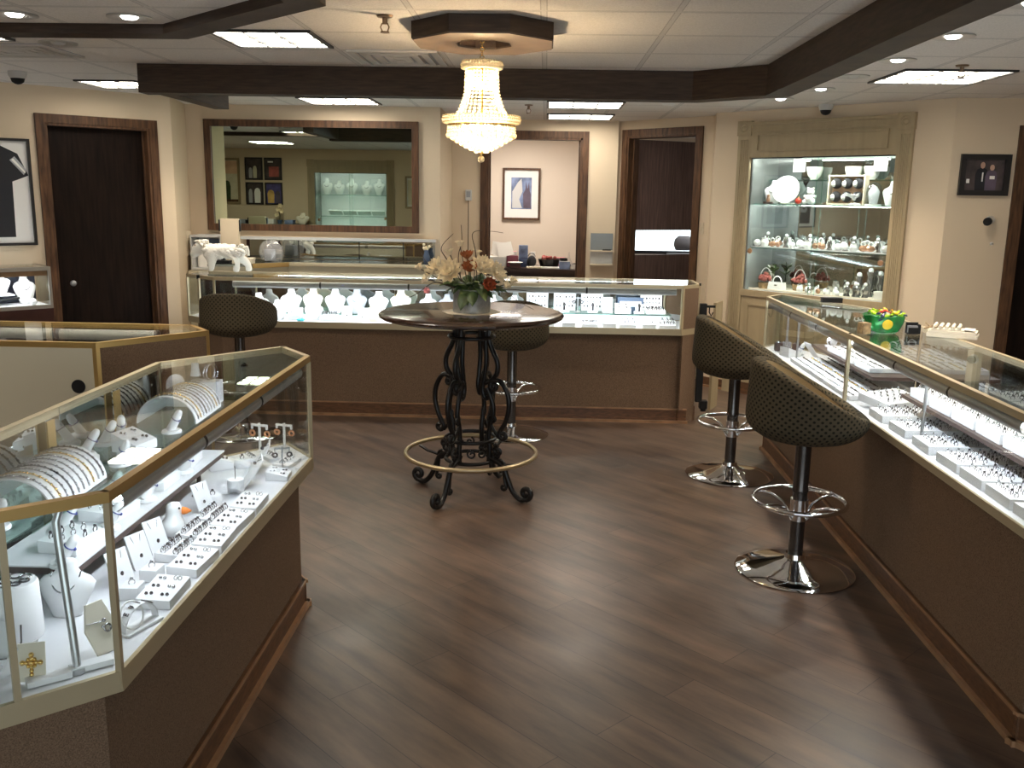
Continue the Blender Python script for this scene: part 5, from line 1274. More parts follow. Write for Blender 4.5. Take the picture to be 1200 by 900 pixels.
# near end of the deck
t = thing('jewelry_drum', 'large white drum with silver jewelry on top at the near end of the left case', 'display drum', (-1.178, 1.905, DZ))
m = MB(); m.lathe([(0, 0), (0.054, 0), (0.055, 0.004), (0.051, 0.126), (0.047, 0.132), (0, 0.132)], (-1.178, 1.905, DZ), 40); m.build('drum', 'white_leather', t, 40)
for k in range(7):
    a = 0.9*k; m = MB(); m.torus((-1.178+0.026*math.cos(a), 1.905+0.026*math.sin(a), DZ+0.135), 0.010+0.003*(k % 3), 0.002, 16, 6); m.build('earring', 'jewel_silver' if k % 2 else 'jewel_dark', t, 80)
put(BUST, 'white necklace bust behind the drum at the near end of the left case', 'necklace bust', (-1.122, 2.018, DZ), R(4), None, sc=(0.85, 0.68, 0.75))
t = thing('necklace_slope', 'white slanted necklace panel with silver chain beside the drum', 'necklace stand', (-1.15, 1.86, DZ))
m = MB(); m.sheet([[(-1.19-0.055+0.11*s+0.03*v, 1.835-0.05*v-0.02*s, DZ+0.001+0.075*(1-v)**1.6) for s in (0, .25, .5, .75, 1)] for v in (0, .2, .4, .6, .8, 1)], 0.003); m.build('panel', 'white_leather', t, 60)
m = MB(); m.tube([(-1.235, 1.825, DZ+0.080), (-1.205, 1.800, DZ+0.052), (-1.165, 1.78, DZ+0.026), (-1.14, 1.765, DZ+0.016), (-1.115, 1.77, DZ+0.018), (-1.105, 1.795, DZ+0.042), (-1.115, 1.815, DZ+0.072)], 0.0022, 6); m.build('chain', 'jewel_silver', t, 80)
put(EAS, 'white curved easel at the near left end, beside the gold cross', 'pendant easel', (-1.085, 1.735, DZ), R(160), 'curved easels', sc=(0.6, 0.7, 0.7))
t = thing('cross_pendant', 'gold cross brooch on a white card at the near end of the left case', 'cross', (-1.03, 1.70, DZ))
m = MB(); M = Matrix.Translation((-1.035, 1.705, DZ+0.004)) @ Matrix.Rotation(R(18), 4, 'Z') @ Matrix.Rotation(R(-14), 4, 'X')
q = MB(); q.box(-0.026, 0.026, 0, 0.004, 0, 0.078); m.add(q, M); m.build('card', 'cream_leather', t)
m = MB(); q = MB()
for x, z, r in ((0, 0.014, 0.0045), (0, 0.022, 0.0045), (0, 0.030, 0.005), (0, 0.038, 0.0065), (0, 0.046, 0.005), (0, 0.054, 0.0055), (-0.009, 0.038, 0.005), (-0.017, 0.039, 0.0055), (0.009, 0.038, 0.005), (0.017, 0.037, 0.0055), (0.006, 0.045, 0.004), (-0.006, 0.045, 0.004), (0.006, 0.031, 0.004), (-0.006, 0.031, 0.004)): q.ball((x, -0.002, z), r, 8, 6)
m.add(q, M); m.build('cross', 'jewel_gold', t, 80)
for k, (x, y, rz, lb) in enumerate(((-1.005, 1.715, 38, 'low white wedge slab under the gold cross card'), (-0.945, 1.775, 38, 'low white wedge slab under the hexagon pendant display'))):
    t = thing('wedge_slab', lb, 'display slab', (x, y, DZ), 0); m = MB(); m.cbox((x, y, DZ+0.0075), (0.085, 0.03, 0.013), RZ(R(rz)), 0.002); m.build('slab', 'white_leather', t, 40)
t = thing('hexagon_pendant_stand', 'tall cream hexagonal pendant display by the front corner of the left case', 'pendant stand', (-0.945, 1.83, DZ))
M = Matrix.Translation((-0.942, 1.838, DZ+0.001)) @ Matrix.Rotation(R(62), 4, 'Z') @ Matrix.Rotation(R(72), 4, 'X')
m = MB(); q = MB(); q.prism([(-0.022, 0), (0.022, 0), (0.036, 0.06), (0.020, 0.115), (-0.020, 0.115), (-0.036, 0.06)], -0.003, 0.003); m.add(q, M); m.build('panel', 'cream_leather', t)
m = MB(); q = MB(); q.tube([(-0.03, 0.075, 0.004), (0, 0.070, 0.005), (0.012, 0.071, 0.005)], 0.0012, 5); q.ball((0.010, 0.071, 0.006), 0.005, 8, 6); q.torus((0.014, 0.052, 0.006), 0.008, 0.0024, 16, 6); q.ball((0.004, 0.058, 0.006), 0.004, 8, 6); m.add(q, M); m.build('pendant', 'jewel_silver', t, 80)
t = thing('letter_bangle', 'silver bangle with raised letter charms on a white stand in the left case', 'bangle', (-0.925, 1.965, DZ))
m = MB(); q = MB(); q.box(-0.055, 0.055, -0.022, 0.022, 0, 0.006, 0.002); m.add(q, Matrix.Translation((-0.925, 1.965, DZ+0.0005)) @ Matrix.Rotation(R(70), 4, 'Z')); m.build('slab', 'white_leather', t, 40)
M = Matrix.Translation((-0.925, 1.965, DZ+0.007)) @ Matrix.Rotation(R(70), 4, 'Z')
m = MB(); q = MB(); arc = [(0.050*math.cos(PI*k/20), 0.050*math.sin(PI*k/20)) for k in range(21)]; q.sheet([[(x, -0.010, z) for x, z in arc], [(x, 0.010, z) for x, z in arc]], 0.002); m.add(q, M); m.build('bangle_band', 'white_leather', t, 60)
m = MB(); q = MB()
for k, ch in enumerate('HLIVE'):
    a = PI*(0.26+0.12*k); 
    T = Matrix.Rotation(-(a-PI/2), 4, 'Y') @ Matrix.Translation((0, 0, 0.0535)); l = MB()
    for r in {'H': [(-.0035, -.002, -.007, .007), (.002, .0035, -.007, .007), (-.0035, .0035, -.001, .001)], 'L': [(-.0035, -.002, -.007, .007), (-.0035, .0035, -.007, -.005)], 'I': [(-.001, .001, -.007, .007)], 'V': [(-.0035, -.001, -.002, .007), (.001, .0035, -.002, .007), (-.001, .001, -.007, -.002)], 'E': [(-.0035, -.002, -.007, .007), (-.0035, .0035, -.007, -.005), (-.0035, .0035, .005, .007), (-.0035, .0025, -.001, .001)]}[ch]: l.box(r[0], r[1], r[2], r[3], 0, 0.002)
    q.add(l, T)
m.add(q, M); m.build('letters', 'jewel_dark', t)
m = MB(); q = MB(); q.torus((-0.02, -0.0, 0.032), 0.032, 0.0022, 32, 6, Matrix.Rotation(R(70), 3, 'X')); m.add(q, M); m.build('loop', 'white_plastic', t, 80)

# ------------------------------------------------------------------ contents of the right case
RZD = 0.673; GR = 'white ring trays on the right case deck'
for k, y in enumerate((3.955, 3.71, 3.465, 3.235, 3.04, 2.85, 2.665)):
    put(RT, 'white ring tray on the right case deck, %s along the front from the middle post' % ORD[k], 'ring tray', (1.575, y, RZD), R((0, 1.5, -1, 1, 0, -1, 1)[k]), GR)
put(RT2, 'tilted white ring tray just before the middle post of the right case', 'ring tray', (1.60, 4.178, RZD+0.026), R(28), None, rot=(R(6), R(-4), R(24)))
for k in range(6):
    put(RT2, 'white ring tray on the raised shelf of the right case, %s from the rear post' % ORD[k], 'ring tray', (1.690, 3.83-0.205*k, RTZ+0.001), R((0, 1, 0, -1, 1, 0)[k]), 'ring trays on the raised shelf')
for k in range(5):
    put(FT, 'white jewelry tray on the right case deck past the middle post, %s of five' % ORD[k], 'jewelry tray', (1.57, 4.43+0.215*k, RZD), R((1, 0, -1, 1, 0)[k]), 'trays past the middle post')
for k in range(3):
    put(FT, 'white jewelry tray on the raised shelf past the middle post, %s of three' % ORD[k], 'jewelry tray', (1.695, 4.55+0.23*k, RTZ+0.001), R((2, -2, 3)[k]), 'trays on the far raised shelf')
put(EAS, 'white curved easel at the far end of the right case', 'pendant easel', (1.62, 5.52, RZD), R(10), None, sc=0.9)
put(FING, 'white ring finger at the far end of the right case', 'ring stand', (1.56, 5.62, RZD), R(120), None)
put(DP, 'white sloped pad at the far corner of the right case', 'earring pad', (1.495, 5.57, RZD), R(20), None)
for k, (x, y) in enumerate(((1.70, 5.20), (1.77, 5.12), (1.63, 5.22))):
    put(WAT, 'watch on a white cuff at the far raised shelf end, %s' % ('middle', 'right', 'left')[k]+' of three', 'watch', (x, y, RTZ+0.001), R(-60), 'watches on the far raised shelf')
for k, (x, y, w) in enumerate(((1.47, 5.76, 'nearest the front glass'), (1.53, 5.80, 'in the middle'), (1.58, 5.74, 'farthest right'))):
    t = thing('watch_box', 'dark watch box at the far end of the right case, '+w, 'watch box', (x, y, RZD), 0, 'dark watch boxes')
    m = MB(); m.cbox((x, y, RZD+0.026), (0.045, 0.04, 0.05), RZ(R(15*k)), 0.004); m.build('box', 'tier_edge' if k != 1 else 'grey_leather', t, 40)
    m = MB(); m.torus((x, y, RZD+0.055), 0.014, 0.004, 20, 6); m.build('watch', 'jewel_silver', t, 80)
# heap of silver pieces behind the rear post
for k in range(10):
    x = 1.62+0.05*(k % 4); y = 2.55+0.0; 
# things standing on the right case
t = thing('candy_bowl', 'green foil bowl heaped with wrapped candy on the right case', 'candy bowl', (1.575, 4.33, 1.0))
cx, cy, cz = 1.580, 4.33, 1.0005
m = MB(); n = 40
def wav(i, r, z, amp): a = 2*PI*i/n; return (cx+(r+amp*math.sin(7*a))*math.cos(a), cy+(r+amp*math.sin(7*a))*math.sin(a), cz+z+amp*0.8*math.cos(5*a))
m.loft([[wav(i, r, z, am) for i in range(n)] for r, z, am in ((0.055, 0.0, 0), (0.072, 0.012, 0.001), (0.088, 0.05, 0.002), (0.092, 0.082, 0.004), (0.080, 0.086, 0.004), (0.05, 0.06, 0.0))]); m.build('bowl', 'green_foil', t, 60)
rc = random.Random(3)
for k in range(26):
    a = rc.uniform(0, 2*PI); r = 0.075*math.sqrt(rc.random()); mt = ('lime', 'yellow_wrap', 'lime', 'navy_wrap', 'red_wrap', 'paper', 'lime')[k % 7]
    if math.cos(a) > 0.3 and math.sin(a) < 0.2 and k % 2: mt = 'navy_wrap'
    m = MB(); M = Matrix.Translation((cx+r*math.cos(a), cy+r*math.sin(a), cz+0.082+0.02*(1-r/0.08))) @ Euler((rc.uniform(-.6, .6), rc.uniform(-.6, .6), rc.uniform(0, 6)), 'XYZ').to_matrix().to_4x4()
    q = MB(); q.ball((0, 0, 0), 0.013, 8, 6, (1.5, 1, 0.7)); 
    for s in (-1, 1): q.loft([[(s*(0.016+dx), w*math.cos(2*PI*i/8), 0.4*w*math.sin(2*PI*i/8)) for i in range(8)] for dx, w in ((0, 0.003), (0.012, 0.012))])
    m.add(q, M); m.build('candy', mt, t, 80)
m = MB(); q = MB(); q.lathe([(0, 0.0), (0.024, 0.0), (0.020, 0.005), (0, 0.008)], n=14); m.add(q, Matrix.Translation((cx-0.012, cy-0.089, cz+0.048)) @ Matrix.Rotation(R(98), 4, 'X')); m.build('round_label', 'yellow_wrap', t, 60)
t = thing('cork_block', 'small brown block beside the green candy bowl', 'block', (1.475, 4.28, 1.0))
m = MB(); m.cbox((1.472, 4.265, 1.0275), (0.042, 0.042, 0.052), RZ(R(20)), 0.003); m.build('block', 'cork', t, 40)
t = thing('card_holder', 'black card holder between the candy bowl and the cream trays', 'card holder', (1.725, 4.335, 1.0))
m = MB(); m.box(1.68, 1.735, 4.315, 4.322, 1.001, 1.052); m.box(1.68, 1.735, 4.285, 4.315, 1.001, 1.006); m.box(1.730, 1.737, 4.285, 4.322, 1.001, 1.045); m.box(1.684, 1.73, 4.288, 4.294, 1.006, 1.03); m.build('holder', 'black_plastic', t)
m = MB(); m.box(1.685, 1.728, 4.297, 4.312, 1.007, 1.038); m.build('cards', 'grey_leather', t)
t = thing('display_tray', 'stacked cream leather display trays on the right case', 'tray', (1.815, 4.24, 1.0))
M = Matrix.Translation((1.862, 4.235, 1.001)) @ Matrix.Rotation(R(-28), 4, 'Z')
for nm, mt, a in (('lower_tray', 'cream_leather', (-0.105, 0.105, -0.062, 0.062, 0, 0.016)), ('upper_tray', 'cream_leather', (-0.10, 0.10, -0.058, 0.058, 0.017, 0.030)), ('inlay', 'cream_leather', (-0.09, 0.05, -0.048, 0.048, 0.0305, 0.036)), ('price_card', 'paper', (0.045, 0.09, -0.045, 0.045, 0.0365, 0.039))):
    m = MB(); q = MB(); q.box(*a, 0.002); m.add(q, M); m.build(nm, mt, t, 40)
for k in range(5):
    m = MB(); q = MB(); q.tube([(-0.075+0.025*k, -0.05, 0.043), (-0.075+0.025*k, 0.05, 0.048)], 0.008, 8); m.add(q, M); m.build('roll', 'cream_leather', t, 60)
m = MB(); q = MB(); q.tube([(-0.12, 0.03, 0.05), (-0.09, -0.03, 0.038), (-0.06, -0.06, 0.045)], 0.004, 6); q.tube([(-0.115, -0.05, 0.034), (-0.08, 0.0, 0.045)], 0.004, 6); m.add(q, M); m.build('tongs', 'cork', t, 60)
t = thing('black_box', 'flat black box on the far end of the right case', 'box', (1.74, 5.50, 1.0))
m = MB(); m.cbox((1.72, 5.585, 1.0135), (0.118, 0.05, 0.024), RZ(R(-2)), 0.002); m.build('box', 'black_plastic', t, 40)
m = MB(); m.cbox((1.72, 5.585, 1.0275), (0.120, 0.052, 0.004), RZ(R(-2))); m.build('lid', 'black_plastic', t)

# ------------------------------------------------------------------ contents of the back case
BD = 0.6885; BS = 0.723
xs = [(-1.88, 0), (-1.72, 1), (-1.55, 0), (-1.39, 2), (-1.23, 0), (-1.06, 1)]
for k, (x, c) in enumerate(xs):
    put((BUST, BUSTC, BUSTG)[c], '%s necklace bust on the back case shelf, %s from the left end' % (('white', 'cream', 'grey')[c], ORD[k]), 'necklace bust', (x, 6.80, BS), R((8, -6, 4, 0, -8, 5)[k]), 'necklace busts in the back case', sc=(0.98, 0.9, (0.95, 1.02, 0.98, 1.0, 0.93, 1.02)[k]))
for k, (x, pr, w, sc_) in enumerate(((-1.93, BUST, 'low white necklace bust', (0.9, 0.9, 0.8)), (-1.80, DP, 'tall white earring pad', (1, 1, 1.5)), (-1.67, BUST, 'low white necklace bust', (0.9, 0.9, 0.8)), (-1.55, SP, 'white ring pad', (1.1, 1, 1.6)), (-1.43, CARD, 'white pendant card', 1.15), (-1.22, BUSTC, 'low cream necklace bust', (0.9, 0.9, 0.75)))):
    put(pr, '%s at the front of the back case, %s from the left end' % (w, ORD[k]), 'jewelry display', (x, 6.615, BD), R(-90) if pr not in (BUST, BUSTC) else R((5, 0, -8, 0, 0, 6)[k]), 'front row in the back case', sc=sc_)
for k, x in enumerate((-1.31, -1.07, -0.93, -0.78, -0.62, -0.47, -0.33)):
    put(CARD, 'white pendant card in the back case, %s from the left' % ORD[k], 'pendant card', (x, 6.585, BD), R(-90), 'pendant cards in the back case', sc=1.05)
t = thing('gem_stone', 'small teal gemstone piece at the left end of the back case', 'gemstone', (-1.76, 6.56, BD)); m = MB(); m.ball((-1.745, 6.548, BD+0.011), 0.022, 12, 8, (1.4, 0.8, 0.5)); m.build('stone', 'teal', t, 80)
t = thing('pink_ball', 'pink ball ornament in the back case', 'ornament', (-1.115, 6.60, BD)); m = MB(); m.ball((-1.125, 6.64, BD+0.05), 0.034, 16, 12); m.build('ball', 'petal_pink', t, 80); m = MB(); m.lathe([(0, 0), (0.022, 0), (0.016, 0.016), (0.0, 0.018)], (-1.125, 6.64, BD+0.0005), 20); m.build('stand', 'white_leather', t, 60)
for k, (x, c) in enumerate(((-0.86, 0), (-0.72, 2), (-0.55, 1), (-0.38, 0), (-0.22, 0))):
    put((BUST, BUSTC, BUSTG)[c], '%s necklace bust on the back case shelf behind the flowers, %s from the left' % (('white', 'cream', 'grey')[c], ORD[k]), 'necklace bust', (x, 6.82, BS), 0, 'necklace busts behind the flowers', sc=(0.8, 0.8, 0.85))
for k, x in enumerate((-0.14, 0.02, 0.18, 0.33, 0.47, 0.60, 0.75, 0.88)):
    put(SP if k % 2 else DP, 'white jewelry pad at the front of the back case, %s in the right half' % ORD[k], 'jewelry pad', (x, 6.57, BD), R(-90), 'pads at the back case front', sc=(1, 1, 1.15))
for k, x in enumerate((0.02, 0.16, 0.31, 0.46, 0.61, 0.76, 0.90)):
    put((FT, BPAD, FT, WAT, BPAD, FT, BPAD)[k], 'white display behind the front pads of the back case, %s in the right half' % ORD[k], 'jewelry display', (x, 6.708, BD), R(-90), 'second row in the back case', sc=(0.28, 0.62, 1.1) if k in (0, 2, 5) else (0.7, 0.9, 1.1))
for k, x in enumerate((0.15, 0.25, 0.36, 0.47, 0.58, 0.70, 0.82)):
    put((WAT, TEEB, WAT, CARD, DP, WAT, SP)[k], 'display piece on the right shelf of the back case, %s from the left' % ORD[k], 'jewelry display', (x, 6.80, 0.763), R(0 if k in (0, 1, 2, 5) else -90), 'right shelf pieces', sc=(0.9 if k == 1 else 1.2))
def board():
    p = proto('display_board'); m = MB(); M = Matrix.Rotation(R(-12), 4, 'X'); q = MB(); q.box(-0.07, 0.07, 0, 0.006, 0, 0.135, 0.002); m.add(q, M); m.build('board', 'white_leather', p, 40)
    m = MB(); m.box(-0.05, 0.05, 0.006, 0.04, 0, 0.004); m.build('foot', 'white_leather', p)
    for j in range(3):
        m = MB(); q = MB()
        for i in range(6): q.ball((-0.05+0.02*i, -0.003, 0.035+0.033*j), 0.0055, 7, 5, (1, 0.6, 1.6 if (i+j) % 2 else 1))
        m.add(q, M); m.build('earring_row', 'jewel_dark' if j != 1 else 'jewel_silver', p, 80)
    return p
BRD = board()
for k, x in enumerate((-0.05, 0.155, 0.36, 0.80)):
    put(BRD, 'white upright earring board at the back of the back case, %s in the right half' % ORD[k], 'earring board', (x, 6.895, 0.763), 0, 'earring boards in the back case', sc=(1.15, 1, 1.0))
t = thing('blue_box', 'dark blue flat jewelry box on the right shelf of the back case', 'jewelry box', (0.64, 6.90, 0.763)); m = MB(); m.box(0.55, 0.74, 6.895, 6.93, 0.763, 0.868, 0.003); m.build('box', 'box_blue', t, 40)
m = MB(); m.box(0.565, 0.725, 6.893, 6.895, 0.80, 0.84); m.build('label_strip', 'white_leather', t)
put(CARD, 'white pendant card by the chamfered left end of the back case', 'pendant card', (-2.34, 6.76, BD), R(-70), None, sc=1.2); put(BUST, 'white necklace bust at the far left end of the back case', 'necklace bust', (-2.13, 6.83, BD), R(20), None, sc=0.95)
# white animal figurine on the left end of the back case
def skin_body(name, V, E, rad, mat, parent, sub=2):
    me = bpy.data.meshes.new(name); o0 = ORG[parent.name]
    me.from_pydata([tuple(Vector(v)-o0) for v in V], E, []); o = bpy.data.objects.new(name, me); COL.objects.link(o); o.parent = parent; ORG[o.name] = o0
    me.materials.append(MATS[mat])
    sk = o.modifiers.new('k', 'SKIN'); sk.use_smooth_shade = True
    for i, r in enumerate(rad): me.skin_vertices[0].data[i].radius = (r if isinstance(r, tuple) else (r, r)); me.skin_vertices[0].data[i].use_root = (i == 0)
    s = o.modifiers.new('s', 'SUBSURF'); s.levels = sub; s.render_levels = sub
    return o
AX, AY, AZ = -2.37, 6.74, 1.006
t = thing('animal_figurine', 'white textured long-haired bull figurine on the left end of the back case', 'figurine', (AX, AY, AZ))
def A(x, z, y=0.0): return (AX+x, AY+y, AZ+z)
V = [A(0.06, 0.145), A(-0.01, 0.150), A(-0.075, 0.150), A(-0.115, 0.165), A(0.115, 0.150),
     A(-0.060, 0.095, -0.028), A(-0.058, 0.045, -0.032), A(-0.060, 0.012, -0.032), A(-0.068, 0.095, 0.028), A(-0.075, 0.045, 0.032), A(-0.082, 0.012, 0.032),
     A(0.090, 0.098, -0.028), A(0.112, 0.055, -0.032), A(0.100, 0.012, -0.032), A(0.128, 0.098, 0.026), A(0.165, 0.055, 0.03), A(0.168, 0.012, 0.03)]
E_ = [(0, 1), (1, 2), (2, 3), (0, 4), (2, 5), (5, 6), (6, 7), (2, 8), (8, 9), (9, 10), (4, 11), (11, 12), (12, 13), (4, 14), (14, 15), (15, 16)]
rad = [(0.052, 0.046), (0.050, 0.044), (0.052, 0.048), (0.040, 0.038), (0.048, 0.042), 0.029, 0.019, 0.021, 0.029, 0.019, 0.021, 0.034, 0.021, 0.022, 0.034, 0.021, 0.022]
skin_body('body', V, E_, rad, 'plaster_white', t)
m = MB(); M = Matrix.Translation(A(-0.147, 0.158)) @ Matrix.Rotation(R(-38), 4, 'Y')
q = MB(); q.loft([[(x, cy+b*math.sin(2*PI*i/16), z0+a*math.cos(2*PI*i/16)) for i in range(16)] for x, a, b, z0, cy in ((0.040, 0.02, 0.022, 0, 0), (0.020, 0.040, 0.040, 0, 0), (-0.012, 0.038, 0.036, -0.002, 0), (-0.040, 0.028, 0.026, -0.008, 0), (-0.058, 0.021, 0.022, -0.012, 0), (-0.066, 0.010, 0.012, -0.012, 0))]); m.add(q, M); h = m.build('head', 'plaster_white', t, 80)
for s in (-1, 1):
    m = MB(); m.tube([A(-0.125, 0.205, 0.03*s), A(-0.130, 0.215, 0.055*s), A(-0.145, 0.212, 0.070*s)], [0.008, 0.006, 0.002], 8); m.build('horn', 'plaster_white', h, 80)
    m = MB(); m.tube([A(-0.115, 0.188, 0.03*s), A(-0.105, 0.190, 0.052*s), A(-0.100, 0.182, 0.062*s)], [0.010, 0.012, 0.004], 8); m.build('ear', 'plaster_white', h, 80)
    m = MB(); m.ball(A(-0.155, 0.185, 0.031*s), 0.005, 8, 6); m.build('eye', 'cork', h, 80)
m = MB(); m.tube([A(0.150, 0.170), A(0.172, 0.178), A(0.178, 0.150), A(0.176, 0.120)], [0.010, 0.009, 0.008, 0.010], 8); m.build('tail', 'plaster_white', t, 80)
m = MB(); rr = random.Random(2)
for k in range(16):
    a = rr.uniform(-1, 1); m.ball(A(-0.125+0.03*rr.uniform(-1, 1), 0.198+0.014*rr.random(), 0.03*a), 0.014, 8, 6)
m.build('mane', 'plaster_white', t, 80)
m = MB()
for k in range(90):
    u = rr.uniform(-0.10, 0.155); w = rr.uniform(-2.6, 2.6); m.ball(A(u, 0.142-0.012*abs(u)+0.043*math.cos(w), 0.040*math.sin(w)), rr.uniform(0.010, 0.017), 7, 5, (1.3, 1, 0.9))
m.build('wool', 'plaster_white', t, 80)
t.scale = (1.14, 1.14, 1.10)
# white desk calendar, monitor back and small boxes at the left of the back counter
t = thing('display_screen', 'white panel with dark clips standing at the left of the big wall mirror', 'panel', (-2.56, 7.30, 1.05))
m = MB(); m.box(-2.585, -2.435, 7.36, 7.385, 1.05, 1.385, 0.003); m.build('panel', 'ivory_plastic', t, 40)
for x in (-2.597, -2.432):
    m = MB(); m.box(x, x+0.010, 7.355, 7.375, 1.285, 1.375); m.build('clip', 'frame_black', t)
t = thing('tissue_case', 'pale box frame with small pictures at the left end of the back counter', 'box', (-2.78, 7.45, 0.95))
m = MB(); m.box(-2.88, -2.63, 7.48, 7.70, 1.23, 1.245); m.box(-2.88, -2.87, 7.48, 7.70, 0.98, 1.23); m.box(-2.64, -2.63, 7.48, 7.70, 0.98, 1.23); m.box(-2.87, -2.64, 7.66, 7.70, 0.98, 1.23); m.box(-2.88, -2.63, 7.48, 7.70, 0.965, 0.98); m.build('cabinet', 'pale_grey', t)
m = MB(); m.box(-2.78, -2.66, 7.64, 7.66, 1.10, 1.21); m.build('small_picture', 'box_blue', t); m = MB(); m.cyl((-2.82, 7.58), 0.04, 0.981, 1.12, 20); m.build('paper_roll', 'paper', t, 40)
m = MB(); m.box(-2.90, -2.60, 7.46, 7.715, 0.0, 0.96); tag(m.build('low_cabinet', 'cream_laminate'), 'low cream cabinet at the left end of the back counter under the box frame', 'cabinet')
plate('junction_box', 'square beige cover plate on the wall corner left of the mirror', 'wall plate', (-2.925, 7.50, 1.175), 0.13, 0.20, (0.98, -0.21))
t = thing('plastic_bag', 'crumpled clear plastic bag on the counter under the wall mirror', 'plastic bag', (-2.22, 7.42, 1.05))
rb = random.Random(4); m = MB(); m.loft([[(-2.20+a*(1+0.16*math.sin(5*2*PI*i/28+j))*math.cos(2*PI*i/28), 7.42+b*(1+0.16*math.cos(6*2*PI*i/28+2*j))*math.sin(2*PI*i/28), 1.051+z) for i in range(28)] for j, (a, b, z) in enumerate(((0.05, 0.03, 0.0), (0.085, 0.055, 0.02), (0.090, 0.06, 0.07), (0.080, 0.05, 0.12), (0.055, 0.035, 0.155), (0.02, 0.015, 0.168)))]); m.build('bag', 'bag_plastic', t, 60)
m = MB(); m.cbox((-2.21, 7.42, 1.10), (0.09, 0.06, 0.09), RZ(0.3), 0.004); m.build('contents', 'grey_leather', t, 40)
t = thing('paper_box', 'flat cream box on the back counter left of the gold edge', 'box', (-2.32, 7.15, 1.05)); m = MB(); m.box(-2.42, -2.265, 7.12, 7.20, 1.050, 1.088, 0.002); m.build('box', 'paper_warm', t, 40); m = MB(); m.box(-2.423, -2.262, 7.117, 7.203, 1.075, 1.092, 0.001); m.build('lid', 'paper_warm', t, 40)
t = thing('key_tray', 'low black tray on the back counter beside the white panel', 'tray', (-2.50, 7.22, 1.05)); m = MB(); m.box(-2.58, -2.46, 7.16, 7.24, 1.050, 1.066, 0.002); m.build('tray', 'black_plastic', t, 40); m = MB(); m.box(-2.53, -2.50, 7.19, 7.215, 1.0665, 1.10); m.build('box', 'frame_black', t)
t = thing('flower_vase', 'small blue vase of pale flowers at the right end of the mirror strip', 'vase', (-0.97, 7.60, 1.05)); m = MB(); m.lathe([(0, 0), (0.022, 0), (0.03, 0.04), (0.018, 0.08), (0.020, 0.10), (0.015, 0.10), (0.014, 0.02), (0, 0.01)], (-0.97, 7.60, 1.05), 20); m.build('vase', 'box_blue', t, 60)
m = MB(); rr = random.Random(8)
for k in range(9): m.ball((-0.97+rr.uniform(-.025, .025), 7.60+rr.uniform(-.02, .02), 1.165+rr.uniform(-.015, .03)), 0.012, 7, 5)
m.build('flowers', 'petal_cream', t, 80)
# wall case contents
def wp(s, d): p = e1-uL*s-nLv*d; return p.x, p.y
for k, (s, d, w) in enumerate(((0.115, 0.20, 'nearest to the dark door'), (0.27, 0.20, 'second from the dark door'))):
    x, y = wp(s, d); put(BUST, 'large white necklace bust in the silver wall case, '+w, 'necklace bust', (x, y, 0.894 if k else 0.818), R(45), 'busts in the wall case', sc=(0.9, 0.9, 0.8 if k else 1.15))
for k, s in enumerate((0.41, 0.50)):
    x, y = wp(s, 0.17); put(CARD, 'white pendant card on the wall case shelf, %s' % ('right one', 'left one')[k], 'pendant card', (x, y, 0.894), R(-45), 'cards in the wall case', sc=1.2)
x, y = wp(0.10, 0.09); t = thing('white_ball', 'small white ball on the wall case deck by its right end', 'ornament', (x, y, 0.818)); m = MB(); m.ball((x, y, 0.842), 0.023, 14, 10); m.build('ball', 'porcelain', t, 80); m = MB(); m.torus((x, y, 0.8205), 0.012, 0.002, 16, 6); m.build('foot_ring', 'white_plastic', t, 80)
x, y = wp(0.30, 0.10); t = thing('black_necklace_arch', 'black curved necklace ramp on the wall case deck', 'necklace ramp', (x, y, 0.818)); m = MB(); P = [(e1-uL*(0.42-0.24*k/10)-nLv*0.10) for k in range(11)]; m.tube([(p.x, p.y, 0.826+0.045*math.sin(PI*k/20)) for k, p in enumerate(P)], 0.007, 8); m.build('ramp', 'black_plastic', t, 80)
# second case contents seen through its top
for k, (x, y) in enumerate(((-2.40, 3.95), (-2.20, 3.93), (-2.0, 3.90))):
    put((EAS, TEE, EAS)[k], 'white display stand under the glass top of the brown-sided corner case, %s' % ORD[k], 'display stand', (x, y, 0.673), R(90), 'stands in the corner case', sc=1.6)
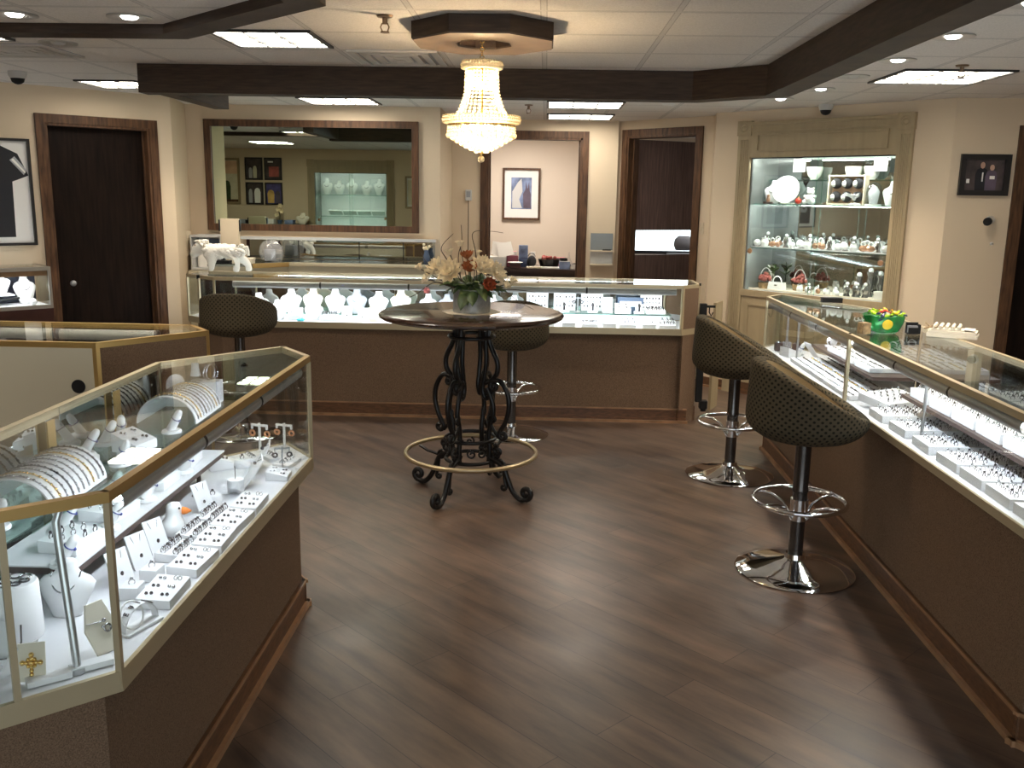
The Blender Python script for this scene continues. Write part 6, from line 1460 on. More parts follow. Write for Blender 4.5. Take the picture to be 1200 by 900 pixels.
# ------------------------------------------------------------------ lit display cabinets
def cabinet(loc, rz, label, w=0.713, top=2.21, gx=(-0.585, 0.59), gz=(0.872, 1.925), depth=0.40, shelves=(1.565, 1.215), topshelf=None, back='mirror_grey'):
    p = thing('display_cabinet', label, 'display cabinet', (0, 0, 0))
    x0, x1 = gx; z0, z1 = gz
    def FL(mb, a, b, za, zb):
        mb.box(a, b, -0.030, 0.0, za, zb)
        n = 5; ww = (b-a)*0.66/n
        for i in range(n):
            c = a+(b-a)*0.17+ww*(i+0.5); mb.box(c-ww*0.30, c+ww*0.30, -0.036, -0.030, za+0.03, zb-0.03)
    for a, b in ((-w, x0-0.012), (x1+0.012, w)):
        m = MB(); FL(m, a, b, 0.12, top-0.115); st = m.build('stile', 'pine_frame', p)
        m = MB(); m.box(a-0.006, b+0.006, -0.042, 0.0, 0.0, 0.12); m.build('plinth_block', 'pine_frame', st)
        m = MB(); m.box(a-0.006, b+0.006, -0.042, 0.0, top-0.115, top, 0.003); cb = m.build('corner_block', 'pine_frame', st, 40)
        q = MB(); q.lathe([(0.0, 0.004), (0.012, 0.004), (0.020, 0.0), (0.030, 0.004), (0.040, 0.0), (0.0, 0.0)], n=28); o = MB(); o.add(q, Matrix.Translation(((a+b)/2, -0.042, top-0.0575)) @ Matrix.Rotation(R(90), 4, 'X')); o.build('rosette', 'pine_frame', st, 40)
    m = MB(); m.box(x0-0.012, x1+0.012, -0.028, 0.0, z1, top-0.01); m.box(x0-0.012, x1+0.012, -0.046, -0.028, top-0.035, top-0.01); m.box(x0-0.012, x1+0.012, -0.038, -0.028, top-0.085, top-0.072); hd = m.build('header', 'pine_frame', p)
    m = MB()
    for a, b, c, d in ((x0+0.05, x1-0.05, z1+0.045, z1+0.055), (x0+0.05, x1-0.05, top-0.115, top-0.105), (x0+0.05, x0+0.06, z1+0.045, top-0.105), (x1-0.06, x1-0.05, z1+0.045, top-0.105)): m.box(a, b, -0.044, -0.028, c, d)
    m.build('header_moulding', 'pine_frame', hd)
    m = MB(); m.box(x0-0.012, x1+0.012, -0.034, 0.0, z0-0.05, z0); m.build('sill', 'pine_frame', p)
    xm = (x0+x1)/2
    for a, b in ((x0-0.010, xm-0.004), (xm+0.004, x1+0.010)):
        m = MB(); m.box(a, b, -0.022, 0.0, 0.10, z0-0.055); d = m.build('door', 'pine_frame', p)
        m = MB()
        for r in ((a+0.06, b-0.06, 0.16, 0.175), (a+0.06, b-0.06, z0-0.125, z0-0.11), (a+0.06, a+0.075, 0.16, z0-0.11), (b-0.075, b-0.06, 0.16, z0-0.11)): m.box(r[0], r[1], -0.030, -0.022, r[2], r[3])
        m.build('door_moulding', 'pine_frame', d)
    m = MB(); m.box(x0-0.012, x1+0.012, -0.02, 0.0, 0.0, 0.10); m.build('kick_board', 'cove_wood', p)
    m = MB(); m.box(x0-0.012, x1+0.012, 0.0, depth, z1+0.03, z1+0.045); m.box(x0-0.012, x1+0.012, 0.0, depth, z0-0.035, z0-0.004); m.build('interior', 'white_deck', p)
    for a in (x0-0.012, x1):
        m = MB(); m.box(a, a+0.012, 0.0, depth, z0-0.02, z1+0.03); m.build('side_panel', 'smoked_panel', p)
    m = MB(); m.box(x0, x1, depth-0.012, depth-0.002, z0, z1+0.03); m.build('mirror_back', back, p)
    for i, z in enumerate(shelves):
        m = MB(); m.box(x0+0.004, x1-0.004, 0.045, depth-0.02, z-0.010, z); m.build('shelf', 'glass_green', p)
    if topshelf:
        m = MB(); m.box(x0+0.004, x1-0.004, 0.245, depth-0.02, topshelf-0.008, topshelf); m.build('shelf', 'glass_green', p)
    for k, (a, b) in enumerate(((x0+0.003, xm+0.03), (xm-0.03, x1-0.003))):
        y = 0.012+0.012*k; m = MB(); m.box(a, b, y, y+0.006, z0, z1); d = m.build('sliding_glass', 'glass', p)
        e = MB(); e.box(b-0.004 if k == 0 else a, b if k == 0 else a+0.004, y-0.001, y+0.007, z0, z1); e.build('glass_edge', 'glass_green', d)
    for x, z in ((x0+0.022, 1.185), (x1-0.045, 1.155)):
        m = MB(); q = MB(); q.lathe([(0, 0.006), (0.020, 0.006), (0.022, 0.0), (0, 0)], n=20); m.add(q, Matrix.Translation((x, 0.0115, z)) @ Matrix.Rotation(R(90), 4, 'X')); m.build('finger_pull', 'shoe_wood', p, 40)
    m = MB(); m.box(x0+0.02, x1-0.02, 0.03, 0.055, z1+0.008, z1+0.028); m.build('light_tube', 'cab_glow', p)
    m = MB(); m.box(x0, x1, 0.001, 0.011, z1-0.008, z1+0.03); m.build('track', 'black_plastic', p)
    p.location = loc; p.rotation_euler = (0, 0, rz)
    return p
CA, CR = (2.065, 7.285, 0), R(-45)
cab = cabinet(CA, CR, 'lit pine display cabinet with fluted frame in the angled right wall', topshelf=1.758)
CM = Matrix.Translation(CA) @ Matrix.Rotation(CR, 4, 'Z')
def cw(x, y, z): return CM @ Vector((x, y, z))
def cthing(name, label, cat, x, y, z, group=None):
    t = thing(name, label, cat, cw(x, y, z), CR, group); ORG[t.name] = Vector(); return t
S1, S2, S0, S3 = 1.566, 1.216, 0.873, 1.759
# top shelf
for k, (x, r, w) in enumerate(((-0.30, 0.062, 'left one'), (0.12, 0.064, 'middle one'), (0.27, 0.060, 'right one'))):
    t = cthing('shell_bowl', 'white shell-like bowl on the top cabinet shelf, '+w, 'bowl', x+ (0.09 if k == 0 else 0), 0.313, S3, 'shell bowls'); m = MB()
    m.lathe([(0, 0.0), (r*0.35, 0.0), (r*0.8, 0.03), (r, 0.075), (r*1.02, 0.10), (r*0.95, 0.10), (r*0.75, 0.045), (0, 0.012)], n=28); m.build('bowl', 'plaster_white', t, 60); m = MB(); m.torus((0, 0, 0.004), r*0.4, 0.004, 24, 6); m.build('foot', 'plaster_white', t, 80)
for k, (x, w) in enumerate(((-0.315, 'left'), (0.36, 'right'))):
    t = cthing('price_card', 'grey card hanging below the cabinet top, '+w+' one', 'card', x, 0.255, S3, 'grey cards'); m = MB(); m.box(-0.055, 0.055, 0, 0.004, 0.06, 0.165); m.build('card', 'pale_grey', t); m = MB(); m.box(-0.03, 0.03, 0.0, 0.012, 0.0, 0.06); m.build('holder', 'plastic_clear', t)
# upper shelf
def cbust(x, y, lab, sc):
    p = put(BUST, lab, 'necklace bust', cw(x, y, S1), CR, 'busts in the display cabinet', sc=sc); return p
cbust(-0.485, 0.17, 'white cone bust at the left end of the upper cabinet shelf', (1.1, 1.0, 1.05)); cbust(0.508, 0.16, 'white cone bust at the right end of the upper cabinet shelf', (0.9, 0.9, 1.0))
t = cthing('porcelain_plate', 'large round white plate standing on the upper cabinet shelf', 'plate', -0.345, 0.15, S1); m = MB(); q = MB(); q.lathe([(0, 0), (0.07, 0.0), (0.118, 0.018), (0.120, 0.022), (0.07, 0.006), (0, 0.006)], n=40); m.add(q, Matrix.Translation((0, 0, 0.112)) @ Matrix.Diagonal((1, 1, 0.9, 1)) @ Matrix.Rotation(R(82), 4, 'X')); m.build('plate', 'porcelain', t, 50); m = MB(); m.box(-0.05, 0.05, -0.01, 0.04, 0, 0.008); m.build('stand', 'cream_leather', t)
t = cthing('globe_lamp', 'white globe behind the round plate in the display cabinet', 'globe', -0.43, 0.30, S1); m = MB(); m.ball((0, 0, 0.125), 0.050, 20, 14); m.build('globe', 'porcelain', t, 80); m = MB(); m.lathe([(0, 0), (0.03, 0), (0.012, 0.03), (0.010, 0.08), (0, 0.08)], n=18); m.build('stem', 'porcelain', t, 50)
t = cthing('amber_figurine', 'small amber figurine on a dark base in the display cabinet', 'figurine', -0.475, 0.09, S1); m = MB(); m.box(-0.035, 0.035, -0.015, 0.015, 0, 0.014); m.build('base', 'red_brown', t); m = MB(); m.lathe([(0, 0.0145), (0.012, 0.0145), (0.016, 0.03), (0.010, 0.055), (0.014, 0.065), (0, 0.078)], n=16); m.build('figure', 'crystal_amber', t, 60)
t = cthing('red_ball', 'red glass ball ornament beside the round plate', 'ornament', -0.205, 0.09, S1); m = MB(); m.ball((0, 0, 0.025), 0.025, 16, 12); m.build('ball', 'red_wrap', t, 80); m = MB(); m.cyl((0, 0), 0.006, 0.049, 0.06, 10); m.build('cap', 'jewel_gold', t)
t = cthing('bear_figurine', 'white bear-shaped figurine on the upper cabinet shelf', 'figurine', -0.12, 0.12, S1+0.002); m = MB()
m.ball((0, 0, 0.04), 0.042, 16, 12, (1, 0.9, 0.98)); m.ball((0, 0, 0.095), 0.030, 14, 10); m.ball((-0.022, 0, 0.120), 0.010, 8, 6); m.ball((0.022, 0, 0.120), 0.010, 8, 6); m.ball((0, -0.026, 0.090), 0.013, 10, 8); m.ball((-0.036, -0.02, 0.018), 0.02, 10, 8); m.ball((0.036, -0.02, 0.018), 0.02, 10, 8); m.ball((-0.04, -0.008, 0.058), 0.015, 8, 6); m.ball((0.04, -0.008, 0.058), 0.015, 8, 6); m.build('body', 'porcelain', t, 80)
t = cthing('ornament_box', 'wooden box with six dark and white balls in the display cabinet', 'box', 0.155, 0.165, S1); m = MB()
bw, bh = 0.150, 0.225; m.box(-bw, bw, -0.02, 0.045, 0, 0.012); m.box(-bw, bw, -0.02, 0.045, bh-0.012, bh); m.box(-bw, -bw+0.012, -0.02, 0.045, 0.012, bh-0.012); m.box(bw-0.012, bw, -0.02, 0.045, 0.012, bh-0.012); m.build('box', 'paper_warm', t); m = MB(); m.box(-bw+0.012, bw-0.012, 0.035, 0.045, 0.012, bh-0.012); m.build('inlay', 'photo_peach', t)
for i in range(3):
    for j in range(2):
        x, z = -0.088+0.088*i, 0.062+0.10*j; m = MB(); m.ball((x, 0.003, z), 0.041, 18, 12); b = m.build('ball', 'cloth_black', t, 80); m = MB(); m.ball((x-0.008, -0.022, z-0.003), 0.0235, 14, 10, (1, 0.9, 1.1)); m.build('ball_patch', 'paper', b, 80)
t = cthing('white_flowers', 'cluster of white porcelain flowers in front of the ball box', 'flowers', 0.265, 0.088, S1); rr = random.Random(9)
for k in range(9):
    f = flower_mb([(7, 0.022, 0.009, 30, 0.2, 0), (5, 0.015, 0.007, 60, 0.2, 0.3)], aim((rr.uniform(-0.07, 0.07), rr.uniform(-0.02, 0.02), 0.056+rr.uniform(-0.004, 0.02)), (rr.uniform(-.5, .5), -0.8, 0.6))); f.build('flower', 'porcelain', t, 60)
m = MB(); m.lathe([(0, 0), (0.044, 0), (0.04, 0.015), (0, 0.022)], n=20); m.build('base', 'porcelain', t, 50)
t = cthing('bell_jar', 'glass dome over a white ornament in the display cabinet', 'glass dome', 0.369, 0.17, S1); m = MB(); m.lathe([(0.056, 0.012), (0.056, 0.10), (0.048, 0.145), (0.028, 0.165), (0, 0.172), (0, 0.170), (0.026, 0.163), (0.0465, 0.143), (0.0545, 0.10), (0.0545, 0.012)], n=32); m.build('dome', 'plastic_clear', t, 60); m = MB(); m.lathe([(0, 0), (0.062, 0), (0.062, 0.011), (0, 0.011)], n=28); m.build('base', 'white_plastic', t, 40); m = MB(); m.loft([ell(0.03, 0.03, 0.0125, 16), ell(0.036, 0.036, 0.05, 16), ell(0.042, 0.04, 0.10, 16), ell(0.02, 0.02, 0.14, 16)]); m.build('ornament', 'porcelain', t, 60)
# crystal figurines
def figs():
    out = []
    p = proto('crystal_figurine'); m = MB(); m.ball((0, 0, 0.026), 0.026, 8, 6, (1.1, 0.8, 1)); m.build('body', 'porcelain', p); m = MB(); m.ball((0.018, -0.005, 0.058), 0.015, 8, 6); m.build('head', 'plastic_clear', p); m = MB(); m.lathe([(0, 0.0), (0.022, 0.0), (0.018, 0.006), (0, 0.006)], n=10); m.build('base', 'crystal_dark', p); out.append(p)
    p = proto('crystal_figurine.001'); m = MB(); m.lathe([(0, 0), (0.022, 0), (0.014, 0.02), (0.020, 0.045), (0.012, 0.066), (0.006, 0.072), (0, 0.074)], n=8); m.build('body', 'crystal_dark', p); m = MB(); m.ball((0, 0, 0.083), 0.012, 8, 6); m.build('head', 'porcelain', p); out.append(p)
    p = proto('crystal_figurine.002'); m = MB(); m.ball((0, 0, 0.022), 0.024, 7, 5, (1.3, 0.8, 0.9)); m.build('body', 'crystal_amber', p); m = MB(); m.torus((0, 0, 0.052), 0.014, 0.004, 14, 6, Matrix.Rotation(R(90), 3, 'X')); m.build('handle', 'porcelain', p); out.append(p)
    p = proto('crystal_figurine.003'); m = MB(); m.lathe([(0, 0), (0.024, 0.0), (0.030, 0.03), (0.022, 0.055), (0.026, 0.062), (0.02, 0.062), (0.018, 0.05), (0, 0.01)], n=10); m.build('bowl', 'porcelain', p); m = MB(); m.ball((0, 0, 0.062), 0.014, 7, 5); m.build('finial', 'jewel_silver', p); out.append(p)
    for f in out: ORG[f.name] = Vector()
    return out
FG = figs(); rf = random.Random(21); KN = ['white round-bodied crystal animal', 'slim dark crystal figurine', 'amber crystal figurine with white ring', 'white crystal jar with silver finial']
# white runner
t = cthing('shelf_runner', 'white runner under the crystal figurines in the display cabinet', 'runner', 0.0, 0.15, S2); m = MB(); m.box(-0.575, 0.58, -0.10, 0.20, 0.0005, 0.006); m.build('sheet', 'white_deck', t)
m = MB(); m.box(-0.575, 0.58, -0.102, -0.100, 0.0005, 0.010); m.build('front_edge', 'white_deck', t)
nf = 18
for k in range(nf):
    x = -0.545+1.09*k/(nf-1); i = (k*7+k//3) % 4
    if abs(x) < 0.03: x += 0.03
    put(FG[i], '%s on the middle cabinet shelf front, %s from the left' % (KN[i], ORD[k]), 'figurine', cw(x, 0.09+rf.uniform(-0.015, 0.02), S2+0.0065), CR+rf.uniform(-.8, .8), 'crystal figurines on the middle shelf', sc=rf.uniform(0.95, 1.2))
for k in range(12):
    x = -0.52+1.04*k/11; i = (k*5+1) % 4
    put(FG[i], '%s on the middle cabinet shelf back, %s from the left' % (KN[i], ORD[k]), 'figurine', cw(x, 0.20+rf.uniform(-0.015, 0.02), S2+0.0065), CR+rf.uniform(-.8, .8), 'crystal figurines at the shelf back', sc=rf.uniform(1.15, 1.32))
# bottom deck
t = cthing('deck_cloth', 'cream cloth on the bottom deck of the display cabinet', 'cloth', 0, 0.2, S0); m = MB(); m.box(-0.575, 0.58, -0.15, 0.17, 0.0, 0.004); m.build('sheet', 'cream_leather', t); m = MB(); m.box(-0.575, 0.58, -0.152, -0.150, 0.0, 0.012); m.build('front_edge', 'cream_leather', t)
S0 += 0.005
t = cthing('leafy_plant', 'pale leafy plant at the bottom left of the display cabinet', 'plant', -0.505, 0.285, S0); rr = random.Random(6)
for k in range(12):
    a = rr.uniform(0, 6.28); q = MB(); q.sheet(petal(0.062, 0.018, -0.4, -0.2), 0.001); o = MB(); o.add(q, Matrix.Translation((0, 0, 0.06+0.12*rr.random())) @ Matrix.Rotation(a, 4, 'Z') @ Matrix.Rotation(R(-50), 4, 'Y')); o.build('leaf', 'leaf_pale' if k % 3 else 'plaster_white', t, 60)
m = MB(); m.tube([(0, 0, 0), (0.004, 0, 0.10), (0, 0, 0.20)], 0.004, 6); m.build('stem', 'leaf_green', t, 60)
for k, (x, w) in enumerate(((-0.475, 'left of'), (-0.21, 'right of'))):
    t = cthing('flower_basket', 'round basket of dark red flowers %s the white handbag' % w, 'flower basket', x, 0.135+0.08*k, S0, 'red flower baskets'); m = MB(); m.lathe([(0, 0), (0.05, 0), (0.062, 0.05), (0.055, 0.05), (0, 0.03)], n=24); m.build('basket', 'cork', t, 50)
    m = MB(); rr = random.Random(k+30)
    for j in range(40):
        a = rr.uniform(0, 6.28); r = 0.058*math.sqrt(rr.random()); m.ball((r*math.cos(a), r*math.sin(a), 0.065+0.055*(1-(r/0.06)**2)*rr.random()+0.01), 0.015, 7, 5)
    m.build('flowers', 'red_flower', t, 80); m = MB(); m.tube([(0.058*math.cos(PI*i/14), 0, 0.05+0.12*math.sin(PI*i/14)) for i in range(15)], 0.003, 6); m.build('handle', 'pale_grey', t, 80)
t = cthing('handbag', 'small white handbag-shaped box at the bottom of the display cabinet', 'handbag', -0.345, 0.10, S0); m = MB(); m.loft([[(-0.075, -0.025, 0), (0.075, -0.025, 0), (0.075, 0.025, 0), (-0.075, 0.025, 0)], [(-0.068, -0.018, 0.065), (0.068, -0.018, 0.065), (0.068, 0.018, 0.065), (-0.068, 0.018, 0.065)]]); m.build('bag', 'porcelain', t); m = MB(); m.tube([(0.038*math.cos(PI*i/14), 0, 0.066+0.045*math.sin(PI*i/14)) for i in range(15)], 0.005, 8); m.build('handle', 'porcelain', t, 80); m = MB(); m.box(-0.012, 0.012, -0.0245, -0.020, 0.035, 0.045); m.build('clasp', 'jewel_silver', t)
for k in range(14):
    x = -0.16+0.040*k; i = (3, 0, 1, 3, 2, 0, 3)[k % 7]
    if k > 9: i = 1
    put(FG[i], '%s on the bottom cabinet deck, %s from the handbag' % (KN[i], ORD[k]), 'figurine', cw(x+0.02, 0.10+0.05*(k % 2), S0), CR+rf.uniform(-1, 1), 'crystal figurines on the bottom deck', sc=rf.uniform(0.7, 1.1) if k < 10 else 1.2)
for k, (x, h) in enumerate(((0.28, 0.15), (0.37, 0.19), (0.45, 0.17))):
    t = cthing('glass_vase', 'grey-green glass vase at the bottom right of the display cabinet, %s' % ('left of three', 'tallest of three', 'right of three')[k], 'vase', x, 0.24, S0, 'glass vases'); m = MB(); m.lathe([(0, 0), (0.025, 0), (0.012, h*0.2), (0.030, h*0.55), (0.022, h*0.8), (0.032, h), (0.028, h), (0.018, h*0.8), (0.026, h*0.55), (0, h*0.25)], n=14); m.build('vase', 'crystal_dark', t, 40); m = MB(); m.ball((0, 0, h+0.012), 0.02, 10, 8); m.build('stopper', 'porcelain', t, 80)
t = cthing('white_box', 'white gift box at the bottom right corner of the display cabinet', 'box', 0.535, 0.09, S0); m = MB(); m.box(-0.042, 0.042, -0.03, 0.03, 0, 0.055, 0.002); m.build('box', 'paper', t, 40); m = MB(); m.box(-0.045, 0.045, -0.033, 0.033, 0.042, 0.062, 0.002); m.build('lid', 'paper', t, 40)
t = cthing('black_stand', 'black stand behind the white gift box in the display cabinet', 'stand', 0.53, 0.27, S0); m = MB(); m.box(-0.045, 0.045, -0.03, 0.03, 0.0, 0.012); m.box(-0.04, 0.045, 0.01, 0.03, 0.012, 0.15); m.build('stand', 'black_plastic', t)

# ------------------------------------------------------------------ what the big mirror shows: the front left wall
cab2 = cabinet((-3.22, -0.0, 0), R(180), 'lit pine display cabinet with necklaces, seen in the wall mirror', back='white_deck', gz=(0.82, 1.92), top=2.13)
for k, (x, y, z, w) in enumerate(((-2.78, -0.18, 1.566, 'far right'), (-3.00, -0.2, 1.566, 'second from right'), (-3.24, -0.17, 1.566, 'centre'), (-3.46, -0.2, 1.566, 'second from left'), (-3.66, -0.18, 1.566, 'far left'))):
    put(BUST, 'white necklace bust in the mirrored cabinet, '+w, 'necklace bust', (x, y, z), R(180), 'busts seen in the mirror', sc=(1.2, 1.1, 1.3 if k % 2 else 1.5))
for k, x in enumerate((-2.80, -3.04, -3.28, -3.52)):
    put(FT, 'jewelry tray low in the mirrored cabinet, %s from the right' % ORD[k], 'jewelry tray', (x, -0.18, 1.265), R(90), 'trays seen in the mirror', sc=(0.9, 0.7, 1), rot=(R(-30), 0, R(180)))
def wall_pic(name, label, x, z, w, h, layers, fm='frame_black', fw=0.022): frame_on(name, label, 'picture', (x, 0.004, z), w, h, (0, 1), fw, fm, layers, group='pictures seen in the mirror')
PX4 = [(-4.52, 1.935), (-4.25, 1.925), (-4.50, 1.60), (-4.23, 1.59)]
full = [(-0.47, 0.47, -0.47, 0.47)]; inn = [(-0.36, 0.36, -0.38, 0.38)]
wall_pic('framed_photo', 'dark framed photograph of two people, upper left of four in the mirror', -4.82, 1.965, 0.29, 0.36, [('photograph', 'photo_dark', full), ('photo_figure', 'photo_cream', figure(-0.05, 0.11, 0.7)), ('photo_second_figure', 'cloth_grey', figure(0.2, 0.1, 0.6))])
wall_pic('framed_photo', 'framed photograph with a red group, upper right of four in the mirror', -4.50, 1.965, 0.29, 0.36, [('photograph', 'photo_dark', full), ('photo_group', 'photo_red', [(-0.32, 0.25, -0.35, 0.1)]), ('photo_strip', 'paper', [(0.0, 0.3, 0.28, 0.34)])])
wall_pic('framed_photo', 'framed photograph with white figures, lower left of four in the mirror', -4.82, 1.565, 0.29, 0.36, [('photograph', 'photo_dark', full), ('photo_figure', 'paper', figure(-0.15, 0.18, 0.85)), ('photo_second_figure', 'cloth_grey', figure(0.24, 0.11, 0.8))])
wall_pic('framed_photo', 'framed photograph in blue and yellow, lower right of four in the mirror', -4.50, 1.565, 0.29, 0.36, [('photograph', 'photo_indigo', full), ('photo_figure', 'photo_yellow', figure(0.18, 0.2, 0.75)), ('photo_second_figure', 'photo_purple', figure(-0.22, 0.14, 0.7))])
wall_pic('framed_print', 'tall peach framed print with a dark vase, seen in the mirror', -5.27, 1.76, 0.42, 0.74, [('print', 'photo_cream', full), ('print_sky', 'photo_peach', [(-0.42, 0.42, 0.16, 0.44)]), ('print_vase', 'leaf_green', figure(0.02, 0.14, 0.55)), ('print_base', 'wood_dark', [(-0.47, 0.47, -0.47, -0.40)])], fm='gold_frame', fw=0.035)
wall_pic('framed_print', 'framed pale print right of the mirrored cabinet', -2.16, 1.62, 0.32, 0.52, [('mat_board', 'mat_board', full), ('print', 'photo_cream', inn)], fm='gold_frame', fw=0.03)
t = thing('side_counter', 'dark counter along the front left wall seen in the mirror', 'counter', (-4.6, 0.3, 0)); m = MB(); m.box(-5.4, -3.95, 0.02, 0.45, 0, 1.06); m.build('body', 'red_brown', t); m = MB(); m.box(-5.42, -3.94, 0.015, 0.47, 1.061, 1.085); m.build('worktop', 'dark_wood_desk', t)
t = thing('orchid', 'white orchid in a dark pot on the side counter', 'plant', (-4.35, 0.25, 1.085)); m = MB(); m.lathe([(0, 0.0005), (0.03, 0.0005), (0.045, 0.06), (0.04, 0.06), (0, 0.04)], (-4.35, 0.25, 1.085), 20); m.build('pot', 'box_blue', t, 50); m = MB(); m.tube([(-4.35, 0.25, 1.12), (-4.345, 0.25, 1.22), (-4.37, 0.25, 1.32), (-4.33, 0.25, 1.36)], 0.006, 6); m.build('stem', 'leaf_green', t, 60)
for x, z in ((-4.37, 1.31), (-4.31, 1.28), (-4.39, 1.22), (-4.33, 1.37)): flower_mb([(6, 0.055, 0.022, 30, 0.1, 0)], aim((x, 0.26, z), (0.1, 0.9, 0.2))).build('flower', 'petal_cream', t, 60)
for k, (x, w, h, mt) in enumerate(((-4.75, 0.28, 0.05, 'black_plastic'), (-4.48, 0.10, 0.07, 'paper'), (-4.18, 0.14, 0.06, 'photo_blue'), (-4.98, 0.16, 0.06, 'grey_leather'))):
    t = thing('counter_box', ('flat black', 'white', 'blue', 'grey')[k]+' box on the side counter seen in the mirror', 'box', (x, 0.26, 1.086)); m = MB(); m.box(x-w/2, x+w/2, 0.18, 0.34, 1.086, 1.086+h, 0.003); m.build('box', mt, t, 40); m = MB(); m.box(x-w/2-0.003, x+w/2+0.003, 0.177, 0.343, 1.086+h*0.7, 1.089+h, 0.002); m.build('lid', mt, t, 40)
put(BUSTC, 'tan necklace bust on the side counter end seen in the mirror', 'necklace bust', (-3.99, 0.20, 1.0865), R(180), None, sc=(1.4, 1.2, 1.0))

# ------------------------------------------------------------------ office desk and its clutter
t = thing('office_desk', 'dark wood desk behind the open office doorway', 'desk', (-0.1, 9.6, 0))
m = MB(); m.prism([(-1.2, 9.42), (-0.05, 9.42), (0.62, 9.20), (0.62, 9.95), (-1.2, 9.95)], 0.835, 0.875); m.build('desk_top', 'dark_wood_desk', t)
m = MB(); m.prism([(-1.15, 9.47), (-0.05, 9.47), (0.60, 9.26), (0.60, 9.90), (-1.15, 9.90)], 0.0, 0.834); m.build('body', 'dark_wood_desk', t)
DK = 0.876
def dbox(name, label, cat, x, y, w, d, h, mt, rz=0, lid=None, z=DK):
    t = thing(name, label, cat, (x, y, z)); m = MB(); m.cbox((x, y, z+h/2+0.0005), (w, d, h), RZ(R(rz)), min(0.003, h*0.2)); m.build('body', mt, t, 40)
    m = MB(); m.cbox((x, y, z+h+0.0025), (w*0.96, d*0.96, 0.003), RZ(R(rz))); m.build('top_sheet', lid or mt, t); return t
dbox('paper_tray', 'grey paper tray with leaning white papers on the office desk', 'paper tray', -0.50, 9.62, 0.20, 0.16, 0.10, 'pale_grey', 0, 'paper')
t = thing('paper_sheaf', 'white papers leaning on the grey tray in the office', 'papers', (-0.47, 9.62, DK+0.105)); m = MB()
for k in range(4): m.cbox((-0.47+0.02*k, 9.62-0.02*k, DK+0.18), (0.16, 0.004, 0.14), Euler((R(-18), R(8-6*k), R(6*k)), 'XYZ').to_matrix())
m.build('sheets', 'paper', t)
dbox('gift_bag', 'maroon gift bag on the office desk', 'bag', -0.335, 9.61, 0.12, 0.07, 0.11, 'maroon', 5); dbox('gift_bag', 'small pink and white bag beside the maroon bag', 'bag', -0.345, 9.70, 0.10, 0.05, 0.15, 'paper', -5, 'petal_pink')
dbox('product_box', 'tall blue and grey box standing on the office desk', 'box', -0.225, 9.68, 0.095, 0.05, 0.215, 'photo_blue', 3); dbox('marker_cup', 'small white box beside the tall blue box', 'box', -0.125, 9.66, 0.05, 0.04, 0.15, 'paper', 0)
dbox('dark_pouch', 'dark navy pouch on the office desk', 'pouch', -0.205, 9.60, 0.12, 0.05, 0.09, 'navy_wrap', 0)
t = thing('paper_plate', 'white paper plate on a stack at the office desk front', 'plate', (-0.30, 9.475, DK)); m = MB(); m.lathe([(0, 0.045), (0.05, 0.045), (0.075, 0.055), (0.078, 0.057), (0.05, 0.049), (0, 0.049)], (-0.30, 9.475, DK), 28); m.build('plate', 'paper', t, 50); m = MB(); m.cbox((-0.30, 9.475, DK+0.022), (0.11, 0.07, 0.042)); m.build('stack', 'red_brown', t)
t = thing('black_purse', 'round black purse in the middle of the office desk', 'purse', (-0.135, 9.55, DK)); m = MB(); m.ball((-0.135, 9.56, DK+0.062), 0.06, 18, 12, (0.8, 0.6, 1.0)); m.build('body', 'cloth_black', t, 80); m = MB(); m.tube([(-0.135+0.035*math.cos(PI*i/12), 9.56, DK+0.11+0.035*math.sin(PI*i/12)) for i in range(13)], 0.004, 6); m.build('strap', 'cloth_black', t, 80)
t = thing('dark_basket', 'dark basket with small things on the office desk', 'basket', (0.045, 9.62, DK)); m = MB(); m.lathe([(0, 0), (0.09, 0), (0.115, 0.085), (0.105, 0.085), (0.08, 0.01), (0, 0.01)], (0.045, 9.62, DK+0.0005), 28); m.build('basket', 'black_iron', t, 40)
m = MB(); rr = random.Random(12)
for k in range(10): m.ball((0.045+rr.uniform(-.07, .07), 9.62+rr.uniform(-.06, .06), DK+0.085+rr.uniform(0, 0.02)), 0.02, 7, 5)
m.build('contents', 'photo_red', t, 80)
for k, (x, y, rz, mt, w) in enumerate(((-0.09, 9.48, 12, 'paper_warm', 'tan folder'), (0.06, 9.46, -10, 'paper', 'white folder'))):
    dbox('folder', '%s lying at the office desk front' % w, 'folder', x, y, 0.19, 0.07, 0.012, mt, rz)
dbox('cash_box', 'small blue-grey metal box on the office desk', 'box', 0.20, 9.42, 0.10, 0.09, 0.075, 'photo_blue', 8, 'pale_grey'); dbox('desk_phone', 'white desk phone with dark handset at the right of the office desk', 'phone', 0.36, 9.45, 0.17, 0.12, 0.05, 'white_plastic', -15, 'black_plastic')
dbox('cushion_packet', 'pink packet behind the dark basket in the office', 'packet', 0.15, 9.80, 0.12, 0.07, 0.09, 'petal_pink', 10); dbox('small_toy', 'small dark gadget on the blue-grey metal box', 'gadget', 0.19, 9.43, 0.07, 0.04, 0.025, 'black_plastic', 20, z=DK+0.081)
t = thing('glass_bottle', 'small clear bottle with dark band on the office desk', 'bottle', (0.25, 9.68, DK)); m = MB(); m.lathe([(0, 0), (0.035, 0.0), (0.035, 0.05), (0.012, 0.10), (0.008, 0.15), (0.0, 0.155)], (0.25, 9.68, DK+0.0005), 18); m.build('bottle', 'plastic_clear', t, 50); m = MB(); m.lathe([(0.0355, 0.012), (0.0365, 0.012), (0.0365, 0.03), (0.0355, 0.03)], (0.25, 9.68, DK), 18, closed=True); m.build('band', 'black_plastic', t)
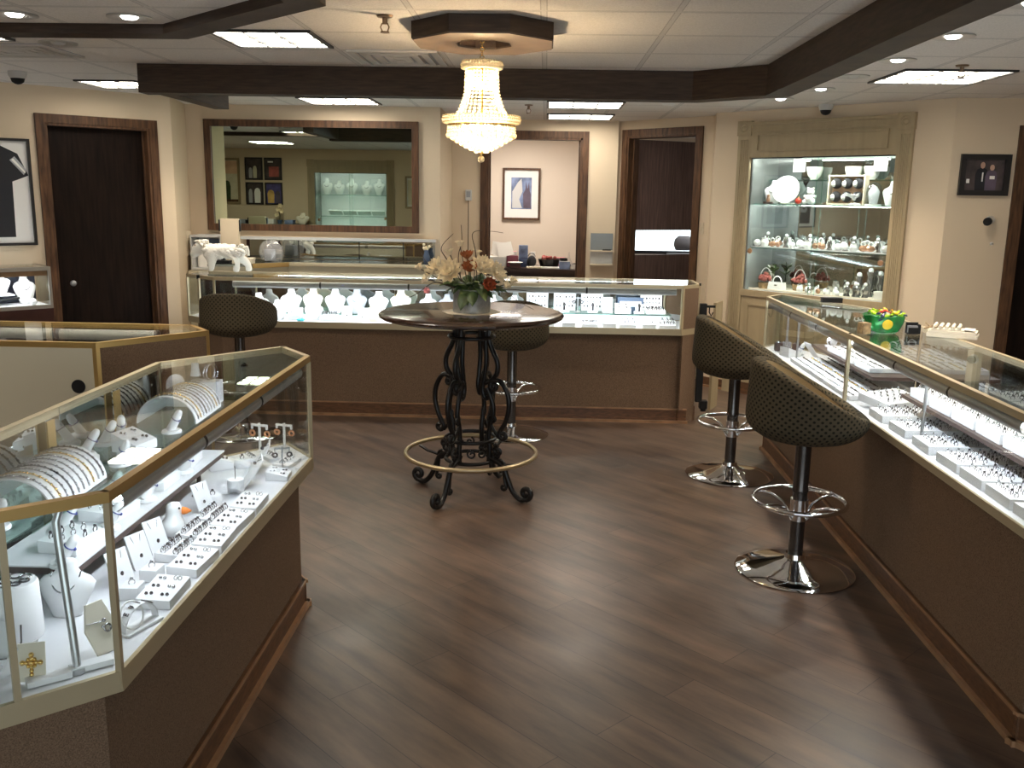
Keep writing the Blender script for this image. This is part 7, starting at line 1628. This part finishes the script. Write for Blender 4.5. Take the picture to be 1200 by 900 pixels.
t = thing('photo_stand', 'small dark picture stand at the right edge of the office desk', 'picture stand', (0.35, 9.70, DK)); m = MB(); m.cbox((0.36, 9.70, DK+0.06), (0.08, 0.012, 0.115), Matrix.Rotation(R(-10), 3, 'X')); m.build('frame', 'wood_dark', t); m = MB(); m.cbox((0.36, 9.6925, DK+0.06), (0.06, 0.004, 0.09), Matrix.Rotation(R(-10), 3, 'X')); m.build('picture', 'photo_cream', t)
t = thing('spring_wire', 'thin curved wire reaching from the recess into the doorway', 'wire', (-0.62, 9.3, 1.3)); m = MB(); m.tube(catmull([(-0.74, 9.30, DK+0.001), (-0.735, 9.30, 1.05), (-0.66, 9.30, 1.20), (-0.56, 9.30, 1.245), (-0.42, 9.30, 1.232)]), 0.003, 6); m.build('wire', 'twig', t, 80); m = MB(); m.box(-0.77, -0.71, 9.27, 9.33, DK+0.0005, DK+0.012); m.build('foot', 'black_plastic', t)
# chair behind the split door
t = thing('office_chair', 'grey chair in front of the bright window behind the split door', 'chair', (1.53, 10.4, 0))
m = MB(); m.loft([ell(0.085, 0.03, 1.03, 20, 0), ell(0.11, 0.05, 1.09, 20, 0), ell(0.10, 0.05, 1.15, 20, 0), ell(0.06, 0.03, 1.19, 20, 0)]); bmesh.ops.translate(m.bm, verts=m.bm.verts, vec=(1.53, 10.4, 0)); m.build('headrest', 'grey_leather', t, 80)
m = MB(); m.loft([ell(0.20, 0.04, 0.50, 20, 0, 3), ell(0.22, 0.05, 0.75, 20, 0, 3), ell(0.18, 0.04, 1.0, 20, 0, 3)]); bmesh.ops.translate(m.bm, verts=m.bm.verts, vec=(1.53, 10.4, 0)); m.build('backrest', 'grey_leather', t, 60)
m = MB(); m.box(1.30, 1.76, 9.95, 10.38, 0.42, 0.50, 0.02); m.build('seat', 'grey_leather', t, 50); m = MB(); m.cyl((1.53, 10.18), 0.03, 0.06, 0.42, 16); m.build('column', 'black_plastic', t, 40)
for k in range(5):
    a = 2*PI*k/5; m = MB(); m.tube([(1.53, 10.18, 0.08), (1.53+0.26*math.cos(a), 10.18+0.26*math.sin(a), 0.05)], 0.02, 8); m.ball((1.53+0.26*math.cos(a), 10.18+0.26*math.sin(a), 0.026), 0.025, 10, 8); m.build('leg', 'black_plastic', t, 60)
# ------------------------------------------------------------------ lamps, daylight, camera
def lamp(name, typ, loc, energy, col, **kw):
    l = bpy.data.lights.new(name, typ); l.energy = energy; l.color = col
    for k, v in kw.items(): setattr(l, k, v)
    o = bpy.data.objects.new(name, l); COL.objects.link(o); o.location = loc; return o
for i, (x, y) in enumerate(LIT):
    o = lamp('downlight_beam', 'SPOT', (x, y, C-0.02), 58, (1.0, 0.87, 0.70), spot_size=R(125), spot_blend=0.7, shadow_soft_size=0.035)
for x, y, z in CHB[:1]+CHB[6:7]: pass
lamp('chandelier_glow', 'POINT', (HX, HY, 1.88), 20, (1.0, 0.74, 0.44), shadow_soft_size=0.02)
lamp('chandelier_glow', 'POINT', (HX, HY, 2.06), 10, (1.0, 0.74, 0.44), shadow_soft_size=0.02)
lamp('office_lamp', 'AREA', (-0.3, 9.9, C-0.02), 30, (1.0, 0.92, 0.84), shape='SQUARE', size=0.5)
lamp('far_room_lamp', 'AREA', (2.2, 9.9, C-0.02), 14, (1.0, 0.95, 0.92), shape='SQUARE', size=0.5)
# lamps of the shop's front-left half, seen in the mirror
lamp('front_left_lamp', 'AREA', (-3.9, 2.1, C-0.015), 30, (1.0, 0.92, 0.80), shape='SQUARE', size=0.5)
for c, rz, z1 in ((CA, CR, 1.925), ((-3.22, 0, 0), R(180), 1.92)):
    M = Matrix.Translation(c) @ Matrix.Rotation(rz, 4, 'Z')
    for z, e in ((z1+0.004, 9), (1.552, 4), (1.2, 3.5)):
        if c != CA: e *= 0.4
        o = lamp('cabinet_lamp', 'AREA', (0, 0, 0), e, (0.97, 1.0, 0.92), shape='RECTANGLE', size=1.1, size_y=0.02)
        o.matrix_world = M @ Matrix.Translation((0, 0.036, z)) @ Matrix.Rotation(R(22), 4, 'X')
m = MB(); wcl = lamp('wall_case_lamp', 'AREA', (0, 0, 0), 6, (0.95, 0.98, 1.0), shape='RECTANGLE', size=1.3, size_y=0.015)
p = e1-uL*0.75-nLv*0.065; wcl.matrix_world = Matrix.Translation((p.x, p.y, 1.035)) @ Matrix.Rotation(R(45), 4, 'Z')
m.bm.free()
# daylight
W = bpy.data.worlds.new('sky'); SC.world = W; W.use_nodes = True
nt = W.node_tree; nt.nodes.clear()
out = nt.nodes.new('ShaderNodeOutputWorld'); bg = nt.nodes.new('ShaderNodeBackground')
bg.inputs['Color'].default_value = (0.86, 0.93, 1.0, 1); bg.inputs['Strength'].default_value = 3.2
nt.links.new(bg.outputs['Background'], out.inputs['Surface'])
for loc, rx, sx, sy in (((1.07, -1.69, 1.25), -90, 5.3, 1.75), ((1.4, 11.34, 1.41), 90, 1.0, 0.9)):
    o = lamp('window_portal', 'AREA', loc, 1, (1, 1, 1), shape='RECTANGLE', size=sx, size_y=sy)
    o.rotation_euler = (R(rx), 0, 0) if rx > 0 else (R(rx), 0, 0)
    o.data.cycles.is_portal = True
    o.rotation_euler = (R(90), 0, 0) if loc[1] < 0 else (R(-90), 0, 0)
# camera
f, pitch, roll, yaw = 1083.0, R(11.54), R(0.90), R(1.90)
fw = Vector((-math.sin(yaw), math.cos(yaw), 0)); rt = Vector((math.cos(yaw), math.sin(yaw), 0)); up = Vector((0, 0, 1))
f2 = fw*math.cos(pitch)-up*math.sin(pitch); u2 = up*math.cos(pitch)+fw*math.sin(pitch)
r3 = rt*math.cos(roll)+u2*math.sin(roll); u3 = -rt*math.sin(roll)+u2*math.cos(roll)
cd = bpy.data.cameras.new('camera'); cd.sensor_width = 36.0; cd.lens = 36.0*f/1200.0; cd.clip_start = 0.05; cd.clip_end = 60
co = bpy.data.objects.new('camera', cd); COL.objects.link(co)
M = Matrix((r3, u3, -f2)).transposed().to_4x4(); M.translation = (0, 0, 1.6); co.matrix_world = M
SC.camera = co
SC.view_settings.view_transform = 'Standard'; SC.view_settings.look = 'None'
SC.view_settings.exposure = 0.15; SC.view_settings.gamma = 1.0; SC.view_settings.use_curve_mapping = False
cy = SC.cycles
cy.max_bounces = 10; cy.transparent_max_bounces = 32; cy.glossy_bounces = 5; cy.diffuse_bounces = 5; cy.sample_clamp_indirect = 6.0
cy.use_denoising = True
# pieces that were only moulds for copies and never placed
for o in list(bpy.data.objects):
    if o.type == 'EMPTY' and o.parent is None and 'category' not in o and 'kind' not in o:
        for c in list(o.children_recursive): bpy.data.objects.remove(c)
        bpy.data.objects.remove(o)
